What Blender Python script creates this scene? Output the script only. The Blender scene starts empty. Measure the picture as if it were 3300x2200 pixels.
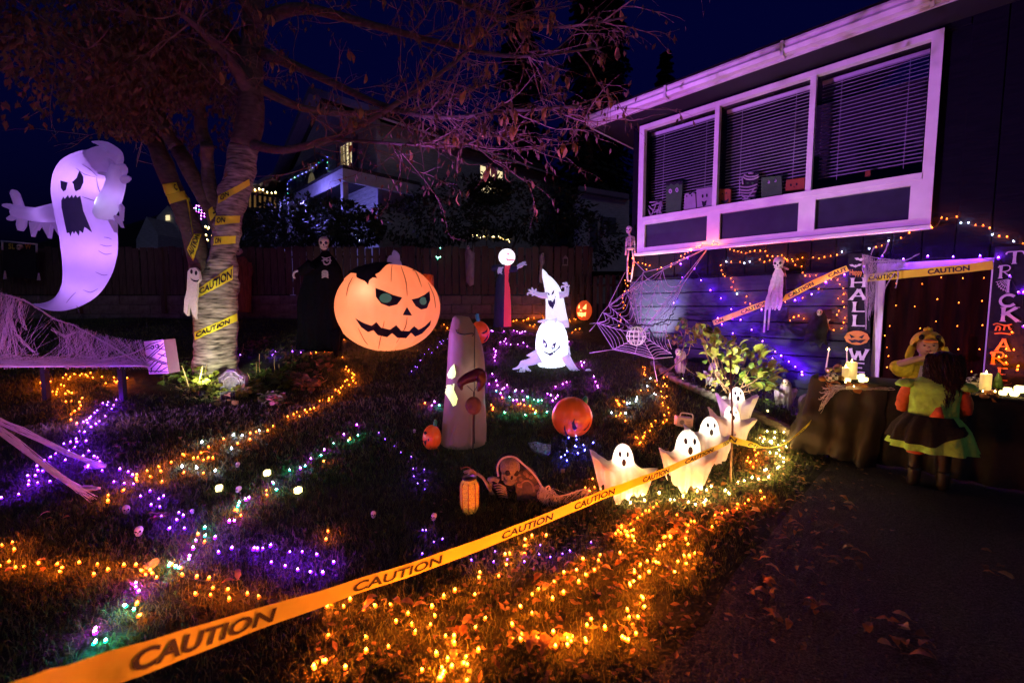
import bpy, bmesh, math, random
import numpy as np
from mathutils import Vector as V, Matrix, Quaternion, noise as mn
from mathutils.bvhtree import BVHTree
from mathutils.geometry import tessellate_polygon

S = bpy.context.scene
R = math.radians
rnd = random.Random(7)

# ------------------------------------------------------------ camera, sky, exposure
PITCH = 4.52
CAM = V((0, 0, 1.5))
cd = bpy.data.cameras.new('camera'); co = bpy.data.objects.new('camera', cd); S.collection.objects.link(co)
co.location = CAM; co.rotation_euler = (R(90 - PITCH), 0, 0)
cd.sensor_width = 36; cd.lens = 1403 / 3300 * 36; cd.clip_start = .05; cd.clip_end = 600
cd.dof.use_dof = True; cd.dof.focus_distance = 5.0; cd.dof.aperture_fstop = 2.0
S.camera = co

w = bpy.data.worlds.new('World'); S.world = w; w.use_nodes = True
nt = w.node_tree; nt.nodes.clear()
sky = nt.nodes.new('ShaderNodeTexSky'); sky.sky_type = 'NISHITA'; sky.sun_disc = False
sky.sun_elevation = R(-3.0); sky.sun_rotation = R(200); sky.ozone_density = 6.0; sky.air_density = 1.2; sky.dust_density = .2
tint = nt.nodes.new('ShaderNodeMix'); tint.data_type = 'RGBA'; tint.blend_type = 'MULTIPLY'; tint.inputs['Factor'].default_value = 1
tint.inputs['B'].default_value = (.17, .36, 1.0, 1)
bg = nt.nodes.new('ShaderNodeBackground'); bg.inputs['Strength'].default_value = .5
wo = nt.nodes.new('ShaderNodeOutputWorld')
nt.links.new(sky.outputs[0], tint.inputs['A']); nt.links.new(tint.outputs['Result'], bg.inputs[0]); nt.links.new(bg.outputs[0], wo.inputs[0])

sl = bpy.data.lights.new('sun', 'SUN'); sl.energy = .11; sl.angle = R(12); sl.color = (.8, .76, 1)   # dusk: all but gone
so = bpy.data.objects.new('sun', sl); S.collection.objects.link(so); so.rotation_euler = (R(60), 0, R(20))

S.view_settings.view_transform = 'Standard'; S.view_settings.look = 'None'
S.view_settings.exposure = 0; S.view_settings.gamma = 1; S.view_settings.use_curve_mapping = False
S.render.engine = 'CYCLES'
S.cycles.use_denoising = True
S.cycles.use_light_tree = True; S.render.filter_size = 1.5
S.cycles.max_bounces = 3; S.cycles.diffuse_bounces = 1; S.cycles.glossy_bounces = 1; S.cycles.transmission_bounces = 2
S.cycles.transparent_max_bounces = 6
S.cycles.use_adaptive_sampling = True; S.cycles.adaptive_threshold = .06; S.cycles.adaptive_min_samples = 24; S.cycles.light_sampling_threshold = .02
S.cycles.sample_clamp_indirect = 3.0; S.cycles.caustics_reflective = False; S.cycles.caustics_refractive = False

# ------------------------------------------------------------ projection helpers (photo pixel, 3300 px wide -> ray)
_t = R(PITCH); _F = V((0, math.cos(_t), -math.sin(_t))); _U = V((0, math.sin(_t), math.cos(_t)))
def ray(x, y): return _F + V(((x - 1650) / 1403, 0, 0)) + _U * ((1100 - y) / 1403)
def at(x, y, Y):
    d = ray(x, y); return CAM + d * (Y / d.y)
def crop(x0, y0, s): return lambda x, y: (x0 + x / s, y0 + y / s)
A1 = crop(0, 0, 2.09); A2 = crop(800, 250, 2.851); A3 = crop(1400, 300, 2.613); A4 = crop(1900, 0, 1.68); A5 = crop(0, 700, 2.613)
A6 = crop(450, 500, 1.844); A7 = crop(900, 750, 3.136); A8 = crop(1350, 750, 1.845); B1 = crop(1900, 700, 2.613); B2 = crop(2500, 650, 2.614)
B3 = crop(2600, 1000, 2.613); B4 = crop(1850, 1150, 2.614); B5 = crop(0, 1200, 1.96); B6 = crop(0, 1700, 2.138); B7 = crop(1000, 1700, 1.809)
C1 = crop(0, 420, 2.6125); C2 = crop(1440, 1430, 4.523); C3 = crop(1580, 780, 3.267); C4 = crop(2050, 520, 3.92); C5 = crop(2600, 480, 3.016)
OV = crop(0, 0, 1 / 1.40306)

# street axes: AX runs along the house fronts (to the back left), NX points from the yard into the house
AX = V((-.70, .714, 0)); NX = V((.714, .70, 0)); UP = V((0, 0, 1))
def W(s, n, z): return AX * s + NX * n + UP * z
def plane(x, y, p0, nrm):
    d = ray(x, y); t = (p0 - CAM).dot(nrm) / d.dot(nrm); return CAM + d * t
def wall(x, y, n=7.72): return plane(x, y, NX * n, NX)
def swall(x, y, n=7.72):
    p = wall(x, y, n); return p.dot(AX), p.z

def sst(a, b, x):
    t = min(1, max(0, (x - a) / (b - a))); return t * t * (3 - 2 * t)
def hz(x, y):
    s = -.70 * x + .714 * y
    k = sst(.8, 3.2, s)
    h = .126 * (math.sqrt((y - 3.6) ** 2 + .25) + (y - 3.6)) / 2
    if y > 13.5: h = h - .09 * (y - 13.5)
    h = min(h, 2.2)
    return k * (h + .012 * math.sin(x * 1.7 + y * .6) + .01 * math.sin(y * 2.3 - x * .9))
def gp(x, y, dz=0):
    d = ray(x, y); t = .6
    while t < 60:
        p = CAM + d * t
        if p.z - dz < hz(p.x, p.y):
            a, b = t - .06, t
            for _ in range(12):
                m = (a + b) / 2; q = CAM + d * m
                if q.z - dz < hz(q.x, q.y): b = m
                else: a = m
            return CAM + d * b
        t += .06
    return CAM + d * 13
def G(x, y, dz=0): return V((x, y, hz(x, y) + dz))

# ------------------------------------------------------------ materials
MATS = {}
def mat(name, col, rough=.6, var=.25, scale=18., bump=0., emit=None, es=0., trans=0., metal=0., col2=None, stretch=None, spec=.4, bscale=None):
    if name in MATS: return MATS[name]
    m = bpy.data.materials.new(name); m.use_nodes = True; t = m.node_tree; N = t.nodes; L = t.links
    p = N['Principled BSDF']; out = N['Material Output']
    tc = N.new('ShaderNodeTexCoord'); mp = N.new('ShaderNodeMapping'); L.new(tc.outputs['Object'], mp.inputs[0])
    if stretch: mp.inputs['Scale'].default_value = stretch
    nz = N.new('ShaderNodeTexNoise'); nz.inputs['Scale'].default_value = scale; nz.inputs['Detail'].default_value = 5
    L.new(mp.outputs[0], nz.inputs['Vector'])
    rp = N.new('ShaderNodeValToRGB'); rp.color_ramp.elements[0].position = .3; rp.color_ramp.elements[1].position = .7
    c2 = col2 or tuple(min(1, c * (1 + var)) for c in col)
    c1 = tuple(c * (1 - var) for c in col) if not col2 else col
    rp.color_ramp.elements[0].color = (*c1, 1); rp.color_ramp.elements[1].color = (*c2, 1)
    L.new(nz.outputs[0], rp.inputs[0]); L.new(rp.outputs[0], p.inputs['Base Color'])
    p.inputs['Roughness'].default_value = rough; p.inputs['Metallic'].default_value = metal; p.inputs['Specular IOR Level'].default_value = spec
    if bump:
        b = N.new('ShaderNodeBump'); b.inputs['Strength'].default_value = bump; b.inputs['Distance'].default_value = .02
        src = nz
        if bscale:
            src = N.new('ShaderNodeTexNoise'); src.inputs['Scale'].default_value = bscale; L.new(mp.outputs[0], src.inputs['Vector'])
        L.new(src.outputs[0], b.inputs['Height']); L.new(b.outputs[0], p.inputs['Normal'])
    if emit:
        p.inputs['Emission Color'].default_value = (*emit, 1); p.inputs['Emission Strength'].default_value = es
    if trans:
        tr = N.new('ShaderNodeBsdfTranslucent'); L.new(rp.outputs[0], tr.inputs[0])
        mx = N.new('ShaderNodeMixShader'); mx.inputs[0].default_value = trans
        L.new(p.outputs[0], mx.inputs[1]); L.new(tr.outputs[0], mx.inputs[2]); L.new(mx.outputs[0], out.inputs[0])
    MATS[name] = m; return m

M = {}
M['soil'] = mat('lawn_soil', (.022, .026, .010), .95, .5, 6, .6, bscale=60)
M['grass'] = mat('grass', (.055, .08, .022), .7, .5, 3, trans=.3, col2=(.11, .125, .035))
M['asphalt'] = mat('asphalt', (.004, .0038, .004), .75, .4, 110, 1.0, col2=(.075, .068, .07), spec=.3)
M['bark'] = mat('bark', (.045, .032, .026), .9, .5, 9, .9, stretch=(1, 1, 2.5), col2=(.12, .09, .075))
M['birch'] = mat('banded_bark', (.018, .014, .012), .85, .4, 4.2, 1.0, stretch=(1.3, 1.3, 7.5), col2=(.40, .36, .31))
M['twig'] = mat('twig', (.17, .10, .085), .7, .3, 10)
M['leafd'] = mat('dry_leaf', (.34, .17, .06), .7, .4, 9, trans=.35, col2=(.48, .28, .10))
M['leafp'] = mat('dull_leaf', (.10, .055, .035), .7, .4, 9, trans=.3, col2=(.2, .12, .07))
M['leafo'] = mat('fallen_leaf_orange', (.30, .12, .03), .6, .4, 14, trans=.25, col2=(.42, .21, .06))
M['leafb'] = mat('fallen_leaf_brown', (.16, .085, .035), .6, .4, 14, trans=.2, col2=(.28, .17, .09))
M['leafy'] = mat('fallen_leaf_tan', (.40, .27, .12), .6, .3, 14, trans=.2)
M['green'] = mat('leaf_green', (.06, .13, .02), .5, .4, 9, trans=.3, col2=(.12, .19, .03))
M['greeny'] = mat('leaf_lime', (.20, .27, .03), .5, .4, 9, trans=.35, col2=(.34, .36, .06))
M['greend'] = mat('leaf_dark', (.012, .022, .008), .5, .4, 9, trans=.1)
M['conifer'] = mat('conifer', (.010, .016, .010), .9, .4, 9)
M['straw'] = mat('straw', (.40, .30, .13), .8, .3, 9)
M['wood'] = mat('fence_wood', (.03, .021, .017), .85, .45, 5, .5, stretch=(6, 6, .6), col2=(.07, .05, .038))
M['concrete'] = mat('concrete', (.10, .09, .085), .9, .35, 7, .5)
M['stone'] = mat('grey_stone', (.16, .155, .145), .85, .4, 30, .8, col2=(.30, .29, .28))
M['navy'] = mat('navy_siding', (.003, .003, .007), .6, .25, 4, .25, stretch=(1, 1, 8), col2=(.006, .0055, .011), spec=.05)
M['navyl'] = mat('navy_lap', (.016, .015, .038), .55, .25, 4, .2, stretch=(1, 1, 8), col2=(.028, .026, .06), spec=.15)
M['panel'] = mat('navy_panel', (.022, .022, .045), .35, .2, 6)
M['white'] = mat('white_paint', (.72, .70, .68), .45, .08, 5, .05)
M['gutter'] = mat('gutter_paint', (.62, .60, .58), .4, .12, 3)
M['soffit'] = mat('soffit', (.007, .007, .009), .8, .2, 12)
M['shingle'] = mat('shingle', (.02, .02, .022), .9, .4, 20, .5)
M['interior'] = mat('room_dark', (.03, .028, .035), .9, .2, 3)
M['slat'] = mat('blind_slat', (.78, .78, .80), .45, .1, 4)
M['black'] = mat('black_cloth', (.010, .010, .012), .9, .4, 20, .3)
M['blackp'] = mat('black_plastic', (.012, .012, .013), .4, .2, 20)
M['robe'] = mat('robe_black', (.004, .004, .008), .95, .3, 20, .2, spec=.05)
M['print'] = mat('black_print', (.010, .008, .016), .7, .2, 20)
M['bone'] = mat('bone', (.55, .50, .42), .6, .25, 22, .3)
M['boned'] = mat('aged_bone', (.13, .105, .075), .7, .5, 22, .6, col2=(.36, .31, .24))
M['gauze'] = mat('gauze', (.62, .58, .58), .9, .15, 30, trans=.4)
M['rope'] = mat('white_rope', (.70, .66, .68), .8, .15, 30)
M['fibre'] = mat('cobweb_fibre', (.68, .62, .62), .9, .1, 30, trans=.3)
M['tape'] = mat('yellow_tape', (.88, .84, .04), .35, .12, 5, .25, trans=.25, bscale=14)
M['orangep'] = mat('orange_vinyl', (.80, .13, .015), .32, .12, 4, .06, emit=(1, .14, .02), es=.05, bscale=14)
M['teal'] = mat('green_vinyl', (.03, .30, .12), .4, .2, 10)
M['tealb'] = mat('teal_vinyl', (.02, .35, .38), .4, .2, 10)
M['skin'] = mat('skin', (.55, .33, .25), .55, .1, 12)
M['hair'] = mat('dark_hair', (.010, .006, .006), .55, .4, 40, .5, stretch=(6, 6, .8), col2=(.028, .016, .014), spec=.2)
M['limecloth'] = mat('lime_cloth', (.26, .62, .08), .8, .25, 14, .7, bscale=22)
M['tulle'] = mat('black_tulle', (.005, .005, .005), .9, .3, 40, .4)
M['orangecl'] = mat('orange_cloth', (.42, .09, .03), .8, .2, 30, .3)
M['yellowcl'] = mat('yellow_plush', (.85, .66, .05), .95, .15, 40, .5)
M['palecl'] = mat('pale_cloth', (.55, .45, .62), .9, .15, 30, .3)
M['orangef'] = mat('orange_felt', (.75, .26, .06), .9, .15, 30)
M['metal'] = mat('rust_metal', (.16, .09, .06), .6, .4, 30, .2)
M['gold'] = mat('gold', (.55, .40, .12), .3, .2, 30, .3, metal=.8)
M['wire'] = mat('light_wire', (.010, .016, .010), .5, .2, 20)
M['wax'] = mat('wax', (.75, .62, .36), .5, .1, 8, emit=(1, .62, .18), es=.55)
M['waxt'] = mat('wax_taper', (.75, .66, .55), .5, .1, 8, emit=(1, .7, .4), es=.10)
M['flame'] = mat('flame', (1, .7, .2), .5, 0, 5, emit=(1, .55, .16), es=22)
M['cube'] = mat('lit_cube', (.9, .9, .6), .4, .05, 9, emit=(1, .84, .34), es=2.6)

# ------------------------------------------------------------ mesh collector
ORG = {}
def frame(d):
    d = d.normalized(); a = V((0, 0, 1)) if abs(d.z) < .9 else V((0, 1, 0))
    x = d.cross(a).normalized(); return x, d.cross(x).normalized()
class MB:
    def __init__(s): s.v = []; s.f = []
    def add(s, vs, fs):
        o = len(s.v); s.v += [V(q) for q in vs]; s.f += [tuple(i + o for i in q) for q in fs]; return s
    def box(s, c, sx, sy, sz, ax=None):
        c = V(c); X, Y, Z = ax or (V((1, 0, 0)), V((0, 1, 0)), V((0, 0, 1)))
        vs = [c + X * (i * sx / 2) + Y * (j * sy / 2) + Z * (k * sz / 2) for i in (-1, 1) for j in (-1, 1) for k in (-1, 1)]
        return s.add(vs, [(0, 1, 3, 2), (4, 6, 7, 5), (0, 4, 5, 1), (2, 3, 7, 6), (0, 2, 6, 4), (1, 5, 7, 3)])
    def wbox(s, s0, s1, n0, n1, z0, z1):
        return s.box(W((s0 + s1) / 2, (n0 + n1) / 2, (z0 + z1) / 2), abs(s1 - s0), abs(n1 - n0), abs(z1 - z0), (AX, NX, UP))
    def tube(s, pts, r, seg=8, cap=True, sq=1.0, up=None):
        pts = [V(p) for p in pts]; n = len(pts)
        rr = r if isinstance(r, (list, tuple)) else [r] * n
        vs = []; fs = []; px = None
        for i, p in enumerate(pts):
            d = (pts[min(i + 1, n - 1)] - pts[max(i - 1, 0)])
            if d.length < 1e-9: d = V((0, 0, 1))
            d.normalize()
            if px is None:
                x, y = frame(d)
                if up is not None: y = d.cross(up).normalized(); x = y.cross(d)
            else:
                x = px - d * px.dot(d)
                x = x.normalized() if x.length > 1e-6 else frame(d)[0]
                y = d.cross(x)
            px = x
            for k in range(seg):
                a = 2 * math.pi * k / seg
                vs.append(p + x * (math.cos(a) * rr[i]) + y * (math.sin(a) * rr[i] * sq))
        for i in range(n - 1):
            for k in range(seg):
                a = i * seg + k; b = i * seg + (k + 1) % seg
                fs.append((a, b, b + seg, a + seg))
        if cap:
            vs += [pts[0], pts[-1]]; m = len(vs)
            for k in range(seg):
                fs.append((m - 2, (k + 1) % seg, k)); fs.append((m - 1, (n - 1) * seg + k, (n - 1) * seg + (k + 1) % seg))
        return s.add(vs, fs)
    def ell(s, c, rx, ry, rz, nu=16, nv=10, ax=None, fn=None):
        c = V(c); X, Y, Z = ax or (V((1, 0, 0)), V((0, 1, 0)), V((0, 0, 1)))
        vs = []; fs = []
        for j in range(nv + 1):
            t = math.pi * j / nv
            for i in range(nu):
                a = 2 * math.pi * i / nu
                k = fn(a, t) if fn else 1
                vs.append(c + X * (rx * k * math.sin(t) * math.cos(a)) + Y * (ry * k * math.sin(t) * math.sin(a)) + Z * (rz * math.cos(t) * (k if fn else 1)))
        for j in range(nv):
            for i in range(nu):
                a = j * nu + i; b = j * nu + (i + 1) % nu
                fs.append((a, a + nu, b + nu, b))
        return s.add(vs, fs)
    def lathe(s, c, prof, nu=16, ax=None, fn=None):
        c = V(c); X, Y, Z = ax or (V((1, 0, 0)), V((0, 1, 0)), V((0, 0, 1)))
        vs = []; fs = []
        for j, (r, z) in enumerate(prof):
            for i in range(nu):
                a = 2 * math.pi * i / nu; k = fn(a, j) if fn else 1
                vs.append(c + X * (r * k * math.cos(a)) + Y * (r * k * math.sin(a)) + Z * z)
        for j in range(len(prof) - 1):
            for i in range(nu):
                a = j * nu + i; b = j * nu + (i + 1) % nu
                fs.append((a, b, b + nu, a + nu))
        return s.add(vs, fs)
    def prism(s, poly, off):
        poly = [V(p) for p in poly]; off = V(off); n = len(poly)
        tris = tessellate_polygon([poly])
        fs = [tuple(t) for t in tris] + [tuple(n + i for i in reversed(t)) for t in tris]
        fs += [(i, (i + 1) % n, n + (i + 1) % n, n + i) for i in range(n)]
        return s.add(poly + [p + off for p in poly], fs)
    def ribbon(s, pts, wv):
        vs = []
        for p, q in zip(pts, wv): vs += [p - q / 2, p + q / 2]
        return s.add(vs, [(2 * i, 2 * i + 2, 2 * i + 3, 2 * i + 1) for i in range(len(pts) - 1)])
    def bvh(s): return BVHTree.FromPolygons([tuple(q) for q in s.v], s.f)
    def mesh(s, name, org=V((0, 0, 0)), smooth=True):
        me = bpy.data.meshes.new(name); me.from_pydata([tuple(q - org) for q in s.v], [], s.f); me.update()
        b = bmesh.new(); b.from_mesh(me); bmesh.ops.recalc_face_normals(b, faces=b.faces); b.to_mesh(me); b.free()
        if smooth: me.polygons.foreach_set('use_smooth', [True] * len(me.polygons))
        return me
    def build(s, name, m, parent=None, smooth=True, org=None):
        o_ = ORG[parent] if parent is not None else (V(org) if org is not None else (V((sum(q.x for q in s.v) / len(s.v), sum(q.y for q in s.v) / len(s.v), min(q.z for q in s.v)))))
        me = s.mesh(name, o_, smooth); me.materials.append(M[m] if isinstance(m, str) else m)
        o = bpy.data.objects.new(name, me); S.collection.objects.link(o)
        if parent is not None: o.parent = parent
        else: o.location = o_
        ORG[o] = o_; return o
def inst(name, me, parent, loc, rot=None, sc=1.0):
    o = bpy.data.objects.new(name, me); S.collection.objects.link(o)
    base = ORG[parent] if parent is not None else V((0, 0, 0))
    if parent is not None: o.parent = parent
    s3 = sc if isinstance(sc, (tuple, list)) else (sc, sc, sc)
    rm = (rot if isinstance(rot, Matrix) else rot.to_matrix()).to_4x4() if rot is not None else Matrix.Identity(4)
    o.matrix_local = Matrix.Translation(V(loc) - base) @ rm @ Matrix.Diagonal((*s3, 1))
    ORG[o] = V(loc); return o
def tag(o, label, cat=None, group=None, kind=None):
    if label: o['label'] = label
    if cat: o['category'] = cat
    if group: o['group'] = group
    if kind: o['kind'] = kind
    return o
def proj(p):
    d = V(p) - CAM; z = d.dot(_F); return 1650 + 1403 * d.x / z, 1100 - 1403 * d.dot(_U) / z
def thing(name, label, cat, loc, group=None):
    o = bpy.data.objects.new(name, None); S.collection.objects.link(o); o.location = V(loc); o.empty_display_size = .1
    ORG[o] = V(loc); return tag(o, label, cat, group)
def light(name, kind, loc, energy, col, parent=None, r=.04, target=None, angle=60, blend=.5):
    l = bpy.data.lights.new(name, kind); l.energy = energy; l.color = col; l.shadow_soft_size = r
    o = bpy.data.objects.new(name, l); S.collection.objects.link(o)
    if kind == 'SPOT': l.spot_size = R(angle); l.spot_blend = blend
    if target is not None: o.rotation_euler = (V(target) - V(loc)).to_track_quat('-Z', 'Y').to_euler()
    if parent is not None: o.parent = parent; o.location = V(loc) - ORG[parent]
    else: o.location = V(loc)
    return o
def subdiv_poly(poly, maxlen):
    """polygon of 2-D points -> small triangles"""
    out = []; st = [tuple(V((*poly[i], 0)) for i in t) for t in tessellate_polygon([[V((*p, 0)) for p in poly]])]
    while st:
        a, b, c = st.pop(); e = [((a - b).length, 0), ((b - c).length, 1), ((c - a).length, 2)]
        l, k = max(e)
        if l <= maxlen or len(out) > 4000: out.append((a, b, c)); continue
        if k == 0: m = (a + b) / 2; st += [(a, m, c), (m, b, c)]
        elif k == 1: m = (b + c) / 2; st += [(a, b, m), (a, m, c)]
        else: m = (c + a) / 2; st += [(a, b, m), (m, b, c)]
    return out
def project(bv, x, y, off):
    d = ray(x, y).normalized(); h = bv.ray_cast(CAM, d)
    if h[0] is None:
        h = bv.find_nearest(CAM + d * DEC['dist'])
        return h[0] + h[1] * off * (1 if h[1].dot(d) < 0 else -1)
    nrm = h[1] if h[1].dot(d) < 0 else -h[1]
    return h[0] + nrm * off
DEC = {'dist': 8}
def decal(bv, polys, name, m, parent, off=.006, step=9, dist=8, px=None):
    """a print on a surface: the outlines are laid onto the body mesh"""
    DEC['dist'] = dist; mb = MB(); cache = {}
    for poly in polys:
        if px: poly = [px(*p) for p in poly]
        for tri in subdiv_poly(poly, step):
            ids = []
            for q in tri:
                k = (round(q.x, 3), round(q.y, 3))
                if k not in cache: cache[k] = len(mb.v); mb.v.append(project(bv, q.x, q.y, off))
                ids.append(cache[k])
            mb.f.append(tuple(ids))
    return mb.build(name, m, parent)
_TX = {}
def textmesh(s, bold=.03):
    if s in _TX: return _TX[s]
    cu = bpy.data.curves.new('t', 'FONT'); cu.body = s; cu.offset = bold; cu.resolution_u = 3
    o = bpy.data.objects.new('t', cu); S.collection.objects.link(o)
    dg = bpy.context.evaluated_depsgraph_get(); dg.update()
    me = bpy.data.meshes.new_from_object(o.evaluated_get(dg))
    vs = [v.co.copy() for v in me.vertices]; fs = [tuple(p.vertices) for p in me.polygons]
    bpy.data.objects.remove(o); bpy.data.curves.remove(cu); bpy.data.meshes.remove(me)
    x0 = min(v.x for v in vs); x1 = max(v.x for v in vs); y0 = min(v.y for v in vs); y1 = max(v.y for v in vs)
    vs = [((v.x - x0) / (x1 - x0), (v.y - y0) / (y1 - y0)) for v in vs]   # normalised to the unit square
    tris = []
    for f in fs:
        for k in range(1, len(f) - 1): tris.append((f[0], f[k], f[k + 1]))
    _TX[s] = (vs, tris); return _TX[s]
def smooth_path(pts, k=6):
    pts = [V(p) for p in pts]; n = len(pts); out = []
    for i in range(n - 1):
        p0, p1, p2, p3 = pts[max(i - 1, 0)], pts[i], pts[i + 1], pts[min(i + 2, n - 1)]
        for j in range(k):
            t = j / k
            out.append(.5 * (2 * p1 + (p2 - p0) * t + (2 * p0 - 5 * p1 + 4 * p2 - p3) * t * t + (3 * p1 - p0 - 3 * p2 + p3) * t ** 3))
    out.append(pts[-1]); return out
def smooth_r(rs, k=6):
    out = []
    for i in range(len(rs) - 1):
        for j in range(k): out.append(rs[i] + (rs[i + 1] - rs[i]) * (j / k))
    return out + [rs[-1]]
def pxtube(mb, pts, px, Y, seg=18, k=5, sq=1.0):
    """a tapered tube through photo points (x, y, radius[, dY]) at distance Y"""
    P = []; Rr = []; sc = abs(px(1, 0)[0] - px(0, 0)[0]) / 1403
    for q in pts:
        yy = Y + (q[3] if len(q) > 3 else 0); P.append(at(*px(q[0], q[1]), yy)); Rr.append(q[2] * sc * yy)
    return mb.tube(smooth_path(P, k), smooth_r(Rr, k), seg, True, sq)

# ------------------------------------------------------------ ground
def grid_axis(a, b, fa, fb, fine, coarse):
    xs = [a]
    while xs[-1] < b:
        x = xs[-1]; xs.append(x + (fine if fa <= x <= fb else coarse))
    return xs
gx = grid_axis(-150, 150, -20, 10, .35, 6); gy = grid_axis(-30, 300, 0, 16, .3, 6)
mb = MB(); mb.v = [V((x, y, hz(x, y))) for y in gy for x in gx]; nx_ = len(gx)
mb.f = [(j * nx_ + i, j * nx_ + i + 1, (j + 1) * nx_ + i + 1, (j + 1) * nx_ + i) for j in range(len(gy) - 1) for i in range(nx_ - 1)]
lawn = tag(mb.build('lawn', 'soil', org=(0, 0, 0)), 'dark lawn ground rising gently to the fence', None, None, 'structure')
mb = MB()
for i in range(24):
    for j in range(40):
        s0, s1, n0, n1 = .78 - i * .5, .78 - (i + 1) * .5, -6 + j * .35, -6 + (j + 1) * .35
        if n1 < 7.8:
            ea, eb = [(.05 * mn.noise(V((nn_ * 1.7, 2, 5))) + .03 * mn.noise(V((nn_ * 6, 2, 5)))) if i == 0 else 0 for nn_ in (n0, n1)]
            mb.add([W(s0 + ea, n0, .006), W(s1, n0, .006), W(s1, n1, .006), W(s0 + eb, n1, .006)], [(0, 1, 2, 3)])
drive = tag(mb.build('driveway', 'asphalt', org=(0, 0, 0), smooth=False), 'dark wet asphalt driveway with scattered leaves', None, None, 'structure')

# grass blades
rg = np.random.default_rng(3)
def hz_np(x, y):
    s = -.70 * x + .714 * y; k = np.clip((s - .8) / 2.4, 0, 1); k = k * k * (3 - 2 * k)
    h = .126 * (np.sqrt((y - 3.6) ** 2 + .25) + (y - 3.6)) / 2
    return k * (h + .012 * np.sin(x * 1.7 + y * .6) + .01 * np.sin(y * 2.3 - x * .9))
BED = []   # (x, y, r) bare beds without lawn grass
def grass(zones):
    P = []
    for y0, y1, dens, hgt, wid in zones:
        area = (y1 - y0) * (1.45 * y1 + 1 + 4.5); n = int(area * dens)
        x = rg.uniform(-1.45 * y1 - 1, 4.5, n); y = rg.uniform(y0, y1, n); s = -.70 * x + .714 * y; nn = .714 * x + .70 * y
        k = (x > -1.4 * y - 1) & (x < 1.3 * y + .5) & (s > .74 + .05 * np.sin(y * 7) + .2 * rg.random(n) ** .5) & (nn < 7.6)
        # thin patches
        pat = np.sin(x * 2.1 + np.sin(y * 1.3) * 2) * np.sin(y * 1.9 + x * .7)
        k &= rg.random(n) < .72 + .28 * pat
        for bx, by, br in BED: k &= (x - bx) ** 2 + (y - by) ** 2 > br * br
        x = x[k]; y = y[k]; P.append((x, y, np.full(len(x), hgt), np.full(len(x), wid)))
    x, y, h, wd = (np.concatenate([q[i] for q in P]) for i in range(4))
    n = len(x); h = h * rg.uniform(.55, 1.35, n); a = rg.uniform(0, 2 * np.pi, n); lean = rg.uniform(.1, .9, n) * h; la = rg.uniform(0, 2 * np.pi, n)
    z = hz_np(x, y) - .004
    vx = np.empty((n, 5, 3)); dx, dy = np.cos(a) * wd / 2, np.sin(a) * wd / 2; lx, ly = np.cos(la) * lean, np.sin(la) * lean
    for i, (t, ww) in enumerate(((0, -1), (0, 1), (.55, -.8), (.55, .8), (1, 0))):
        vx[:, i, 0] = x + dx * ww + lx * t * t; vx[:, i, 1] = y + dy * ww + ly * t * t; vx[:, i, 2] = z + h * t * (1 - .15 * t)
    me = bpy.data.meshes.new('grass'); me.vertices.add(n * 5); me.vertices.foreach_set('co', vx.reshape(-1))
    b = np.arange(n) * 5
    q = np.stack([b, b + 1, b + 3, b + 2], 1); t3 = np.stack([b + 2, b + 3, b + 4], 1)
    loops = np.concatenate([q.reshape(-1), t3.reshape(-1)]); me.loops.add(len(loops)); me.loops.foreach_set('vertex_index', loops.astype(np.int32))
    st = np.concatenate([np.arange(n) * 4, 4 * n + np.arange(n) * 3]); me.polygons.add(2 * n); me.polygons.foreach_set('loop_start', st.astype(np.int32))
    me.update(calc_edges=True); me.validate(); me.materials.append(M['grass'])
    o = bpy.data.objects.new('grass', me); S.collection.objects.link(o)
    tag(o, 'short damp lawn grass between the light strings', 'grass', None, 'stuff')
# ============================================================ the house with the big window
HN = 7.75
house = thing('house', 'dark navy two-storey house with a wide white-framed window, door below', 'house', W(2, HN + 3, 0))
wa = MB()
# wall shell with the window opening left free
WS0, WS1, WZ0, WZ1 = .33, 4.37, 2.53, 4.87
for a in ((-7, WS0, 0, 5.35), (WS1, 4.57, 0, 5.35), (WS0, WS1, 0, WZ0), (WS0, WS1, WZ1, 5.35)):
    wa.wbox(a[0], a[1], HN + .03, HN + .15, a[2], a[3])
wa.wbox(4.45, 4.57, HN + .15, HN + 9, 0, 5.35)      # side wall
wa.build('wall', 'navy', house, False)
vb = {}
def wall_board(s0, s1, z0, z1, n, m, name):
    """one siding board; alike boards share their mesh"""
    k = (round(s1 - s0, 3), round(z1 - z0, 3), m)
    if k not in vb:
        b = MB(); b.box((0, 0, 0), k[0], .026, k[1], (AX, NX, UP)); me = b.mesh(name, V((0, 0, 0)), False)
        bm = bmesh.new(); bm.from_mesh(me); bmesh.ops.bevel(bm, geom=list(bm.edges), offset=.006, segments=1, affect='EDGES'); bm.to_mesh(me); bm.free()
        me.materials.append(M[m]); vb[k] = me
    inst(name, vb[k], house, W((s0 + s1) / 2, n, (z0 + z1) / 2))
s = 4.56
while s > -6.5:
    s1 = s - .292
    if s1 > WS1 - .02 or s < WS0 + .02: wall_board(s1, s, 2.04, 5.3, HN + .012, 'navy', 'vertical_board')
    else:
        wall_board(s1, s, 2.04, WZ0, HN + .012, 'navy', 'vertical_board'); wall_board(s1, s, WZ1, 5.3, HN + .012, 'navy', 'vertical_board')
    s -= .30
for i in range(8):
    z0 = .02 + i * .25
    wall_board(.88, 4.56, z0, z0 + .236, HN - .004 + .004 * (i % 2), 'navyl', 'lap_board')
    wall_board(-6.6, -.36, z0, z0 + .236, HN - .004 + .004 * (i % 2), 'navyl', 'lap_board')
b = MB(); b.wbox(-6.6, 4.59, HN - .03, HN + .005, 2.018, 2.045); b.build('drip_cap', 'navy', house, False)
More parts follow.
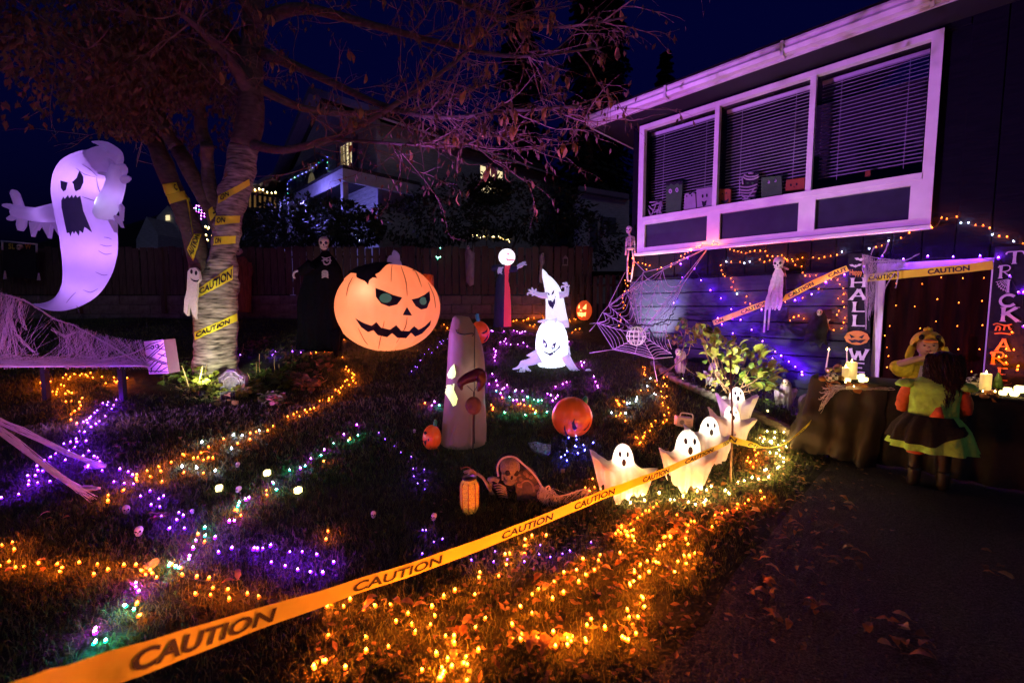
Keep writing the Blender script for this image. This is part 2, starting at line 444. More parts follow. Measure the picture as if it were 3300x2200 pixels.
# window
win = MB()
FN0, FN1 = HN - .055, HN + .05
def bar(s0, s1, z0, z1, n0=FN0, n1=FN1): win.wbox(s0, s1, n0, n1, z0, z1)
bar(WS1 - .07, WS1 + .03, WZ0, WZ1 + .03); bar(WS0 - .03, WS0 + .08, WZ0, WZ1 + .03)
bar(WS0 + .08, WS1 - .07, WZ1 - .05, WZ1 + .03)
window = win.build('window', 'white', house, False); tag(window, 'wide three-pane window with white frame and closed slat blinds')
MU = (2.98, 1.64)
for m_ in MU: f = MB(); f.wbox(m_ - .036, m_ + .036, FN0 + .008, FN1, 3.2, WZ1 - .05); f.build('mullion', 'white', window, False)
f = MB(); f.wbox(WS0 + .08, WS1 - .07, FN0 - .012, FN1, 3.12, 3.2); f.build('transom', 'white', window, False)
f = MB(); f.wbox(WS0 - .04, WS1 + .05, FN0 - .07, FN1 - .05, WZ0 - .045, WZ0 - .002); f.build('sill', 'white', window, False)
edges = [WS1 - .07, MU[0], MU[1], WS0 + .08]
for i in range(3):
    s1, s0 = edges[i], edges[i + 1]
    a1 = s1 - (.045 if i else 0); a0 = s0 + (.045 if i < 2 else 0)
    # lower panel in its white surround
    q = MB(); g1 = a1 - (.05 if i == 0 else .06); g0 = a0 + (.06 if i < 2 else .1)
    q.wbox(a0 - .045, g0, FN0 + .004, FN1 - .01, WZ0, 3.12); q.wbox(g1, a1 + (.045 if i else 0), FN0 + .004, FN1 - .01, WZ0, 3.12)
    q.wbox(g0, g1, FN0 + .004, FN1 - .01, WZ0, WZ0 + .1); q.wbox(g0, g1, FN0 + .004, FN1 - .01, 3.06, 3.12)
    q.build('panel_surround', 'white', window, False)
    q = MB(); q.wbox(g0, g1, HN + .005, HN + .03, WZ0 + .1, 3.06); q.build('lower_panel', 'panel', window, False)
# glass
gm = bpy.data.materials.new('window_glass'); gm.use_nodes = True; t_ = gm.node_tree; t_.nodes.clear()
o_ = t_.nodes.new('ShaderNodeOutputMaterial'); gl = t_.nodes.new('ShaderNodeBsdfGlossy'); gl.inputs['Roughness'].default_value = .03; gl.inputs[0].default_value = (.8, .8, .8, 1)
tp = t_.nodes.new('ShaderNodeBsdfTransparent'); tp.inputs[0].default_value = (.92, .93, .95, 1); mx = t_.nodes.new('ShaderNodeMixShader'); fr = t_.nodes.new('ShaderNodeFresnel')
t_.links.new(fr.outputs[0], mx.inputs[0]); t_.links.new(tp.outputs[0], mx.inputs[1]); t_.links.new(gl.outputs[0], mx.inputs[2]); t_.links.new(mx.outputs[0], o_.inputs[0])
M['glass'] = gm
slat_me = {}
for i in range(3):
    s1 = edges[i] - (.045 if i else 0); s0 = edges[i + 1] + (.045 if i < 2 else 0)
    b = MB(); b.add([W(s0, HN + .045, 3.2), W(s1, HN + .045, 3.2), W(s1, HN + .045, WZ1 - .06), W(s0, HN + .045, WZ1 - .06)], [(0, 1, 2, 3)])
    b.build('pane', 'glass', window, False)
    bl = MB(); bl.wbox(s0 + .02, s1 - .02, HN + .20, HN + .25, 4.76, 4.81)
    blind = bl.build('blind', 'slat', house, False)
    L = s1 - s0 - .05; nsl = 30
    k = round(L, 2)
    if k not in slat_me:
        q = MB(); X = AX; Y2 = (NX * .82 + UP * .57).normalized(); Z2 = X.cross(Y2)
        q.box((0, 0, 0), L, .034, .003, (X, Y2, Z2)); me = q.mesh('slat', V((0, 0, 0)), False); me.materials.append(M['slat']); slat_me[k] = me
    for j in range(nsl):
        z = 4.73 - j * .0505
        if i == 2 and j > 26: continue
        inst('slat', slat_me[k], blind, W((s0 + s1) / 2, HN + .225, z))
    for cs in (.18, .82):
        q = MB(); q.tube([W(s0 + L * cs, HN + .205, 4.76), W(s0 + L * cs, HN + .205, 3.35)], .003, 5); q.build('blind_cord', 'slat', blind)
# room behind
b = MB(); b.wbox(WS0 - .5, 4.43, HN + 2.4, HN + 2.5, 2.4, 5.3); b.wbox(WS0 - .5, 4.43, HN + .17, HN + 2.4, 2.9, 3.0); b.build('room', 'interior', house, False)
# eaves
b = MB(); b.wbox(-7, 5.19, 7.2, 7.235, 4.95, 5.14); b.wbox(5.155, 5.19, 7.235, 17, 4.95, 5.14); b.build('fascia', 'gutter', house, False)
g = MB()
prof = [(7.2, 5.15), (7.09, 5.15), (7.085, 5.12), (7.10, 5.08), (7.075, 5.04), (7.10, 4.985), (7.2, 4.985)]
P0 = [W(5.20, n, z) for n, z in prof]; P1 = [W(-7, n, z) for n, z in prof]
g.add(P0 + P1, [(i, i + 1, i + 8, i + 7) for i in range(6)] + [tuple(range(7))])
gut = g.build('gutter', 'gutter', house, False)
for sx in (3.6, 1.9, .4):
    q = MB(); q.wbox(sx - .02, sx + .02, 7.07, 7.205, 4.96, 5.155); q.build('gutter_joint', 'gutter', gut, False)
b = MB(); b.wbox(-7, 5.15, 7.24, 7.82, 4.955, 4.975); b.wbox(4.6, 5.15, 7.82, 17, 4.955, 4.975); b.build('soffit', 'soffit', house, False)
b = MB(); b.add([W(5.25, 7.1, 5.16), W(-7, 7.1, 5.16), W(-7, 12.2, 6.5), W(1, 12.2, 6.5), W(5.25, 17.2, 5.16)], [(0, 1, 2, 3), (0, 3, 4)])
b.add([W(5.25, 7.1, 5.19), W(-7, 7.1, 5.19), W(-7, 12.2, 6.53), W(1, 12.2, 6.53), W(5.25, 17.2, 5.19)], [(0, 1, 2, 3), (0, 3, 4)]); b.build('roof', 'shingle', house, False)
# front door under the window end, hung with a dark backdrop
b = MB(); b.wbox(.70, .79, HN - .06, HN + .04, .0, 2.08); b.wbox(-.35, -.26, HN - .06, HN + .04, .0, 2.08); b.wbox(-.26, .70, HN - .06, HN + .04, 1.99, 2.08)
dfr = b.build('door', 'white', house, False); tag(dfr, 'white door frame hung with a dark orange-lit backdrop')
M['backdrop'] = mat('haunted_backdrop', (.002, .0012, .001), .9, .2, 2.6, stretch=(5, 5, .6), col2=(.022, .006, .002), spec=.05)
b = MB(); cols = 24
for i in range(cols + 1):
    s_ = -.25 + .94 * i / cols
    for z in (.03, 1.98): b.v.append(W(s_, HN - .01 + .015 * math.sin(i * 1.1), z))
b.f = [(2 * i, 2 * i + 2, 2 * i + 3, 2 * i + 1) for i in range(cols)]
b.build('backdrop', 'backdrop', dfr)

# ============================================================ the neighbour's house
NN, NS = 7.77, 14.78
nb = thing('house', 'green-grey neighbouring house with lit windows, seen behind the fence', 'house', W(18, NN + 4, 1.2))
M['nsid'] = mat('neighbour_siding', (.26, .28, .27), .8, .25, 4, .2, stretch=(1, 1, 6))
M['ntrim'] = mat('neighbour_trim', (.30, .30, .33), .6, .15, 5)
M['winlit'] = mat('lit_room', (.6, .5, .3), .9, .3, 1.2, emit=(1, .80, .42), es=1.1)
b = MB(); b.wbox(NS + .05, 24.1, NN + .04, NN + 16, .8, 8.1); 
b.prism([W(NS + .05, NN + .05, 8.1), W(24.1, NN + .05, 8.1), W(19.5, NN + .05, 10.2)], NX * 16); b.build('wall', 'nsid', nb, False)
me_f = {}
for i in range(22):
    z0 = 4.0 + i * .188
    q = MB(); q.wbox(NS, 18.9 if z0 > 5.0 else 18.9, NN - .012 + (i % 2) * .004, NN + .035, z0, z0 + .176); q.build('lap_board', 'nsid', nb, False)
b = MB(); b.wbox(NS - .06, NS + .10, NN - .05, NN + .10, 3, 8.1); b.build('corner_trim', 'ntrim', nb, False)
M['nrake'] = mat('neighbour_fascia', (.10, .09, .13), .7, .15, 6); M['neave'] = mat('neighbour_eave', (.6, .55, .62), .7, .15, 6)
b = MB(); b.wbox(NS - .45, NS - .40, NN - .5, NN + 16, 8.0, 8.2); b.build('eave_fascia', 'neave', nb, False)
b = MB()
for sg in (1, -1):
    e0 = W(19.5, NN - .5, 10.45); e1 = W(19.5 + sg * 5.2, NN - .5, 8.05)
    d = e1 - e0
    b.prism([e0, e1, e1 + UP * .26, e0 + UP * .26], NX * 16.6)
b.build('roof', 'shingle', nb, False)
b = MB()
for sg in (1, -1):
    e0 = W(19.5, NN - .54, 10.40); e1 = W(19.5 + sg * 5.25, NN - .54, 7.98)
    b.prism([e0, e1, e1 + UP * .30, e0 + UP * .30], NX * .5)
b.build('rake_board', 'nrake', nb, False)
def nwindow(fr, s0, s1, z0, z1, nv, nh, side):
    """a lit window: frame > pane, muntin"""
    P = (lambda a, n, z: W(a, NN + n, z)) if not side else (lambda a, n, z: W(NS + n, a, z))
    ex = (AX, NX, UP) if not side else (NX, AX, UP)
    def bx(m, a0, a1, n0, n1, zz0, zz1): m.box(P((a0 + a1) / 2, (n0 + n1) / 2, (zz0 + zz1) / 2), a1 - a0, abs(n1 - n0), zz1 - zz0, ex)
    m = MB(); bx(m, s0 - .08, s0, -.06, .06, z0 - .08, z1 + .08); bx(m, s1, s1 + .08, -.06, .06, z0 - .08, z1 + .08); bx(m, s0, s1, -.06, .06, z1, z1 + .08); bx(m, s0, s1, -.06, .06, z0 - .08, z0)
    wd_ = m.build('window', 'ntrim', nb, False)
    m = MB(); bx(m, s0, s1, .0, .035, z0, z1) if False else bx(m, s0, s1, -.03, -.015, z0, z1); m.build('pane', 'winlit', wd_, False)
    for i in range(1, nv):
        x = s0 + (s1 - s0) * i / nv; wv = .035 if i * 2 == nv else .012
        m = MB(); bx(m, x - wv, x + wv, -.05, -.032, z0, z1); m.build('muntin', 'ntrim', wd_, False)
    for i in range(1, nh):
        z = z0 + (z1 - z0) * i / nh
        m = MB(); bx(m, s0, s1, -.049, -.034, z - .012, z + .012); m.build('muntin', 'ntrim', wd_, False)
    return wd_
nw = nwindow(nb, 16.72, 17.75, 6.28, 7.9, 4, 5, False)
for s0, s1 in ((16.25, 16.62), (17.85, 18.2)):
    q = MB(); q.wbox(s0, s1, NN - .05, NN - .015, 6.2, 8.0); q.build('shutter', 'panel', nb, False)
# curtains behind the panes leave the bright slits
M['curtain'] = mat('neighbour_curtain', (.30, .24, .15), .9, .3, 3, stretch=(8, 8, .5), emit=(.75, .5, .2), es=.22)
for s0, s1 in ((16.86, 17.05), (17.22, 17.45), (17.55, 17.75)):
    q = MB(); q.wbox(s0, s1, NN - .029, NN - .0295 - .002, 6.29, 7.89); q.build('curtain', 'curtain', nw, False)
nw2 = nwindow(nb, 12.53, 13.85, 6.5, 7.58, 4, 3, True)
q = MB(); q.box(W(NS - .031, 13.55, 6.9), .004, .55, .75, (AX, NX, UP)); q.build('curtain', 'curtain', nw2, False)
nw3 = nwindow(nb, 17.2, 18.0, 6.3, 7.1, 2, 1, True)
for c in nw3.children: c.data.materials[0] = M['panel']
# open gable bay hung with a pale tarp, beaded with coloured lights
M['tarp'] = mat('printed_tarp', (.05, .045, .04), .9, .3, 1.6, stretch=(2.5, 2.5, .5), col2=(.22, .2, .16))
b = MB(); b.wbox(19.2, 24.0, NN - .02, NN + .03, 5.9, 7.75); tp_ = b.build('tarp', 'tarp', nb, False)
q = MB(); q.ell(W(21.0, NN - .03, 7.05), .45, .012, .55, 14, 8, (AX, NX, UP)); q.build('moon_print', mat('moon_print', (.5, .45, .25), .8, .3, 5, emit=(.8, .65, .3), es=.10), tp_)
b = MB(); b.wbox(19.0, 24.3, NN - .35, NN - .05, 7.78, 8.0); b.build('bay_fascia', 'nrake', nb, False)
# porch roof lit blue, wrapping the corner
b = MB(); b.wbox(NS - .75, 19.9, NN - 1.6, NN - .03, 5.95, 6.05); b.wbox(NS - .75, NS - .07, NN - .03, NN + 1.3, 5.95, 6.05); b.build('porch_roof', 'shingle', nb, False)
b = MB(); b.wbox(NS - .72, 19.9, NN - 1.6, NN - 1.5, 5.55, 5.94); b.wbox(NS - .72, NS - .6, NN - 1.5, NN + 1.3, 5.55, 5.94); b.build('porch_fascia', 'ntrim', nb, False)
for sx in (NS - .5, 19.6):
    q = MB(); q.wbox(sx - .09, sx + .09, NN - 1.55, NN - 1.37, 1.2, 5.55); q.build('porch_post', 'ntrim', nb, False)
light('porch_light', 'POINT', W(NS + .6, NN - 2.2, 4.9), 240, (.25, .2, 1), nb, .1)

# deck of the house farther along the street
dk = thing('house', 'pale-eaved far house with a lit deck rail, left of the green-grey house', 'house', W(27, NN - 1, 2))
def fpx(px, Y): return at(*px, Y)
YD = 24
def pxpoly(px, pts, Y): return [at(*px(*p), Y) for p in pts]
b = MB(); b.prism(pxpoly(A2, [(0, 945), (90, 945), (270, 850), (275, 885), (100, 975), (0, 985)], YD), V((0, 6, 0))); b.build('eave', 'nrake', dk, False)
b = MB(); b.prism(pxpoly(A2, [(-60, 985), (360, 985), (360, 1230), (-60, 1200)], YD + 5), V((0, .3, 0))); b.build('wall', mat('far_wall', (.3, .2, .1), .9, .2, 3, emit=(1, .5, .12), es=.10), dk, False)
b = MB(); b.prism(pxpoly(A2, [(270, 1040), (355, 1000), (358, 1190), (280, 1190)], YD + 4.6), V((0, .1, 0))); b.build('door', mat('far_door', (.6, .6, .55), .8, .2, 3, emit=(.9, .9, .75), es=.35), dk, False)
b = MB(); b.prism(pxpoly(A2, [(-60, 1042), (362, 1098), (362, 1118), (-60, 1062)], YD), V((0, .1, 0))); b.build('rail', 'black', dk, False)
b = MB(); b.prism(pxpoly(A2, [(-60, 1190), (362, 1200), (362, 1225), (-60, 1215)], YD), V((0, 3, 0))); b.build('deck_floor', 'black', dk, False)
for i in range(9):
    x = -20 + i * 46
    b = MB(); b.prism(pxpoly(A2, [(x, 1052), (x + 18, 1054), (x + 18, 1210), (x, 1208)], YD + .02), V((0, .08, 0))); b.build('baluster', 'black', dk, False)
# small far gable at the left
fh = thing('house', 'far dark gabled house glimpsed between the big ghost and the tree trunk', 'house', at(480, 760, 26))
b = MB(); b.prism(pxpoly(A6, [(-20, 500), (40, 365), (110, 470), (110, 560), (-20, 560)], 26), V((0, 4, 0))); b.build('wall', 'nsid', fh, False)
b = MB(); b.prism(pxpoly(A6, [(100, 370), (165, 300), (235, 380), (235, 560), (100, 560)], 28), V((0, 4, 0))); b.build('gable', 'nsid', fh, False)
b = MB(); b.prism(pxpoly(A6, [(154, 358), (176, 356), (177, 386), (155, 388)], 27.9), V((0, .05, 0))); b.build('window', 'winlit', fh, False)
# low outbuilding right of centre, and its roof edge
ob = thing('house', 'low dark outbuilding with pale roof edge behind the fence corner', 'house', at(1960, 700, 18))
b = MB(); b.prism(pxpoly(A3, [(1230, 830), (1640, 890), (1640, 1500), (1230, 1500)], 18), V((0, 4, 0))); b.build('wall', 'nsid', ob, False)
b = MB(); b.prism(pxpoly(A3, [(1220, 780), (1640, 850), (1640, 892), (1220, 822)], 17.7), V((0, .3, 0))); b.build('roof_edge', 'nrake', ob, False)
for x0, x1, y0, y1 in ((1310, 1375, 1050, 1330), (1400, 1530, 1040, 1190)):
    b = MB(); b.prism(pxpoly(A3, [(x0, y0), (x1, y0 + 10), (x1, y1), (x0, y1)], 17.95), V((0, .03, 0))); b.build('window', 'panel', ob, False)
b = MB(); b.prism(pxpoly(A3, [(1432, 1085), (1446, 1085), (1444, 1345), (1430, 1345)], 17.6), V((0, .1, 0))); b.build('downpipe', 'ntrim', ob, False)

# ============================================================ fences
def fence(label, x0, x1, Y0, Y1, ztop, zbot, bw, gap, group=None, lower=None):
    f_ = thing('fence', label, 'fence', ((x0 + x1) / 2, (Y0 + Y1) / 2, zbot))
    n = int((x1 - x0) / (bw + gap)); meshes = []
    for k in range(4):
        q = MB(); h = ztop - zbot - .02 * k; q.box((0, 0, h / 2), bw * (1 - .03 * k), .022, h)
        me = q.mesh('board', V((0, 0, 0)), False); me.materials.append(M['wood']); meshes.append(me)
    for i in range(n):
        t = (i + .5) / n; x = x0 + (x1 - x0) * t; y = Y0 + (Y1 - Y0) * t
        inst('board', rnd.choice(meshes), f_, (x, y + rnd.uniform(-.008, .008), zbot), Matrix.Rotation(rnd.uniform(-.012, .012), 3, 'Y'))
    for z in (zbot + .25, ztop - .3):
        q = MB(); q.tube([(x0, Y0 + .05, z), (x1, Y1 + .05, z)], .035, 4); q.build('rail', 'wood', f_, False)
    k = max(2, int((x1 - x0) / 2.4))
    for i in range(k + 1):
        t = i / k; q = MB(); q.box((x0 + (x1 - x0) * t, Y0 + (Y1 - Y0) * t - .07, (ztop + zbot) / 2 - .3), .10, .10, ztop - zbot + .5); q.build('post', 'wood', f_, False)
    return f_
FY = 12.75
fence('tall dark board fence along the back of the lawn', -17.5, 2.25, FY, FY, 3.25, 1.86, .19, .018)
fence('low picket fence between the tall fence and the navy house', 1.75, 3.7, 12.68, 12.3, 2.42, .9, .12, .05)
# blocks below the boards
rw = thing('retaining_wall', 'low concrete block wall under the tall board fence', 'wall', (-7, FY + .1, 1.0))
me_b = []
for k in range(3):
    q = MB(); q.box((0, 0, 0), .58, .22, .262); me = q.mesh('block', V((0, 0, 0)), False)
    bm = bmesh.new(); bm.from_mesh(me); bmesh.ops.bevel(bm, geom=list(bm.edges), offset=.012, segments=1, affect='EDGES'); bm.to_mesh(me); bm.free()
    me.materials.append(M['concrete']); me_b.append(me)
for r_ in range(4):
    for i in range(34):
        x = -17.4 + i * .59 + (.29 if r_ % 2 else 0)
        if x > 2.1: continue
        inst('block', me_b[(i * 7 + r_) % 3], rw, (x, FY + .16 + rnd.uniform(-.012, .012), .90 + r_ * .268))

# ============================================================ background: hill, conifers, shrubs
b = MB(); pts = []
for i in range(61):
    x = -110 + i * 4; h = 14 + 9 * math.exp(-((x + 60) / 30) ** 2) + 3 * mn.noise(V((x * .06, 0, 3))) + 1.2 * mn.noise(V((x * .4, 0, 9)))
    pts.append((x, h if x < 40 else h - 2))
for x, h in pts: b.v += [V((x, 75, -1)), V((x, 82, h * .7)), V((x, 95, h)), V((x, 130, h * .6))]
b.f = [(4 * i + k, 4 * i + 4 + k, 4 * i + 5 + k, 4 * i + 1 + k) for i in range(60) for k in range(3)]
tag(b.build('hill', mat('wooded_hill', (.006, .009, .006), .95, .4, .6, .5), org=(0, 90, 0)), 'black wooded hill under the night sky', None, None, 'structure')

def leafquad(mb, p, d, nrm, l, wd, fold=.0):
    s_ = d.cross(nrm).normalized() * wd / 2
    mb.add([p, p + d * l * .45 - s_ + nrm * fold, p + d * l, p + d * l * .45 + s_ + nrm * fold], [(0, 1, 2, 3)])
def rvec(r=rnd):
    while 1:
        v = V((r.uniform(-1, 1), r.uniform(-1, 1), r.uniform(-1, 1)))
        if .05 < v.length < 1: return v.normalized()
def conifer(x, y, h, wd, label, seed):
    r = random.Random(seed); z0 = hz(x, y); T = thing('conifer_tree', label, 'tree', (x, y, z0), 'dark conifers behind the houses')
    q = MB(); q.tube([(x, y, z0 - .2), (x, y, z0 + h * .5), (x + .1, y, z0 + h)], [h * .016, h * .009, .02], 7); q.build('trunk', 'bark', T)
    q = MB(); nl = int(h * 3.2)
    for i in range(nl):
        t = i / nl; zz = z0 + h * (.12 + .87 * t); Lr = wd * (1 - t) ** .8 * r.uniform(.7, 1.15) + .25
        for k in range(6):
            a = r.uniform(0, 6.283); d = V((math.cos(a), math.sin(a), -.28)).normalized(); o = V((x, y, zz))
            for m_ in range(9):
                u = (m_ + r.random()) / 9; p = o + d * Lr * u + V((0, 0, -.25 * Lr * u * u)); sd = V((-d.y, d.x, 0)) * (1 if m_ % 2 else -1)
                leafquad(q, p, (sd * .8 + d * .6 + V((0, 0, -.5))).normalized(), UP, .55 * (1.1 - u) * Lr ** .5 + .15, .28)
    tag(q.build('crown', 'conifer', T, False), None, kind='stuff'); return T
conifer(3.6, 21, 19, 2.3, 'tall black conifer just beside the navy house roof', 1)
conifer(6.6, 30, 22, 2.6, 'slim black conifer rising over the middle of the navy roof', 2)
conifer(11.5, 34, 19, 3.0, 'small black conifer peeking above the navy roof slope', 3)
conifer(.6, 27, 21, 3.0, 'broad black conifer behind the green-grey house', 4)

def shrub(name, label, blobs, n, size, m, seed, group=None, cat='shrub'):
    r = random.Random(seed); c = blobs[0][0]; T = thing(name, label, cat, (c.x, c.y, hz(c.x, c.y)), group)
    q = MB()
    for i in range(5):
        e = rnd.choice(blobs); b0 = V((c.x + r.uniform(-.2, .2), c.y, hz(c.x, c.y) - .05)); mid = (b0 + e[0]) / 2 + rvec(r) * .15
        q.tube([b0, mid, e[0]], [.03, .022, .01], 5)
    q.build('stem', 'bark', T)
    q = MB()
    for i in range(n):
        bc, br = blobs[r.randrange(len(blobs))]; d = rvec(r); p = bc + V((d.x * br[0], d.y * br[1], d.z * br[2])) * r.uniform(.55, 1.0) ** .5
        leafquad(q, p, (d + rvec(r) * .8 - UP * .2).normalized(), (rvec(r) + d).normalized(), size * r.uniform(.6, 1.3), size * .42, size * .06)
    tag(q.build('crown', m, T, False), None, kind='stuff'); return T
shrub('rhododendron', 'dark rhododendron bush over the fence under the blue porch roof', [(at(*A2(480, 1330), 14.2), (1.5, .7, .85)), (at(*A2(800, 1330), 14.2), (1.3, .7, .7)), (at(*A2(1000, 1400), 14.0), (.8, .6, .5)), (at(*A2(200, 1420), 14.2), (1.6, .7, .6))], 5200, .17, 'greend', 11)
shrub('rhododendron', 'black leafy hedge bush below the small lit window', [(at(*A3(350, 960), 15), (2.4, .8, 1.1)), (at(*A3(800, 1000), 15), (2.2, .8, 1.0)), (at(*A3(-50, 1080), 14.5), (2.0, .8, .8)), (at(*A3(460, 830), 14.8), (.7, .4, .35))], 5200, .18, 'greend', 12)
shrub('shrub', 'dark shrub at the house corner behind the picket fence', [(at(*A3(1200, 1250), 15), (1.6, .6, 1.0))], 1500, .16, 'greend', 13)
# ============================================================ the tree with its planting bed
TY = 7.05
tb = gp(*A6(455, 1235))
BED.append((tb.x + .15, tb.y - .45, 1.25))
tree = thing('cherry_tree', 'bare spreading cherry tree wound with caution tape on the lawn', 'tree', (tb.x, tb.y, tb.z))
trunk = MB()
pxtube(trunk, [(455, 1290, 122), (455, 1225, 114), (455, 1130, 110), (450, 1000, 109), (455, 880, 108), (478, 760, 92), (488, 680, 82), (502, 560, 70), (522, 420, 70), (560, 240, 74), (600, 100, 78), (622, -60, 76, .1)], A6, TY, 20, 5)
def rough(mb, amp, fr, z=1.0):
    for i, p in enumerate(mb.v):
        mb.v[i] = p + V((mn.noise(p * fr), mn.noise(p * fr + V((7, 3, 1))), 0)) * amp + V((0, 0, mn.noise(p * fr * .5 + V((1, 9, 4))))) * amp * .3
rough(trunk, .05, 5.0); rough(trunk, .02, 14.0)
tbv = trunk.bvh()
tkx = {}
trunk_o = trunk.build('trunk', 'birch', tree)
limb_px = [  # (points in A1 crop: x, y, r, dY)
    (A6, [(445, 880, 70), (385, 740, 62), (355, 600, 56), (300, 420, 55), (240, 280, 52), (195, 180, 50), (130, 20, 46), (90, -90, 42, .1)]),
    (A6, [(490, 440, 50), (430, 330, 42), (350, 190, 44), (270, 40, 42), (215, -60, 38, .2)]),
    (A6, [(500, 420, 44), (470, 330, 40), (420, 200, 36), (400, 60, 34), (400, -60, 32, -.2)])]
limb_bv = []
for px, pts in limb_px:
    q = MB(); pxtube(q, pts, px, TY - .05, 12, 4); rough(q, .025, 6); limb_bv.append(q.bvh()); q.build('limb', 'bark', tree)
# higher limbs in the A1 crop
hl = [[(1648, 985, 84), (1690, 800, 78), (1690, 600, 72), (1700, 300, 66, .2), (1720, -100, 58, .4)],
      [(1010, 960, 40), (950, 860, 30), (830, 800, 24, .2), (650, 780, 16, .5), (480, 780, 8, .8)],
      [(1040, 940, 44), (960, 820, 36), (830, 640, 28, -.4), (680, 430, 22, -.9), (500, 280, 14, -1.4), (300, 150, 8, -1.9)],
      [(1188, 990, 42), (1140, 920, 42), (1080, 790, 40), (980, 560, 34, .3), (850, 400, 28, .7), (700, 180, 22, 1.2), (560, -60, 14, 1.8)],
      [(1394, 985, 38), (1360, 880, 38), (1340, 720, 36), (1270, 540, 32, -.3), (1160, 330, 26, -.6), (1080, 100, 20, -.9), (1000, -100, 14, -1.2)],
      [(1690, 640, 50), (1560, 420, 34, -.5), (1400, 250, 24, -1), (1180, 60, 14, -1.6)],
      [(1700, 520, 50), (1600, 300, 40, .4), (1450, 60, 30, .9)]]
LIMBS = []
for pts in hl:
    q = MB(); pxtube(q, pts, A1, TY, 9, 4); rough(q, .015, 6); q.build('limb', 'bark', tree)
    sc = 1 / 2.09 / 1403
    LIMBS.append(([at(*A1(p[0], p[1]), TY + (p[3] if len(p) > 3 else 0)) for p in pts], [p[2] * sc * TY for p in pts]))
# limbs sweeping to the right across the neighbour house (overview coordinates)
rl = [[(575, 330, 12.0), (650, 345, 8.5, -.4), (760, 318, 7.0, -.8), (860, 270, 6.0, -1.2), (960, 205, 5.0, -1.5), (1060, 130, 4.0, -1.8), (1150, 40, 3.0, -2.0)],
      [(600, 120, 13.0), (720, 170, 9.0, -.5), (860, 235, 6.5, -1), (1000, 270, 5.0, -1.6), (1180, 255, 4.0, -2.0), (1330, 245, 2.5, -2.3)],
      [(610, 40, 15.0), (700, 20, 11.0, -.3), (860, 60, 8.0, -.8), (1020, 100, 5.5, -1.2), (1180, 130, 4.0, -1.5), (1380, 110, 2.0, -1.7)],
      [(590, 200, 12.0), (700, 250, 8.0, .4), (830, 260, 6.0, .8), (980, 245, 4.0, 1.2), (1120, 190, 2.5, 1.5)],
      [(610, -20, 13.0), (760, -60, 9.0, -.5), (980, -20, 6.0, -1), (1230, 60, 4.0, -1.6), (1440, 40, 2.0, -2)],
      [(600, 60, 11.0), (520, -40, 8.0, -.4), (400, -120, 6.0, -.8)],
      [(760, 318, 4.5, -.8), (900, 330, 3.5, -1.3), (1050, 335, 2.5, -1.7), (1180, 290, 1.5, -2)]]
for pts in rl:
    q = MB(); pxtube(q, pts, OV, TY, 8, 4); rough(q, .012, 6); q.build('limb', 'bark', tree)
    sc = 1.403 / 1403
    LIMBS.append(([at(*OV(p[0], p[1]), TY + (p[3] if len(p) > 3 else 0)) for p in pts], [p[2] * sc * TY for p in pts]))
# twigs grown from the limbs
tw = MB(); TIPS = []
rt = random.Random(21)
def grow(p, d, L, r, lev):
    n = 5; pts = [p]
    for i in range(n):
        d = (d + rvec(rt) * .22 + V((0, 0, -.05 if lev else .02))).normalized(); pts.append(pts[-1] + d * L / n)
    tw.tube(pts, [r * (1 - .75 * i / n) for i in range(n + 1)], 4 if lev else 5, False)
    TIPS.extend((q, d.copy(), lev) for q in pts[2:])
    if lev < 2:
        for k in range(3 if lev == 0 else 2):
            i = rt.randrange(1, n + 1); sd = (d + rvec(rt) * .9).normalized(); sd.z *= .6
            grow(pts[i], sd.normalized(), L * rt.uniform(.4, .7), r * .55, lev + 1)
for li, (P, Rr) in enumerate(LIMBS):
    sp = smooth_path(P, 6); m = len(sp)
    for k in range(21 if li > 6 else 12):
        i = rt.randrange(m // 6, m); d0 = (sp[min(i + 1, m - 1)] - sp[max(0, i - 1)]).normalized()
        grow(sp[i], (d0 * .8 + rvec(rt) * .8).normalized(), rt.uniform(.5, 1.25), max(.0045, min(.010, Rr[min(len(Rr) - 1, i // 6)] * .5)), 0)
tag(tw.build('twigs', 'twig', tree, False), 'tangle of thin bare twigs', kind='stuff')
# leaf shape
def leaf_mesh(name, m, L=.09, wd=.04, curl=.02, seed=0):
    r = random.Random(seed); q = MB(); n = 6; 
    for i in range(n + 1):
        t = i / n; hw = wd / 2 * math.sin(math.pi * min(1, t * .95 + .04)) ** .8 * (1 + .15 * r.uniform(-1, 1)); z = curl * math.sin(t * 3) + r.uniform(-.003, .003)
        q.v += [V((t * L, -hw, z + hw * .35)), V((t * L, 0, z)), V((t * L, hw, z + hw * .35))]
    for i in range(n):
        for k in range(2): a = i * 3 + k; q.f.append((a, a + 1, a + 4, a + 3))
    q.tube([(-.03, 0, 0), (0, 0, 0)], .0015, 4)
    me = q.mesh(name); me.materials.append(M[m]); return me
hang = [leaf_mesh('leaf', 'leafd', .13, .05, .03, i) for i in range(3)] + [leaf_mesh('leaf', 'leafp', .12, .048, .03, 9)]
rt2 = random.Random(5)
right = [t for t in TIPS if t[0].x > -4.6 and t[0].z > 2.2]; left = [t for t in TIPS if t[0].x <= -4.6 and t[0].z > 2.2]
for p, d, lev in rt2.sample(right, min(120, len(right))):
    for k in range(rt2.choice((1, 1, 2, 3))):
        q = V((rt2.uniform(-.35, .35), rt2.uniform(-.35, .35), -1)).normalized().to_track_quat('X', 'Z') @ Quaternion((1, 0, 0), rt2.uniform(0, 6))
        inst('leaf', rt2.choice(hang), tree, p + rvec(rt2) * .02, q, rt2.uniform(.8, 1.3))
fo = MB()
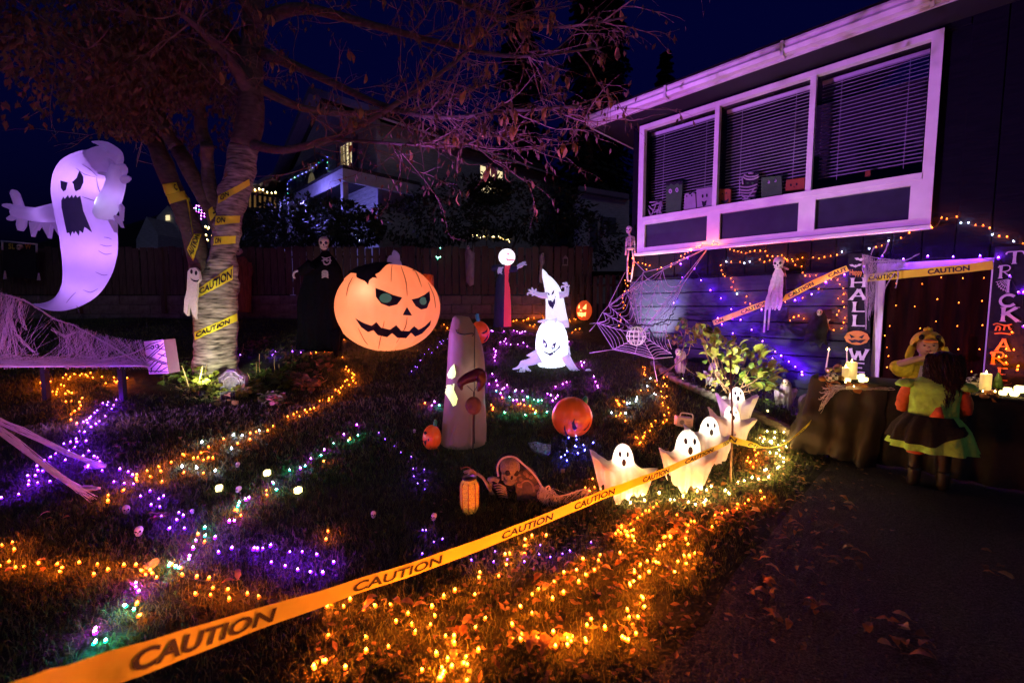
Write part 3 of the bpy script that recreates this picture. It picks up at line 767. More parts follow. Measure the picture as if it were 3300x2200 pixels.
for p, d, lev in left:
    for k in range(7):
        if p.z < 3.6 and rt2.random() < .6: continue
        if (lambda q: q[0] < 560 and q[1] > 400)(proj(p)): continue
        dd = (rvec(rt2) * .6 + V((0, 0, -.8))).normalized(); leafquad(fo, p + rvec(rt2) * .22, dd, rvec(rt2), rt2.uniform(.07, .12), .045, .008)
for p, d, lev in right:
    if rt2.random() < .3: leafquad(fo, p + rvec(rt2) * .05, (rvec(rt2) * .5 - UP).normalized(), rvec(rt2), rt2.uniform(.06, .10), .035, .008)
tag(fo.build('foliage', 'leafp', tree, False), 'dull brown leaves still on the left boughs', kind='stuff')

# ------------------------------------------------------------ caution tape
def tape_on(bvs, quads, label, parent_loc, dist=7):
    """flat strips of tape lying round a stem; a quad = 4 photo points (bl, br, tr, tl) + text + text range"""
    T = thing('caution_tape', label, 'tape', parent_loc, 'caution tape around the tree')
    DEC['dist'] = dist
    for px, c, txt, r0, r1, bi in quads:
        bv = bvs[bi]; c = [px(*p) for p in c]
        def bil(u, v): return tuple((c[0][k] * (1 - u) + c[1][k] * u) * (1 - v) + (c[3][k] * (1 - u) + c[2][k] * u) * v for k in (0, 1))
        q = MB(); nu, nv = 26, 3
        for i in range(nu + 1):
            for j in range(nv + 1): q.v.append(project(bv, *bil(i / nu, j / nv), .014))
        q.f = [(i * (nv + 1) + j, (i + 1) * (nv + 1) + j, (i + 1) * (nv + 1) + j + 1, i * (nv + 1) + j + 1) for i in range(nu) for j in range(nv)]
        st = q.build('strip', 'tape', T)
        if txt:
            vs, tr = textmesh(txt); q = MB()
            for x, y in vs: q.v.append(project(bv, *bil(r0 + x * (r1 - r0), .18 + y * .64), .026))
            q.f = list(tr); q.build('lettering', 'print', st, False)
    return T
tape_on([tbv], [(A6, [(332, 1100), (576, 985), (574, 938), (332, 1052)], 'CAUTION', .05, .82, 0)], 'lowest caution tape strip round the lit foot of the trunk', tb)
tape_on([tbv], [(A6, [(335, 858), (548, 738), (552, 655), (335, 806)], 'CAUTION', .14, .96, 0)], 'slanting caution tape strip across the middle of the trunk', tb + V((0, 0, 1)))
tape_on([tbv], [(A6, [(440, 535), (566, 524), (570, 476), (446, 486)], 'ON', .05, .32, 0)], 'caution tape strip reading N, second band below the fork', tb + V((0, 0, 2)))
tape_on([tbv], [(A6, [(450, 418), (590, 402), (594, 358), (456, 364)], 'ON', .08, .42, 0)], 'caution tape strip reading ON just below the fork', tb + V((0, 0, 2.4)))
tape_on([tbv], [(A6, [(470, 290), (652, 178), (646, 140), (470, 245)], 'ON', .1, .35, 0)], 'caution tape looped over the right stem above the fork', tb + V((0, 0, 3)))
tape_on(limb_bv, [(A6, [(185, 292), (385, 232), (380, 186), (165, 240)], 'CAU', .58, .98, 0)], 'caution tape strip reading CAU across the left stem', tb + V((0, 0, 3)))
tape_on(limb_bv, [(A6, [(160, 240), (240, 220), (215, 165), (140, 175)], 'C', .7, .9, 0)], 'folded end of caution tape high on the left stem', tb + V((0, 0, 3.2)))
tape_on(limb_bv, [(A6, [(322, 632), (365, 470), (322, 470), (286, 560)], 'AUTION', .05, .95, 0)], 'upright caution tape strip dangling down the left stem', tb + V((0, 0, 1.8)))
tape_on(limb_bv, [(A6, [(470, 330), (425, 395), (410, 330), (462, 270)], 'C', .2, .6, 1)], 'short caution tape fold in the fork of the tree', tb + V((0, 0, 2.6)))

def tape_run(name, label, pts, widths, texts, up=V((0, -.25, 1)), group=None, ups=None):
    """a free-hanging tape through 3-D points; texts = (word, u0, u1) in fractions of its length"""
    T = thing(name, label, 'tape', pts[0], group)
    sp = smooth_path(pts, 14); wr = smooth_r(list(widths), 14); uu = [(up.normalized() + V((0, .35 * mn.noise(V((i * .09, len(pts), 2))), 0))).normalized() for i in range(len(sp))]
    if ups: 
        uu = []
        for i in range(len(ups) - 1):
            for j in range(14): uu.append((ups[i].lerp(ups[i + 1], j / 14)).normalized())
        uu.append(ups[-1].normalized())
    wv = []
    for i, p in enumerate(sp):
        d = (sp[min(i + 1, len(sp) - 1)] - sp[max(i - 1, 0)]).normalized(); u = uu[i] - d * uu[i].dot(d); wv.append(u.normalized() * wr[i])
    for i in range(len(sp)): sp[i] = sp[i] + UP * (.006 * mn.noise(V((i * .21, 3, 1))) + .008 * mn.noise(V((i * .07, 8, 1))))
    L = [0]
    for i in range(1, len(sp)): L.append(L[-1] + (sp[i] - sp[i - 1]).length)
    q = MB(); n = len(sp)
    for p, v in zip(sp, wv):
        for k in range(5): q.v.append(p + v * (k / 4 - .5) + v.cross(V((1, 0, 0))) * .03 * math.sin(k * 1.57) * mn.noise(p * 3))
    q.f = [(i * 5 + k, i * 5 + 5 + k, i * 5 + 6 + k, i * 5 + k + 1) for i in range(n - 1) for k in range(4)]
    st = q.build('strip', 'tape', T)
    def samp(l):
        l = min(max(l, 0), L[-1] - 1e-6)
        for i in range(n - 1):
            if L[i + 1] >= l:
                t = (l - L[i]) / max(1e-9, L[i + 1] - L[i]); return sp[i].lerp(sp[i + 1], t), wv[i].lerp(wv[i + 1], t), (sp[i + 1] - sp[i])
    for word, u0, u1 in texts:
        vs, tr = textmesh(word)
        # fine strips so that the print follows the sag
        q = MB()
        for x, y in vs:
            p, v, d = samp((u0 + x * (u1 - u0)) * L[-1]); nrm = d.cross(v).normalized()
            if nrm.dot(p - CAM) > 0: nrm = -nrm
            q.v.append(p + v * ((y - .5) * .64) + nrm * .0035)
        q.f = list(tr); q.build('lettering', 'print', st, False)
    return T
def tx(pts_px, xs):
    """fractions of a path for given photo x, by 3-D length"""
    sp = smooth_path([p for p, _ in pts_px], 14); xx = smooth_r([q for _, q in pts_px], 14); L = [0]
    for i in range(1, len(sp)): L.append(L[-1] + (sp[i] - sp[i - 1]).length)
    out = []
    for x in xs:
        k = min(range(len(xx)), key=lambda i: abs(xx[i] - x)); out.append(L[k] / L[-1])
    return out
mt = [((-260, 2392), .62), ((60, 2262), .74), ((388, 2144), .95), ((884, 1977), 1.45), ((1387, 1812), 1.98), ((1850, 1632), 2.62), ((2003, 1572), 2.85), ((2194, 1494), 3.15), ((2349, 1424), 3.52)]
mp_ = [at(*p, y) for p, y in mt]; mpx = list(zip(mp_, [p[0] for p, _ in mt]))
f = tx(mpx, [440, 884, 1152, 1412, 1573, 1750, 1850, 1976, 2075, 2148, 2210, 2280, 2320, 2345])
tape_run('caution_tape', 'long caution tape stretched across the foreground to the rusty stake', mp_, [.075] * 7 + [.06, .05],
         [('CAUTION', f[0], f[1]), ('CAUTION', f[2], f[3]), ('CAUTION', f[4], f[5]), ('CAUTION', f[6], f[7]), ('CAUTION', f[8], f[9]), ('CAUTION', f[10], f[11]), ('TION', f[12], f[13])])
mt = [((2349, 1412), 3.52), ((2418, 1432), 3.7), ((2470, 1443), 3.85), ((2530, 1428), 4.0), ((2580, 1390), 4.2), ((2632, 1336), 4.5), ((2648, 1305), 4.6)]
mp_ = [at(*p, y) for p, y in mt]
tape_run('caution_tape', 'short slack caution tape from the rusty stake to the table', mp_, [.055, .055, .04, .05, .06, .05, .04], [('N', .0, .06), ('CAUTION', .16, .4), ('CAUTION', .5, .72), ('CAUTION', .8, .95)], ups=[V((0, -.1, 1)), V((0, -.5, 1)), V((0, -1.4, .7)), V((0, -1, 1)), V((0, -.5, 1)), V((0, -.3, 1)), V((0, 0, 1))])
stx = gp(2353, 1560)
st = MB(); st.tube([stx - UP * .1, stx + UP * .5, at(2353, 1150, stx.y)], .008, 7); st.tube([at(2353, 1150, stx.y), at(2353, 1150, stx.y) + V((.0, 0, .02))], .013, 7)
tag(st.build('garden_stake', 'metal'), 'thin rusty metal stake holding the caution tape', 'stake')
def wtape(label, ends, word_ranges, wd=.09):
    p = [wall(*B2(*e), 7.60 - .02 * i) for i, e in enumerate(ends)]
    return tape_run('caution_tape', label, p, [wd] * len(p), word_ranges, up=V((0, 0, 1)))
p = [wall(*B1(1040, 890), 7.62), wall(*B1(1480, 725), 7.60), wall(*B1(1640, 680), 7.6), wall(*B2(330, 680), 7.6), wall(*B2(605, 560), 7.6)]
tape_run('caution_tape', 'caution tape slanting up the wall behind the hanging cloth ghoul', p, [.085] * 5, [('ON', .02, .09), ('CAUTION', .24, .45), ('CAUTION', .60, .78), ('CAUT', .88, .995)], up=UP)
p = [wall(*B2(745, 645), 7.60), wall(*B2(1200, 600), 7.61), wall(*B2(1830, 535), 7.62)]
tape_run('caution_tape', 'caution tape stretched level across the top of the door', p, [.10] * 3, [('CAUTION', .04, .30), ('CAUTION', .53, .84)], up=UP)

# ------------------------------------------------------------ bed at the foot of the tree
tg = gp(*A6(545, 1425))
ts = thing('tombstone', 'small ornate grey tombstone spotlit at the foot of the tree', 'tombstone', tg)
c = [(465, 1320), (500, 1290), (520, 1272), (570, 1272), (595, 1295), (628, 1312), (625, 1400), (630, 1432), (470, 1425), (480, 1400)]
def A6at(p, Y): return at(*A6(*p), Y)
YT = tg.y
b = MB(); b.prism([A6at(p, YT) for p in c], V((0, .07, 0))); b.build('slab', 'stone', ts, False)
q = MB()
arch = [(500, 1400), (500, 1350), (515, 1322), (545, 1312), (575, 1320), (592, 1345), (594, 1400)]
q.tube(smooth_path([A6at(p, YT - .01) for p in arch], 4), .012, 6)
q.tube(smooth_path([A6at(p, YT - .01) for p in [(475, 1325), (505, 1300), (525, 1285), (565, 1285), (590, 1305), (620, 1322)]], 4), .012, 6)
for cx, cy, rr_, sg in ((497, 1335, 14, 1), (602, 1332, 14, -1), (545, 1296, 10, 1), (488, 1370, 9, 1), (608, 1370, 9, -1)):
    q.tube([A6at((cx + sg * rr_ * (1 - k / 16) * math.cos(k * .75), cy + rr_ * (1 - k / 16) * math.sin(k * .75)), YT - .012) for k in range(14)], .008, 5)
q.build('carving', mat('stone_relief', (.42, .41, .38), .85, .3, 30, .4), ts)
sp0 = gp(*A6(525, 1465))
fx = thing('spotlight', 'black garden spotlight in front of the small tombstone', 'lamp', sp0)
b = MB(); tgt = at(*A6(455, 1130), TY) ; dd = (tgt - (sp0 + UP * .08)).normalized(); hx, hy = frame(dd)
b.box(sp0 + UP * .085, .15, .07, .09, (hx, hy, dd)); b.build('housing', 'blackp', fx, False)
b = MB(); b.tube([sp0, sp0 + UP * .08], .008, 6); b.build('spike', 'blackp', fx)
b = MB(); b.box(sp0 + UP * .085 + dd * .047, .13, .055, .004, (hx, hy, dd)); b.build('lens', mat('spot_lens', (1, 1, .9), .2, 0, 5, emit=(1, .95, .6), es=12), fx, False)
light('spot_beam', 'SPOT', sp0 + UP * .13 + dd * .05 - V((0, .12, 0)), 8, (1, .95, .7), fx, .03, tgt - UP * .1, 130, .8)

sp1 = gp(*A6(372, 1440))  # second spotlight, added to light the trunk behind the tombstone
fx = thing('spotlight', 'added spotlight hidden in the leaves to light the trunk foot', 'lamp', sp1)
dd = (at(*A6(455, 1050), TY - .3) - sp1).normalized(); hx, hy = frame(dd)
b = MB(); b.lathe(sp1 + UP * .06, [(.001, -.06), (.03, -.055), (.042, .0), (.042, .02), (.036, .02)], 12, (hx, hy, dd)); b.build('housing', 'blackp', fx)
light('spot_beam', 'SPOT', sp1 + UP * .22 + dd * .05, 105, (1, .95, .58), fx, .03, at(*A6(455, 1150), TY - .3), 120, .9)
rb = random.Random(31)
def leafy_clump(name, label, px, spots, n, size, m, seed, Ydefault=None, group=None):
    """low plant: stems + round lobed leaves, each leaf an object of its own"""
    r = random.Random(seed); c0 = gp(*px(*spots[0])); T = thing(name, label, 'plant', c0, group)
    mes = []
    for k in range(3):
        q = MB(); q.v.append(V((0, 0, 0))); nn = 12
        for i in range(nn): 
            a = 6.283 * i / nn; rr2 = (1 if i % 2 else .84) * (.5 + .0 * r.random()); q.v.append(V((math.cos(a) * rr2 + .35, math.sin(a) * rr2, .10 * math.cos(2 * a) + r.uniform(-.04, .04) + .06)))
        q.f = [(0, 1 + i, 1 + (i + 1) % nn) for i in range(nn)]
        me = q.mesh('leaf'); me.materials.append(M[m]); mes.append(me)
    stm = MB()
    for i in range(n):
        sx, sy = r.choice(spots); g_ = gp(*px(sx + r.uniform(-34, 34), sy + r.uniform(-12, 14))); h = r.uniform(.02, .16)
        tp = g_ + V((r.uniform(-.05, .05), r.uniform(-.05, .05), h)); stm.tube([g_, tp], .0025, 4, False)
        inst('leaf', r.choice(mes), T, tp, Quaternion((r.uniform(-1, 1), r.uniform(-1, 1), r.uniform(-.2, .2)), r.uniform(-.9, .9)) @ Quaternion((0, 0, 1), r.uniform(0, 6.28)), size * r.uniform(.6, 1.25))
    tag(stm.build('stems', 'green', T), None, kind='stuff'); return T
leafy_clump('geranium', 'bright green low leaves lit beside the small tombstone', A6, [(400, 1400), (440, 1420), (350, 1330), (420, 1350), (300, 1380), (640, 1400), (620, 1440), (520, 1480), (430, 1290), (360, 1400), (460, 1440), (580, 1440), (660, 1380), (330, 1420)], 240, .08, 'greeny', 1)
leafy_clump('geranium', 'dull green leafy clump left of the trunk by the mummy box', A6, [(220, 1330), (180, 1360), (250, 1370), (280, 1300), (210, 1300), (180, 1290), (260, 1260), (300, 1340)], 110, .08, 'green', 2)
leafy_clump('geranium', 'broad-leaved clump right of the small tombstone', A6, [(740, 1420), (800, 1350), (850, 1380), (700, 1350), (860, 1330), (780, 1480), (690, 1420), (720, 1300), (900, 1300)], 150, .115, 'green', 3)
leafy_clump('geranium', 'pale tan-green leafy clump nearest the orange light string', A6, [(950, 1390), (1000, 1400), (1050, 1360), (920, 1350), (830, 1490), (980, 1300), (1080, 1290)], 100, .115, 'leafb', 4)
leafy_clump('geranium', 'dark leafy clump behind the bed under the black-robed skeleton', A6, [(680, 1150), (740, 1130), (860, 1220), (640, 1190), (900, 1260), (1000, 1230), (1100, 1230), (780, 1210)], 110, .09, 'leafp', 5)
stk = thing('dried_stalks', 'dry straw stalks standing in the bed round the trunk', 'plant', gp(*A6(350, 1400)))
for (x0, y0, x1, y1) in [(300, 1400, 250, 1250), (340, 1400, 375, 1250), (390, 1330, 400, 1240), (290, 1330, 260, 1270), (650, 1350, 690, 1310), (690, 1330, 692, 1225), (718, 1325, 712, 1180), (740, 1330, 755, 1265), (610, 1235, 625, 1285), (830, 1280, 828, 1240), (805, 1290, 800, 1200), (430, 1310, 410, 1260), (600, 1190, 618, 1120), (370, 1300, 350, 1330), (660, 1330, 640, 1295)]:
    g_ = gp(*A6(x0, y0)); q = MB(); t_ = at(*A6(x1, y1), g_.y - .05); q.tube([g_ - UP * .02, (g_ + t_) / 2 + rvec(rb) * .01, t_], [.006, .005, .003], 5); q.build('stalk', 'straw', stk)
hay = MB()
for i in range(240):
    g_ = gp(*A6(rb.gauss(370, 60), rb.gauss(1400, 30))); d = rvec(rb); d.z = abs(d.z) * .5; hay.tube([g_ + UP * .01, g_ + d * rb.uniform(.05, .14) + UP * .02], .002, 3, False)
tag(hay.build('straw_litter', 'straw', stk), None, kind='stuff')

# ============================================================ inflatables
def fabric(name, col, emit, es, tr=.5, var=.06):
    return mat(name, col, .55, var, 3, .45, emit=emit, es=es, trans=tr, bscale=9)
SEAM_CREASES = []
# ---- big ghost at the left
GY = 9.4
gh = thing('inflatable_ghost', 'huge purple-lit inflatable ghost with raised arms and dark open mouth', 'inflatable', at(*C1(500, 1500), GY))
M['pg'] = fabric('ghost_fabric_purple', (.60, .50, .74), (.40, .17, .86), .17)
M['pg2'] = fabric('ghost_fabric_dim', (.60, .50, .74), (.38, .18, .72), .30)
body = MB()
pxtube(body, [(285, 1462, 4), (345, 1476, 22), (440, 1476, 48), (540, 1450, 74), (640, 1378, 108), (705, 1285, 135), (745, 1150, 162), (758, 1000, 181), (750, 870, 187), (722, 720, 190), (688, 560, 184), (685, 430, 172), (706, 345, 150), (760, 285, 118), (838, 250, 88)], C1, GY, 26, 5, .9)
gbv = body.bvh(); body.build('body', 'pg', gh)
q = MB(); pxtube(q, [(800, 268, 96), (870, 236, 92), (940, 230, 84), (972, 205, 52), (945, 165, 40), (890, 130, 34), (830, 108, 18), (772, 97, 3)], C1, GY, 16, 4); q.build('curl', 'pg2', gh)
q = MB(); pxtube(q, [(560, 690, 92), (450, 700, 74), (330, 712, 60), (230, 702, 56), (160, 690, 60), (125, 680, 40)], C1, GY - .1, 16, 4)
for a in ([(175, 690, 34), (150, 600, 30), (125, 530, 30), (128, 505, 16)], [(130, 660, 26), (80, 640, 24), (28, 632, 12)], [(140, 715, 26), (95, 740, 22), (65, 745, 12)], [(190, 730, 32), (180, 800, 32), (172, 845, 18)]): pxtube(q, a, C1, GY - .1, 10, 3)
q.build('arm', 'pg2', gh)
q = MB()
for a, bx_, t_ in (((240, 770), (310, 770), (262, 895)), ((330, 770), (425, 775), (404, 908)), ((420, 770), (515, 770), (500, 898)), ((505, 760), (570, 760), (556, 830)), ((275, 770), (340, 770), (300, 840))):
    q.prism([at(*C1(*a), GY - .12), at(*C1(*bx_), GY - .12), at(*C1(*t_), GY - .08)], V((0, .08, 0)))
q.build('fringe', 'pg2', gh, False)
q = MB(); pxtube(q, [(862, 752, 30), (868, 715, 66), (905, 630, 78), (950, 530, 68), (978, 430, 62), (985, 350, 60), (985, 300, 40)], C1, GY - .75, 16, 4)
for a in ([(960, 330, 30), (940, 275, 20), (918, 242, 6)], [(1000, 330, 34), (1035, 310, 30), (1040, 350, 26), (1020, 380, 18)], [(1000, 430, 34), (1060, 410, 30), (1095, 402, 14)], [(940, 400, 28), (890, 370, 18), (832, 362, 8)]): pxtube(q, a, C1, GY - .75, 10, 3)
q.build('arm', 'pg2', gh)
q = MB()
for a, bx_, t_ in (((930, 700), (990, 720), (1018, 818)), ((900, 740), (960, 760), (962, 862)), ((990, 600), (1020, 640), (1012, 760))):
    q.prism([at(*C1(*a), GY - .72), at(*C1(*bx_), GY - .72), at(*C1(*t_), GY - .7)], V((0, .08, 0)))
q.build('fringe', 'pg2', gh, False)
light('ghost_lamp', 'POINT', at(*C1(945, 540), GY - .75), 2.2, (.6, .36, 1), gh, .12)
light('ghost_lamp', 'POINT', at(*C1(380, 708), GY - .1), 1.6, (.6, .36, 1), gh, .12)
M['hole'] = mat('ghost_print', (.02, .012, .06), .7, .2, 8, emit=(.03, .015, .12), es=.35)
decal(gbv, [[(515, 425), (575, 443), (560, 505), (540, 518), (520, 490)]], 'eye', 'hole', gh, .02, 14, GY, C1)
decal(gbv, [[(668, 343), (700, 395), (702, 440), (675, 500), (640, 518), (628, 500), (620, 455), (607, 440), (645, 405)]], 'eye', 'hole', gh, .02, 14, GY, C1)
decal(gbv, [[(523, 595), (540, 560), (552, 580), (578, 545), (588, 575), (608, 545), (618, 572), (640, 545), (652, 570), (675, 552), (700, 680), (775, 862), (712, 815), (700, 868), (672, 845), (668, 890), (640, 850), (628, 875), (615, 850), (600, 895), (588, 862), (570, 868), (555, 800), (525, 650)]], 'mouth', 'hole', gh, .02, 14, GY, C1)
light('ghost_lamp', 'POINT', at(*C1(812, 590), GY - .85), 3.2, (.75, .8, 1), gh, .05)  # added in front of the body to make its hot spot
light('ghost_lamp', 'POINT', at(*C1(760, 1000), GY), 26, (.55, .27, 1), gh, .1)
light('ghost_lamp', 'POINT', at(*C1(690, 480), GY), 30, (.62, .36, 1), gh, .1)
light('ghost_lamp', 'POINT', at(*C1(700, 1300), GY), 10, (.55, .3, .9), gh, .1)
for pts in ([(690, 285), (760, 330), (815, 388)], [(640, 320), (710, 372), (800, 395)], [(808, 395), (822, 480), (858, 570)], [(870, 900), (905, 905), (936, 918)], [(825, 1012), (880, 1042), (936, 1035)], [(800, 1190), (860, 1216), (900, 1214)], [(840, 960), (890, 975), (938, 970)], [(690, 560), (760, 585), (820, 600)], [(700, 1340), (760, 1360), (820, 1330)], [(560, 1450), (600, 1400), (640, 1360)]): SEAM_CREASES.append(pts)
q = MB()
for e in ((480, 1620), (760, 1640)):
    q.tube([at(*C1(620, 1400), GY), gp(*C1(e[0], e[1] + 160))], .006, 5)
q.build('tether', 'blackp', gh)

SEAMS = []
# ---- big orange pumpkin with a face of its own
PY = 8.75
pc = at(*A7(1095, 745), PY); sc = PY / 1403 / 3.136
pk = thing('inflatable_pumpkin', 'giant orange inflatable pumpkin with scowling face on the lawn', 'inflatable', gp(*A7(1095, 1188)))
M['po'] = fabric('pumpkin_fabric', (.82, .34, .16), (1, .26, .10), .20, .45)
ribs = 12
def prib(a, t): return 1 - .035 * (1 - abs(math.sin(a * ribs / 2))) ** 2.0 * math.sin(t) + (-.10 if t < .35 else 0) * (1 - t / .35)
b = MB(); b.ell(pc - UP * 8 * sc, 524 * sc, 490 * sc, 442 * sc, 96, 40, None, prib); pbv = b.bvh(); b.build('body', 'po', pk)
M['ps'] = fabric('pumpkin_stem', (.45, .4, .6), (.35, .25, .7), .16)
q = MB(); pxtube(q, [(1165, 330, 75), (1160, 275, 66), (1175, 235, 44), (1160, 195, 24), (1150, 186, 8)], A7, PY, 12, 4); q.build('stem', 'ps', pk)
eyeL = [(975, 560), (1060, 590), (1150, 630), (1240, 655), (1190, 725), (1110, 745), (1030, 715), (980, 650)]
eyeR = [(1335, 675), (1400, 660), (1470, 625), (1515, 590), (1522, 680), (1490, 760), (1430, 775), (1375, 740)]
decal(pbv, [eyeL, eyeR, [(1290, 750), (1245, 830), (1340, 835)]], 'face', 'print', pk, .012, 10, PY, A7)
M['pupil'] = mat('green_pupil', (.05, .10, .06), .6, .2, 8, emit=(.12, .28, .2), es=.3)
decal(pbv, [[(1075 + 62 * math.cos(k * .45), 662 + 48 * math.sin(k * .45)) for k in range(14)], [(1448 + 36 * math.cos(k * .45), 690 + 40 * math.sin(k * .45)) for k in range(14)]], 'pupil', 'pupil', pk, .016, 10, PY, A7)
up_ = [(770, 860), (850, 905), (930, 935), (985, 900), (1030, 955), (1120, 975), (1180, 930), (1230, 985), (1310, 990), (1360, 940), (1405, 975), (1470, 940), (1530, 880)]
lo_ = [(1520, 930), (1440, 1015), (1370, 1045), (1330, 1005), (1280, 1060), (1190, 1055), (1140, 1010), (1090, 1050), (1000, 1030), (950, 980), (900, 1000), (830, 950)]
decal(pbv, [up_ + lo_], 'mouth', 'print', pk, .012, 10, PY, A7)
light('pumpkin_lamp', 'POINT', at(*A7(900, 620), PY - .72), 5, (1, .85, 1), pk, .05)
light('pumpkin_lamp', 'POINT', pc - UP * .15 - V((.1, .15, 0)), 62, (1, .62, .5), pk, .12)
for pts in ([(1140, 320), (1132, 400), (1130, 500)], [(1230, 340), (1280, 500), (1292, 640)], [(1292, 850), (1270, 960), (1180, 1110)], [(1340, 340), (1400, 440), (1435, 550)], [(745, 450), (700, 540), (680, 640)], [(1062, 890), (1030, 1040), (1000, 1170)], [(800, 960), (860, 1080), (900, 1130)], [(1500, 500), (1560, 640), (1575, 760)]): SEAMS.append(pts)
# black ragged cape thrown over its top
cp = MB()
oc = [(640, 365), (600, 250), (700, 215), (860, 185), (1000, 190), (1090, 240), (1150, 320), (1085, 350), (1060, 375), (1020, 420), (985, 440), (1000, 475), (945, 470), (915, 500), (905, 542), (870, 500), (840, 490), (800, 470), (790, 430), (740, 425), (690, 400)]
capo = decal(pbv, [oc], 'ragged_cape', 'black', None, .05, 12, PY, A7)
tag(capo, 'ragged black cape draped over the top of the giant pumpkin', 'cape')
def A7at(x, y, Y): return at(*A7(x, y), Y)
q = MB(); q.prism([A7at(*p_, PY + .05) for p_ in [(1445, 415), (1530, 420), (1540, 560), (1500, 500)]], V((0, .3, 0)))
tag(q.build('orange_bucket', 'orangep'), 'orange tub half hidden behind the giant pumpkin', 'tub')

# ---- tan sack-like inflatable seen from the side (plain stand-in)
tg_ = gp(*A8(265, 1290)); OY = tg_.y
oc_ = thing('inflatable_sack', 'tall tan tapering inflatable with glowing lime patches on the lawn', 'inflatable', tg_)
M['tan'] = fabric('tan_fabric', (.24, .165, .115), (.5, .36, .26), .045, .35, .12)
b = MB(); pxtube(b, [(262, 1300, 118), (266, 1270, 136), (268, 1150, 134), (272, 1000, 126), (278, 850, 116), (276, 700, 104), (262, 590, 88), (255, 540, 66), (252, 505, 50), (252, 495, 30)], A8, OY + .2, 26, 5, .85)
for i, p in enumerate(b.v): b.v[i] = p + V((mn.noise(p * 4), mn.noise(p * 4 + V((5, 5, 5))), 0)) * .012
obv = b.bvh(); b.build('body', 'tan', oc_)
M['limeglow'] = mat('lime_patch', (.6, .8, .3), .6, .05, 8, emit=(.72, 1, .30), es=1.0)
decal(obv, [[(212, 778), (222, 830), (218, 855), (200, 868), (178, 862), (172, 842), (190, 805)]], 'lime_patch', 'limeglow', oc_, .008, 8, OY, A8)
decal(obv, [[(160, 905), (195, 902), (205, 920), (232, 985), (222, 1022), (205, 1030), (190, 1000), (165, 960), (152, 940)]], 'lime_patch', 'limeglow', oc_, .008, 8, OY, A8)
q = MB(); q.tube([project(obv, *A8(329, y), .008) for y in range(560, 1270, 30)], .004, 5); q.build('seam', 'print', oc_)
q = MB(); q.tube(smooth_path([project(obv, *A8(x, y), .006) for x, y in ((222, 575), (230, 595), (270, 605), (320, 598), (365, 600))], 3), .005, 5); q.build('seam', 'print', oc_)
q = MB(); pxtube(q, [(200, 1300, 44), (262, 1308, 46), (300, 1300, 30)], A8, OY + .15, 10, 3); q.build('blower', 'tan', oc_)
light('sack_lamp', 'POINT', at(*A8(335, 880), OY - .16), 1.6, (1, .97, .9), oc_, .03)
# drooping maroon balloon on a stick beside it
ms = at(*A8(325, 1020), OY - .30)
ml = thing('foil_balloon', 'sagging maroon balloon on a thin stick before the tan inflatable', 'balloon', gp(*A8(330, 1290)))
M['maroon'] = mat('maroon_film', (.055, .012, .016), .35, .3, 12, .2)
q = MB(); YB = OY - .34
pxtube(q, [(255, 935, 6), (248, 895, 24), (280, 868, 30), (325, 850, 36), (358, 845, 44), (372, 878, 34), (362, 915, 20), (350, 942, 6)], A8, YB, 12, 4, .6); q.build('film', 'maroon', ml)
q = MB(); q.tube([at(*A8(286, 908), YB), at(*A8(326, 945), YB), at(*A8(348, 910), YB)], .004, 5); q.tube([at(*A8(326, 945), YB), at(*A8(324, 1020), YB), gp(*A8(322, 1290))], .006, 5); q.build('stick', 'maroon', ml)
q = MB(); q.ell(at(*A8(325, 1027), YB), .075, .03, .085, 14, 8); q.build('weight', mat('brown_disc', (.10, .05, .03), .6, .4, 15, .3), ml)

# ---- pumpkin-headed reaper
RY = 11.3
rp_ = thing('inflatable_reaper', 'black-robed inflatable reaper with glowing white pumpkin head', 'inflatable', gp(*C3(140, 895)))
M['rob'] = fabric('reaper_robe', (.03, .03, .08), (.03, .03, .14), .12, .4)
M['rr'] = fabric('reaper_red', (.7, .06, .12), (1, .05, .12), .75)
M['rh'] = fabric('reaper_head', (.9, .9, .95), (.92, .88, 1), 1.7)
M['rpk'] = mat('pink_print', (.8, .1, .3), .6, .1, 8, emit=(1, .10, .22), es=.8)
M['rhand'] = fabric('reaper_hand', (.6, .55, .75), (.5, .42, .85), .45)
b = MB(); pxtube(b, [(125, 900, 96), (128, 800, 92), (130, 650, 86), (130, 500, 76), (130, 410, 66), (140, 360, 52), (155, 290, 68), (165, 250, 60), (170, 215, 30)], C3, RY + .15, 22, 4, .8); rbv = b.bvh(); b.build('robe', 'rob', rp_)
decal(rbv, [[(140, 235), (210, 235), (190, 330), (185, 410), (200, 480), (210, 650), (214, 890), (140, 890), (144, 650), (150, 430), (152, 330)]], 'front_panel', 'rr', rp_, .02, 12, RY, C3)
b = MB(); b.ell(at(*C3(175, 157), RY), 88 * RY / 1403 / 3.267, .20, 86 * RY / 1403 / 3.267, 48, 20, None, lambda a, t: 1 - .03 * (1 - abs(math.sin(a * 5))) ** 2); hbv = b.bvh(); b.build('head', 'rh', rp_)
decal(hbv, [[(178, 112), (208, 132), (180, 138)], [(240, 128), (252, 134), (240, 142)]], 'eye', 'rpk', rp_, .012, 6, RY, C3)
decal(hbv, [[(165, 168), (185, 176), (195, 184), (205, 178), (215, 184), (228, 178), (238, 184), (252, 176), (248, 194), (238, 192), (228, 198), (215, 190), (205, 198), (195, 192), (180, 196), (172, 184)]], 'mouth', 'rpk', rp_, .012, 6, RY, C3)
for pts in ([(150, 275, 40), (90, 270, 34), (30, 275, 30), (50, 290, 24)], [(205, 275, 38), (245, 285, 34), (285, 280, 26)]):
    q = MB(); pxtube(q, pts, C3, RY - .2, 12, 3); q.build('sleeve', 'rob', rp_)
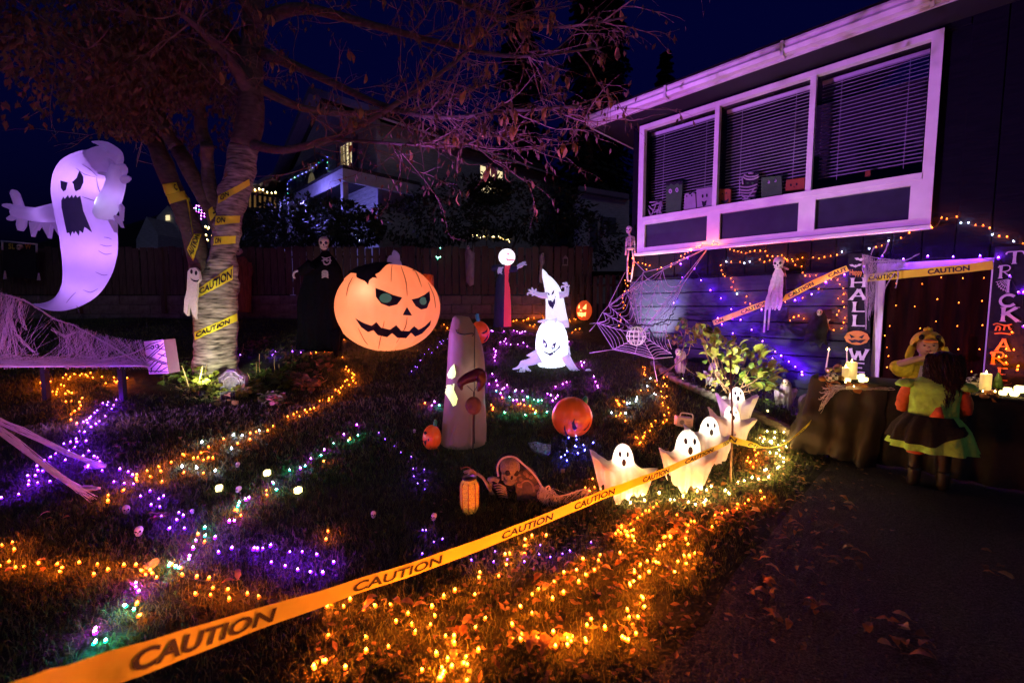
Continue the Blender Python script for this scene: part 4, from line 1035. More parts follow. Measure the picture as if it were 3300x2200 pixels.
q = MB(); pxtube(q, [(105, 265, 20), (100, 300, 26), (95, 325, 20)], C3, RY - .35, 10, 3)
for a in ([(105, 318, 9), (125, 338, 5)], [(90, 330, 9), (78, 330, 5)], [(120, 275, 10), (140, 262, 6)]): pxtube(q, a, C3, RY - .35, 7, 2)
q.build('hand', 'rhand', rp_)
q = MB(); pxtube(q, [(285, 262, 16), (320, 245, 26), (345, 230, 18)], C3, RY - .3, 10, 3)
for a in ([(345, 225, 10), (370, 210, 8), (372, 222, 5)], [(350, 232, 10), (385, 240, 6)], [(300, 260, 10), (285, 285, 5)], [(335, 220, 10), (350, 208, 6)]): pxtube(q, a, C3, RY - .3, 7, 2)
q.build('hand', 'rhand', rp_)
light('reaper_lamp', 'POINT', at(*C3(100, 470), RY - .42), 1.2, (.75, .8, 1), rp_, .03)

# ---- white standing ghost
WY = 11.25
wg = thing('inflatable_ghost', 'standing white inflatable ghost with pointed hood and raised hands', 'inflatable', gp(*C3(705, 890)))
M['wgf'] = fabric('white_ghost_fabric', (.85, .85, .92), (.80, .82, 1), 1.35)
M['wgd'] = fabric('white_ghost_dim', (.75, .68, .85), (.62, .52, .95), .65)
b = MB(); pxtube(b, [(705, 895, 122), (700, 830, 118), (690, 740, 108), (682, 640, 98), (668, 560, 90), (648, 490, 78), (615, 420, 58), (585, 370, 38), (568, 325, 22), (556, 300, 11), (550, 284, 3)], C3, WY + .15, 24, 4, .8); wbv = b.bvh(); b.build('body', 'wgf', wg)
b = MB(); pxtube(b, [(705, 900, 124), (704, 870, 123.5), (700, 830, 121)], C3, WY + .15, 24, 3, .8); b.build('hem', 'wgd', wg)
q = MB(); pxtube(q, [(600, 560, 34), (545, 562, 30), (490, 545, 24), (465, 530, 26)], C3, WY, 12, 3); 
for a in ([(465, 525, 14), (445, 500, 11), (440, 478, 7)], [(455, 530, 14), (420, 510, 11), (402, 498, 6)], [(455, 540, 14), (415, 535, 10), (392, 542, 8), (398, 562, 6)], [(470, 520, 12), (480, 500, 9), (485, 490, 5)], [(460, 550, 12), (445, 560, 8), (440, 568, 5)]): pxtube(q, a, C3, WY, 8, 2)
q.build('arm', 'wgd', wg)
q = MB(); pxtube(q, [(725, 560, 36), (780, 548, 32), (805, 520, 26), (805, 480, 24)], C3, WY, 12, 3)
for a in ([(800, 475, 14), (775, 465, 11), (748, 470, 8), (752, 490, 5)], [(800, 465, 14), (785, 435, 11), (760, 432, 6)], [(810, 460, 13), (802, 430, 9), (790, 424, 5)], [(815, 470, 12), (835, 455, 6)], [(815, 540, 14), (808, 575, 8)]): pxtube(q, a, C3, WY, 8, 2)
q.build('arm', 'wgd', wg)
M['ginky'] = mat('ghost_ink', (.02, .012, .06), .7, .2, 8, emit=(.05, .03, .2), es=.3)
decal(wbv, [[(598, 515), (625, 545), (628, 562), (615, 558)], [(670, 505), (672, 530), (660, 552), (645, 558), (648, 535)]], 'eye', 'ginky', wg, .015, 7, WY, C3)
decal(wbv, [[(610, 605), (625, 615), (640, 608), (655, 632), (668, 606), (682, 590), (685, 640), (670, 670), (658, 708), (645, 690), (630, 680), (615, 650)], [(603, 575), (612, 585), (608, 592)], [(682, 570), (688, 580), (676, 585)]], 'mouth', 'ginky', wg, .015, 7, WY, C3)

# ---- crawling ghost
KY = 7.25
cg = thing('inflatable_ghost', 'round white inflatable ghost crawling on clawed hands across the lawn', 'inflatable', gp(*C3(645, 1320)))
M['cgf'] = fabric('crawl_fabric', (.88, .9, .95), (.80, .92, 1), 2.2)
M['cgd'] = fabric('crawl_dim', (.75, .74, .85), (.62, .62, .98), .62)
b = MB(); pxtube(b, [(655, 1335, 70), (650, 1312, 135), (648, 1250, 162), (648, 1150, 172), (648, 1060, 172), (650, 985, 164), (658, 915, 142), (668, 865, 110), (676, 832, 72), (682, 818, 24)], C3, KY + .3, 30, 4, .9); cbv = b.bvh(); b.build('body', 'cgf', cg)
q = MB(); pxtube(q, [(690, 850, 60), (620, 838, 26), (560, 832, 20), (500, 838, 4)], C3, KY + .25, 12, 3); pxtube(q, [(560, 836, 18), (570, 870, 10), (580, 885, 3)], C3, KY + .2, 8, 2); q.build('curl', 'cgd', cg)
q = MB(); pxtube(q, [(520, 1215, 56), (450, 1250, 44), (385, 1270, 36), (350, 1285, 44), (330, 1320, 34)], C3, KY - .05, 14, 3)
for a in ([(330, 1290, 24), (285, 1325, 14), (235, 1336, 5)], [(335, 1340, 24), (310, 1370, 16), (282, 1362, 6)], [(345, 1330, 24), (355, 1380, 16), (335, 1392, 8)], [(365, 1300, 20), (400, 1345, 16), (430, 1358, 8)]): pxtube(q, a, C3, KY - .1, 8, 2)
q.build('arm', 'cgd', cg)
q = MB(); q.prism([at(*C3(*p_), KY - .02) for p_ in [(490, 1130), (380, 1195), (420, 1210), (440, 1230), (500, 1240)]], V((0, .06, 0))); q.build('fringe', 'cgd', cg, False)
q = MB(); pxtube(q, [(790, 1200, 50), (830, 1270, 44), (880, 1340, 38), (940, 1395, 40), (975, 1415, 46)], C3, KY - .05, 14, 3)
for a in ([(985, 1400, 28), (1010, 1365, 20), (1040, 1345, 16), (1080, 1385, 4)], [(975, 1430, 28), (975, 1455, 18), (980, 1466, 6)], [(1000, 1415, 26), (1025, 1440, 12)], [(950, 1425, 26), (930, 1440, 12)]): pxtube(q, a, C3, KY - .1, 8, 2)
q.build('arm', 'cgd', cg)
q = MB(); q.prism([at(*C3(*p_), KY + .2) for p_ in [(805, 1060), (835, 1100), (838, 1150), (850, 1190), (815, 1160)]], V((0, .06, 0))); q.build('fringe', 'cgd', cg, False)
decal(cbv, [[(558, 1012), (590, 1050), (606, 1085), (598, 1108), (580, 1108), (565, 1090), (558, 1050)], [(695, 1050), (685, 1085), (678, 1115), (660, 1130), (643, 1118), (645, 1095), (660, 1070)]], 'eye', 'ginky', cg, .012, 8, KY, C3)
decal(cbv, [[(578 + 11 * math.cos(k * .7), 1077 + 16 * math.sin(k * .7)) for k in range(9)], [(660 + 9 * math.cos(k * .7), 1100 + 15 * math.sin(k * .7)) for k in range(9)]], 'pupil', 'cgf', cg, .016, 8, KY, C3)
decal(cbv, [[(530, 1030), (538, 1100), (560, 1130), (590, 1160), (625, 1168), (660, 1155), (700, 1125), (730, 1080), (740, 1068), (728, 1115), (708, 1130), (702, 1145), (690, 1138), (680, 1165), (665, 1162), (655, 1190), (645, 1182), (640, 1202), (630, 1186), (622, 1202), (612, 1180), (590, 1172), (572, 1160), (568, 1145), (548, 1128), (532, 1090)]], 'mouth', 'ginky', cg, .012, 8, KY, C3)

# ---- vinyl pumpkins on the lawn
def vinyl(label, px, c, rx, ry, gpx, tilt, stem, stem_m, faces, dy=.0, m='orangep', name='pumpkin_ball'):
    g0 = gp(*px(*gpx)); Y = g0.y + dy; cc = at(*px(*c), Y); sc_ = Y / 1403 / (1 / (px(1, 0)[0] - px(0, 0)[0]))
    T = thing(name, label, 'pumpkin', g0, None)
    b = MB(); Xa = V((math.cos(tilt), 0, math.sin(tilt))); Za = V((-math.sin(tilt), 0, math.cos(tilt)))
    b.ell(cc, rx * sc_, rx * sc_ * .95, ry * sc_, 48, 20, (Xa, V((0, 1, 0)), Za), lambda a, t: 1 - .03 * (1 - abs(math.sin(a * 4))) ** 3)
    bv = b.bvh(); b.build('ball', m, T)
    if stem: q = MB(); pxtube(q, stem, px, Y, 9, 3); q.build('stem', stem_m, T)
    for k, fcs in enumerate(faces): decal(bv, [fcs], 'face_print', 'print', T, .006, 8, Y, px)
    return T, bv, Y
vinyl('round orange vinyl pumpkin with sly black smile in the middle of the lawn', A8, (910, 1095), 122, 122, (910, 1222), -.25, [(975, 1000, 22), (980, 1018, 20), (990, 985, 16), (985, 974, 8)], 'teal',
      [[(868, 1140), (875, 1175), (890, 1205), (915, 1215), (895, 1212), (872, 1195), (862, 1165)], [(925, 1102), (925, 1130), (940, 1160), (925, 1172), (912, 1160), (908, 1130)], [(1015, 1120), (1005, 1150), (985, 1172), (975, 1172), (1000, 1150)]], .15)
vinyl('orange vinyl pumpkin with teal stem half hidden behind the tan inflatable', A8, (362, 592), 58, 68, (375, 668), .1, [(350, 535, 12), (352, 515, 13), (345, 495, 12), (350, 480, 8)], 'tealb',
      [[(408, 568), (402, 590), (385, 600), (368, 595), (392, 588)], [(412, 600), (408, 625), (392, 645), (382, 645), (400, 622)]], .1)
vinyl('small orange vinyl pumpkin with green stem at the foot of the tan inflatable', A8, (78, 1218), 56, 80, (85, 1300), 0, [(95, 1145, 12), (98, 1125, 12), (95, 1110, 5)], 'teal',
      [[(32, 1170), (52, 1190), (40, 1200), (33, 1195)], [(24, 1228), (35, 1240), (48, 1228), (46, 1250), (38, 1268), (30, 1262), (26, 1250)]], .1)
M['jol'] = mat('lit_pumpkin', (.75, .14, .03), .5, .15, 6, emit=(1, .10, .02), es=.55)
M['jolf'] = mat('lit_cutout', (1, .7, .2), .5, 0, 6, emit=(1, .55, .14), es=2.6)
T, bv, Y = vinyl('tall glowing carved jack-o-lantern in front of the low fence', C3, (988, 722), 82, 106, (990, 828), 0, [(1010, 622, 14), (1008, 612, 9)], 'jol', [], .2, 'jol', 'jack_o_lantern')
decal(bv, [[(938, 650), (945, 695), (925, 700)], [(1010, 652), (1010, 708), (970, 700)], [(955, 705), (965, 726), (942, 722)], [(918, 738), (930, 745), (938, 735), (952, 745), (960, 738), (978, 748), (1008, 735), (1000, 785), (985, 772), (965, 788), (950, 775), (930, 775)]], 'cutout', 'jolf', T, .008, 6, Y, C3)
# ============================================================ string lights
BC = {   # shell colour, shell strength, tip colour, tip strength, lamp watts
    'o': ((1, .13, .003), 1.9, (1, .27, .03), 6.5, .68), 'a': ((1, .165, .005), 2.1, (1, .30, .045), 8, .78), 'p': ((.17, .006, 1), 3.2, (.5, .2, 1), 9, .95), 'm': ((.5, .01, 1), 3.2, (1, .4, 1), 9, .8),
    't': ((.006, .8, .42), 2.2, (.5, 1, .8), 9, .6), 'w': ((.5, .66, 1), 5, (.8, .9, 1), 14, .65), 'y': ((1, .60, .14), 5, (1, .85, .5), 15, 1.15), 'b': ((.05, .04, 1), 3, (.3, .3, 1), 9, .4), 'v': ((.15, .01, 1), 2.6, (.4, .2, 1), 7, .5)}
BULB = {}; LAMP = {}
def bulb_mesh(c, r):
    k = (c, r)
    if k not in BULB:
        col, es, tc_, ts_, wt = BC[c]; m = mat('bulb_' + c, col, .4, 0, 5, emit=col, es=es * 1.4); m2 = mat('bulb_tip_' + c, tc_, .4, 0, 5, emit=tc_, es=ts_ * 2.2)
        for x_ in (m, m2): x_.cycles.emission_sampling = 'NONE'
        q = MB(); q.lathe((0, 0, 0), [(.0003, 0), (r * .9, r * .4), (r, r), (r * .8, r * 1.8), (r * .5, r * 2.4), (.0003, r * 3)], 6)
        me = q.mesh('bulb'); me.materials.append(m); me.materials.append(m2)
        for p in me.polygons: p.material_index = 1 if p.center.z > r * 1.5 else 0
        BULB[k] = me
    return BULB[k]
def bulb(T, c, r, p, rot=None, sc=1.0, lamp=True):
    """a bulb and the light it gives"""
    o = inst('bulb', bulb_mesh(c, r), T, p, rot, sc)
    if lamp:
        k = (c, round(r, 4))
        if k not in LAMP: l = bpy.data.lights.new('bulb_light', 'POINT'); l.energy = BC[c][4] * (r / .0076) ** 2; l.color = BC[c][0]; l.shadow_soft_size = .004; l.cycles.use_multiple_importance_sampling = False; LAMP[k] = l
        lo = bpy.data.objects.new('bulb_light', LAMP[k]); S.collection.objects.link(lo); lo.parent = o; lo.location = (0, 0, r * 3 + .006)
    return o
rl_ = random.Random(77)
def string(label, bulbs, r=.0105, wire=True, group='light strings', droop=.0, sag_ground=True, lamp=True):
    """bulbs: list of (Vector, colour) in order along the wire"""
    T = thing('light_string', label, 'string lights', bulbs[0][0], group)
    for p, c in bulbs:
        q = Quaternion(rvec(rl_), rl_.uniform(0, .9)); bulb(T, c, r * .72, p, q, rl_.uniform(.85, 1.2), lamp and r < .0175)
    if wire and len(bulbs) > 1:
        run = MB(); pts = [bulbs[0][0]]
        def flush():
            if len(pts) > 1: run.tube(pts, .0028, 4, False)
        for (a, _), (b, _) in zip(bulbs, bulbs[1:]):
            if (a - b).length > (1.2 if sag_ground else 1.0): flush(); pts = [b]; continue
            mid = (a + b) / 2 + rvec(rl_) * .02
            if sag_ground: mid.z = hz(mid.x, mid.y) + .012
            else: mid.z -= droop * (a - b).length
            pts += [mid, b - V((0, 0, .004))]
        flush()
        if run.v: run.build('wire', 'wire', T)
    return T
def ordered(pts, fill=False):
    """nearest-neighbour order so that the wire is short"""
    pts = list(pts); out = [pts.pop(0)]
    while pts:
        k = min(range(len(pts)), key=lambda i: (pts[i][0] - out[-1][0]).length); out.append(pts.pop(k))
    full = [out[0]]
    for a, b in zip(out, out[1:]):     # invented filler bulbs in the gaps, so the trails glow denser
        L = (a[0] - b[0]).length
        if fill and .13 < L < .6 and a[1] == b[1] and rl_.random() < .75: m = (a[0] + b[0]) / 2 + V((rl_.uniform(-.03, .03), rl_.uniform(-.03, .03), 0)); full.append((G(m.x, m.y, .008), a[1]))
        full.append(b)
    return full
def gl(px, lst, c, dz=.015): return [(gp(*px(*p), dz), c) for p in lst]
g_bot = gl(B7, [(90,468),(195,468),(233,428),(310,485),(388,462),(478,455),(500,555),(570,510),(592,575),(605,625),(703,570),(730,520),(708,470),(780,415),(840,378),(955,395),(990,270),(985,295),(1098,290),(1135,165),(1165,160),(1258,155),(1140,218),(1258,75),(1292,60),(1373,55),(335,645),(325,732),(458,703),(205,825),(90,790),(22,822),(655,840),(787,640),(840,645),(843,690),(848,732),(897,762),(880,795),(800,780),(768,818),(828,822),(787,850),(760,890),(748,893),(905,898),(977,725),(960,590),(1015,540)], 'a')
string('orange light string zigzagging over the lawn nearest the camera, under the tape', ordered(g_bot, True))
g_mid = gl(B7, [(1180,575),(1230,465),(1290,510),(1293,398),(1320,368),(1413,425),(1475,392),(1430,320),(1478,270),(1565,325),(1617,280),(1655,258),(1553,250),(1595,190),(1682,168),(1803,155),(1680,200)], 'a')
string('sparse orange bulbs on the grass inside the bright ring', ordered(g_mid))
g_ring = gl(B7, [(1230,638),(1255,660),(1232,663),(1310,660),(1333,662),(1415,618),(1430,700),(1500,662),(1518,670),(1505,692),(1600,660),(1605,675),(1612,580),(1632,540),(1720,600),(1820,650),(1835,660),(1848,668),(1897,628),(1915,530),(1850,490),(1855,540),(1935,470),(1938,425),(1930,410),(1860,335),(1875,315),(1866,345),(1890,270),(1892,258),(1918,228),(1915,298),(1975,265),(2118,258),(2140,205),(2183,210),(2185,175),(2210,180),(2190,75),(2030,122),(2020,128),(2055,65),(2108,62),(2040,215),(2025,210),(1965,205),(1850,55),(1880,65),(1847,35),(1817,10),(1880,20),(2130,30),(2195,100),(2062,110),(1895,85)], 'a')
g_ring += gl(B4, [(600,1308),(630,1310),(660,1280),(698,1250),(570,1340),(535,1370),(490,1395),(465,1415),(405,1440),(375,1478),(345,1505),(450,1520),(495,1525),(985,1395),(962,1430),(1020,1400),(1187,1345),(1160,1442),(1295,1308),(1383,1255),(855,1480),(750,1525),(822,1522),(935,1540),(1470,1215),(1575,1145),(1575,1205),(400,1500),(470,1470),(430,1480)], 'o')
string('bright orange light string ringing the leaf-strewn lawn edge', ordered(g_ring, True))
string('warm white light string on the lawn edge below the row of cloth ghosts', ordered(gl(B4, [(485,1165),(578,1168),(456,1205),(475,1238),(600,1220),(718,1158),(805,1212),(850,1210),(918,1185),(1037,1140),(1033,1252),(1110,1210),(1158,1100),(1268,1135),(1380,1070),(1432,1050),(1310,1160),(1495,1025),(1550,1037),(1605,965),(1640,1022),(1715,948),(1700,900),(1770,890),(1765,858),(1730,790),(1655,812),(1785,762),(1845,730),(1805,655),(1763,640),(1628,632),(1605,700),(1565,690),(1645,720),(1690,690),(1590,720),(1665,735),(1620,960),(1725,930)], 'y'), True))
string('orange and white light string running up the lawn beside the spider web', ordered(gl(B4, [(150,1030),(218,1065),(178,1108),(520,683),(587,690),(548,738),(662,590),(600,645),(690,545),(755,560),(765,498),(795,478),(790,435),(745,395),(800,155),(755,180),(765,235),(780,255),(735,295),(765,350),(740,340),(785,335),(565,285),(625,290),(600,90),(578,90),(592,135),(600,160),(690,210),(700,240),(365,380),(380,410),(430,545),(395,485),(380,500),(350,505),(420,385),(1520,795),(1530,835),(1465,858),(1535,880),(1485,905),(1510,940),(1450,885),(650,570),(540,690)], 'o') + gl(B4, [(315,475),(435,480),(640,185),(670,310),(530,350),(620,250),(445,400),(690,320),(520,380)], 'w'), True))
string('orange light ring on the grass below the big purple ghost', ordered(gl(B5, [(265,42),(303,42),(325,65),(253,72),(280,72),(265,103),(310,122),(355,130),(357,145),(397,40),(388,85),(405,92),(437,50),(418,20),(478,15),(505,25),(552,33),(570,10),(645,35),(665,75),(725,62),(735,70),(765,82),(805,40),(432,122),(440,130),(450,135),(512,168),(507,195),(512,215),(500,235),(420,190),(450,268),(485,330)], 'o'), True), .014)
string('violet light string winding down the left side of the lawn', ordered(gl(B5, [(735,178),(683,193),(650,200),(718,215),(708,232),(613,245),(597,262),(575,292),(548,310),(530,320),(578,350),(502,378),(530,385),(667,282),(628,315),(445,447),(405,457),(467,480),(428,505),(345,520),(408,560),(520,537),(562,505),(595,540),(617,545),(638,570),(562,605),(648,628),(283,562),(233,600),(278,628),(177,662),(225,660),(183,718),(240,705),(118,778),(540,440),(755,620),(832,655),(845,712),(718,698),(10,800)], 'p'), True), .012)
string('orange and white light string edging the tree bed diagonally', ordered(gl(B5, [(1725,345),(1690,375),(1620,382),(1580,392),(1415,427),(1320,480),(1500,455),(1580,430),(1165,530),(1155,525),(1270,515),(1280,560),(1310,548),(1345,548),(1248,545),(1010,602),(1020,632),(960,665),(868,655),(870,692),(768,750),(680,788),(685,825),(1153,640),(1285,640),(1222,550)], 'o') + gl(B5, [(1272,447),(1525,400),(1470,400),(1640,370),(1465,485),(1150,600),(1243,607),(1360,625)], 'w') + gl(A6, [(1020,1180),(1080,1165),(1125,1170),(1205,1205),(1215,1098),(1228,1262),(1245,1280),(1240,1290),(1275,1310),(1262,1328),(1268,1345),(1285,1358),(1220,1348),(1205,1375),(1165,1400),(1187,1415),(1143,1440),(1118,1462),(1068,1465),(1038,1510),(1018,1513),(935,1532),(915,1548),(955,1555),(880,1560)], 'o'), True), .012)
string('violet light string scattered in the left foreground grass', ordered(gl(B5, [(887,790),(945,757),(1003,803),(1030,788),(1010,858),(955,845),(1020,920),(1062,993),(1122,938),(1130,893),(1157,915),(1168,992),(1357,1053),(1460,1118),(1383,1145)], 'p') + gl(B6, [(1740,160),(1773,158),(1810,157),(1862,137),(1988,172),(2083,175),(2188,195),(2297,250),(1868,247),(1967,273),(2050,300),(2150,308),(2225,323)], 'p')))
mc = gl(B5, [(1720,700),(1570,800),(1555,810),(1447,950),(1480,940),(1238,1070),(1220,1120),(1197,1165),(1195,1180),(855,1340),(860,1365),(865,1390)], 'm') + gl(B5, [(1728,708),(1750,745),(1508,830),(1497,855),(1290,990),(1290,1040),(1080,1220),(1110,1235),(1130,1240),(1075,1225),(800,1478),(848,1500)], 't') + gl(B5, [(1680,750),(1690,780),(1475,875),(1498,880),(1522,908),(1253,1030),(1290,1080),(1150,1240),(862,1470),(865,1545)], 'o')
mc += gl(B6, [(655,710),(660,735)], 'm') + gl(B6, [(635,810),(660,795),(730,790)], 't') + gl(OV, [(818,978),(790,1000),(745,1035),(715,1055),(690,1078)], 'm') + gl(OV, [(822,1002),(768,1018),(737,1048),(700,1072),(665,1082)], 't') + gl(OV, [(742,1060),(805,1010)], 'o')
string('magenta, teal and orange light string crossing the left lawn diagonally', ordered(sorted(mc, key=lambda q: -q[0].y), True))
string('orange light string along the left foreground above the tape', ordered(sorted(gl(B6, [(175,270),(270,250),(425,310),(435,275),(550,250),(650,335),(670,265),(745,302),(855,270),(935,268),(990,302),(1033,302),(1012,328),(1080,352),(1058,322),(1185,265),(1355,348),(1435,362),(1470,425),(1565,432),(1355,468),(1580,508),(1705,467),(1790,487),(2245,552),(60,245),(85,110),(2165,970),(2245,930),(2263,32),(2243,88),(20,130),(0,270)], 'o'), key=lambda q: q[0].x), True))
string('faint violet bulbs strewn in the grass behind the tape', ordered(gl(B7, [(1067,205),(1147,190),(1248,203),(1337,157),(1342,103),(1470,155),(1518,140),(1637,90),(1400,175),(940,195),(1075,143),(650,158),(722,87),(768,72),(655,20),(675,20)], 'v')), .006)
string('violet light string on the grass round the crawling ghost', ordered(gl(A8, [(430,585),(440,588),(565,585),(600,600),(615,590),(630,590),(515,635),(485,655),(545,668),(623,657),(645,680),(445,695),(455,715),(447,745),(452,765),(437,843),(460,885),(888,650),(963,770),(980,775),(968,797),(1040,860),(1068,925),(1060,915)], 'm') + gl(B4, [(57,47),(85,52)], 'm'), True), .013)
string('multicoloured light string across the lawn behind the vinyl pumpkin', ordered(gl(A8, [(418,905),(523,912),(575,940),(613,945),(495,935),(485,960),(878,893),(812,920),(765,962),(825,975),(795,1003),(815,990),(560,1000),(625,997),(95,1010),(80,1030)], 'm') + gl(A8, [(462,945),(538,978),(650,980),(510,1075),(635,1085),(760,1070),(728,1000),(710,1005),(570,945),(125,1030)], 't') + gl(A8, [(432,1030),(437,1055),(495,985),(600,1022),(660,1035),(678,1052),(695,1065),(35,1020),(1175,1000),(1190,1025),(590,1025)], 'o'), True), .012)
string('orange light string at the feet of the standing white ghost', ordered(gl(A8, [(560,530),(580,525),(620,525),(640,520),(650,515),(690,495),(715,495),(700,505),(685,510),(720,485),(740,510),(660,555),(680,560),(690,550),(720,568),(895,520),(920,515),(930,520),(900,530),(910,595),(930,580),(955,575),(85,570),(150,550),(165,570)], 'o')), .017)
string('blue light string in the grass below the vinyl pumpkin', ordered(gl(A8, [(935,1215),(935,1235),(890,1225),(985,1295),(945,1318),(885,1305),(868,1325),(880,1360),(843,1340),(930,1275)], 'b') + gl(B4, [(90,790),(30,820),(85,750),(20,760),(155,730)], 'b')), .010)
string('thin violet light string in dashes beside the tan inflatable', ordered(gl(A7, [(1510,1180),(1543,1215),(1600,1160),(1625,1105),(1640,1125),(1658,1095),(1700,1075),(1468,1230),(1428,1290),(1375,1357),(1395,1360),(1335,1405)], 'v') + gl(OV, [(948,1078),(950,1095),(975,1078),(975,1105),(960,1110),(975,1125),(920,1040),(870,995),(885,1010),(905,1025),(945,1050)], 'v')), .0065)
string('violet bulbs at the hem of the black-robed skeleton', ordered(gl(A6, [(600,1190),(790,1192),(810,1170),(905,1168),(940,1150),(980,1142),(990,1152),(960,1175)], 'p')), .011)
# ---- on the house wall
def wl(px, lst, c, n=7.70): return [(wall(*px(*p), n), c) for p in lst]
string('orange light string swagged from the window sill down the house corner', ordered(wl(B1, [(1090,240),(1050,208),(1030,235),(948,232),(925,267),(895,262),(855,290),(830,300),(800,315),(770,330),(795,350),(757,368),(740,385),(690,398),(680,422),(600,430),(570,445),(480,445),(500,412),(470,405),(445,393),(410,388),(385,382),(360,352),(375,407),(330,428),(325,457),(340,478),(300,535),(303,562),(322,582),(330,620),(295,630),(278,660),(278,685),(280,720),(297,745),(285,770),(257,820),(255,832),(262,870),(262,883),(248,918)], 'o', 7.62)), .011, True, 'light strings', .05, False)
string('orange and white light string under the big window and over the door', ordered(wl(B1, [(1143,258),(1180,278),(1215,288),(1247,293),(1275,300),(1313,308),(1352,295),(1388,290),(1435,290),(1478,293),(1500,332),(1540,335),(1587,333),(1618,328),(1640,350),(1665,375),(1662,360)], 'o') + wl(B2, [(85,488),(100,500),(135,490),(182,490),(223,477),(317,475),(360,482),(410,475),(463,463),(516,457),(848,390),(893,377),(1058,312),(1117,270),(1313,228),(1393,143),(1440,153),(1528,135),(1680,203),(1747,208),(1803,230),(1880,300),(1948,305),(2080,358)], 'o') + wl(B2, [(35,485),(557,428),(790,402),(947,335),(1555,183),(1620,183),(1817,283),(2010,340)], 'w')), .010, True, 'light strings', .06, False)
string('orange light string looping across the wall behind the hanging ghoul', ordered(wl(B1, [(1515,370),(1468,382),(1432,362),(1267,382),(1192,383),(1100,410),(1110,453),(1125,487),(1140,502),(1188,520),(1210,550),(1195,595),(1220,620),(1320,673),(1313,725),(1353,737)], 'o') + wl(B1, [(1303,393),(1348,380),(1152,380),(1245,650)], 'w')), .010, True, 'light strings', .05, False)
string('orange light string outlining the wall beside the left letter banner', ordered(wl(B2, [(143,508),(165,540),(217,552),(220,602),(250,628),(288,630),(340,627),(410,680),(467,660),(520,662),(542,697),(567,735),(567,785),(523,820),(563,848),(577,892),(530,925),(517,960),(580,985),(570,1025),(550,1072),(488,1087),(440,1055),(428,1017),(365,987),(330,985),(235,990),(193,968),(147,978),(120,1007),(222,815),(362,738),(80,848)], 'o')), .009, True, 'light strings', .05, False)
string('violet light string zigzagging down the house wall to the flower bed', ordered(wl(B1, [(828,352),(768,407),(880,443),(782,513),(942,537),(1020,625),(1105,692),(710,733),(1197,782),(1205,863),(1268,875),(1080,858),(1115,915),(1207,987),(1365,957),(1447,790),(1312,800),(1580,748),(1725,710)], 'p', 7.66)), .0165, True, 'light strings', .05, False)
string('violet light string descending the wall towards the table', ordered(wl(B1, [(1458,1052),(1565,1140),(1615,1177),(1677,1227),(1733,1267),(1793,1310),(1793,1337),(1540,1197)], 'p', 7.66) + wl(B2, [(50,1307),(108,1357),(163,1397),(225,1443),(225,1468)], 'p', 7.66)), .015, True, 'light strings', .05, False)
string('violet light string along the top of the door frame', ordered(wl(B2, [(580,628),(425,692),(298,787),(160,840),(750,557),(895,468),(1072,497),(1278,473),(1495,475),(1725,468),(1878,487),(1975,635),(2055,775),(2085,780),(2085,1060)], 'p', 7.62)), .015, True, 'light strings', .05, False)
string('orange pin lights over the dark door backdrop', ordered(wl(B2, [(1015,695),(1235,697),(1578,650),(1752,648),(1392,645),(1015,880),(1172,888),(1360,828),(1540,857),(1735,843),(1350,1013),(1213,1073),(960,1053),(1527,1053),(1738,1048),(920,1133),(935,1230),(945,1305),(1537,1250),(1720,1248),(935,1400),(1650,1437)], 'o', 7.70)), .0085, False, 'light strings', .05, False, False)
string('bright orange bulbs clustered on the right letter banner', ordered(wl(B2, [(2002,1108),(2005,1255),(1940,1310),(1877,1320),(1930,1360),(1955,1370),(2030,1390),(2030,1425),(1940,1250)], 'o', 7.50)), .012, False, 'light strings', .05, False)
# ---- far strings
def fl(px, lst, c, Y): return [(at(*px(*p), Y), c) for p in lst]
string('coloured bead lights framing the tarp on the neighbour house', [(p, c) for p, c in zip([plane(*A2(x, y), W(0, NN - .1, 0), NX) for x, y in [(372,955),(395,945),(430,925),(460,910),(495,892),(530,875),(560,853),(590,835),(625,810),(650,785),(685,762),(728,735),(725,785),(722,840),(720,890),(715,940),(712,990),(710,1020),(710,1045),(709,1072),(708,1098),(362,985),(362,1030),(364,1070)]], 'bbtbbbwbbtbbtbtbtwbmtbbt')], .022, False, 'light strings', 0, False)
string('warm globe lights under the eave of the far deck', fl(A2, [(8, 1040), (68,1047),(105,1037),(138,1043),(175,1065),(218,1070),(250,1068)], 'y', 24), .05, True, 'light strings', .0, False)
ic = []
for i in range(7):
    for j in range(5 - (i % 3)): ic.append((at(*A6(318 + i * 17, 300 + j * 17 + i * 5 + (20 if i in (0, 6) else 0)), 21), rl_.choice('mmwmt')))
string('pink icicle lights glimpsed through the fork of the tree', ic, .035, False, 'light strings', 0, False)
string('yellow porch bulbs glimpsed beside the trunk', fl(A6, [(392, 432), (402, 440), (412, 436), (430, 482), (398, 480), (408, 510)], 'y', 20), .045, False, 'light strings', 0, False)
string('blue-white bulbs sparkling through the rhododendron', [(at(*A2(940 + 100 * rl_.random(), 1440 + 110 * rl_.random()), 14.9), rl_.choice('wwb')) for i in range(26)] + [(at(*A2(815, 1490 + 40 * rl_.random()), 14.9), 'b') for i in range(4)], .022, False, 'light strings', 0, False)
string('warm bulbs glittering through the hedge above the fence', [(at(*A3(305 + 340 * u, 1195 + 45 * u + rl_.uniform(-14, 22)), 15.3), 'y') for u in [i / 26 for i in range(27)]], .018, False, 'light strings', 0, False)
string('small green glowing square lights on the dark fence', fl(A7, [(1590, 255), (1605, 262), (1628, 252), (1598, 272), (1628, 165)], 't', 12.5), .02, False, 'light strings', 0, False)

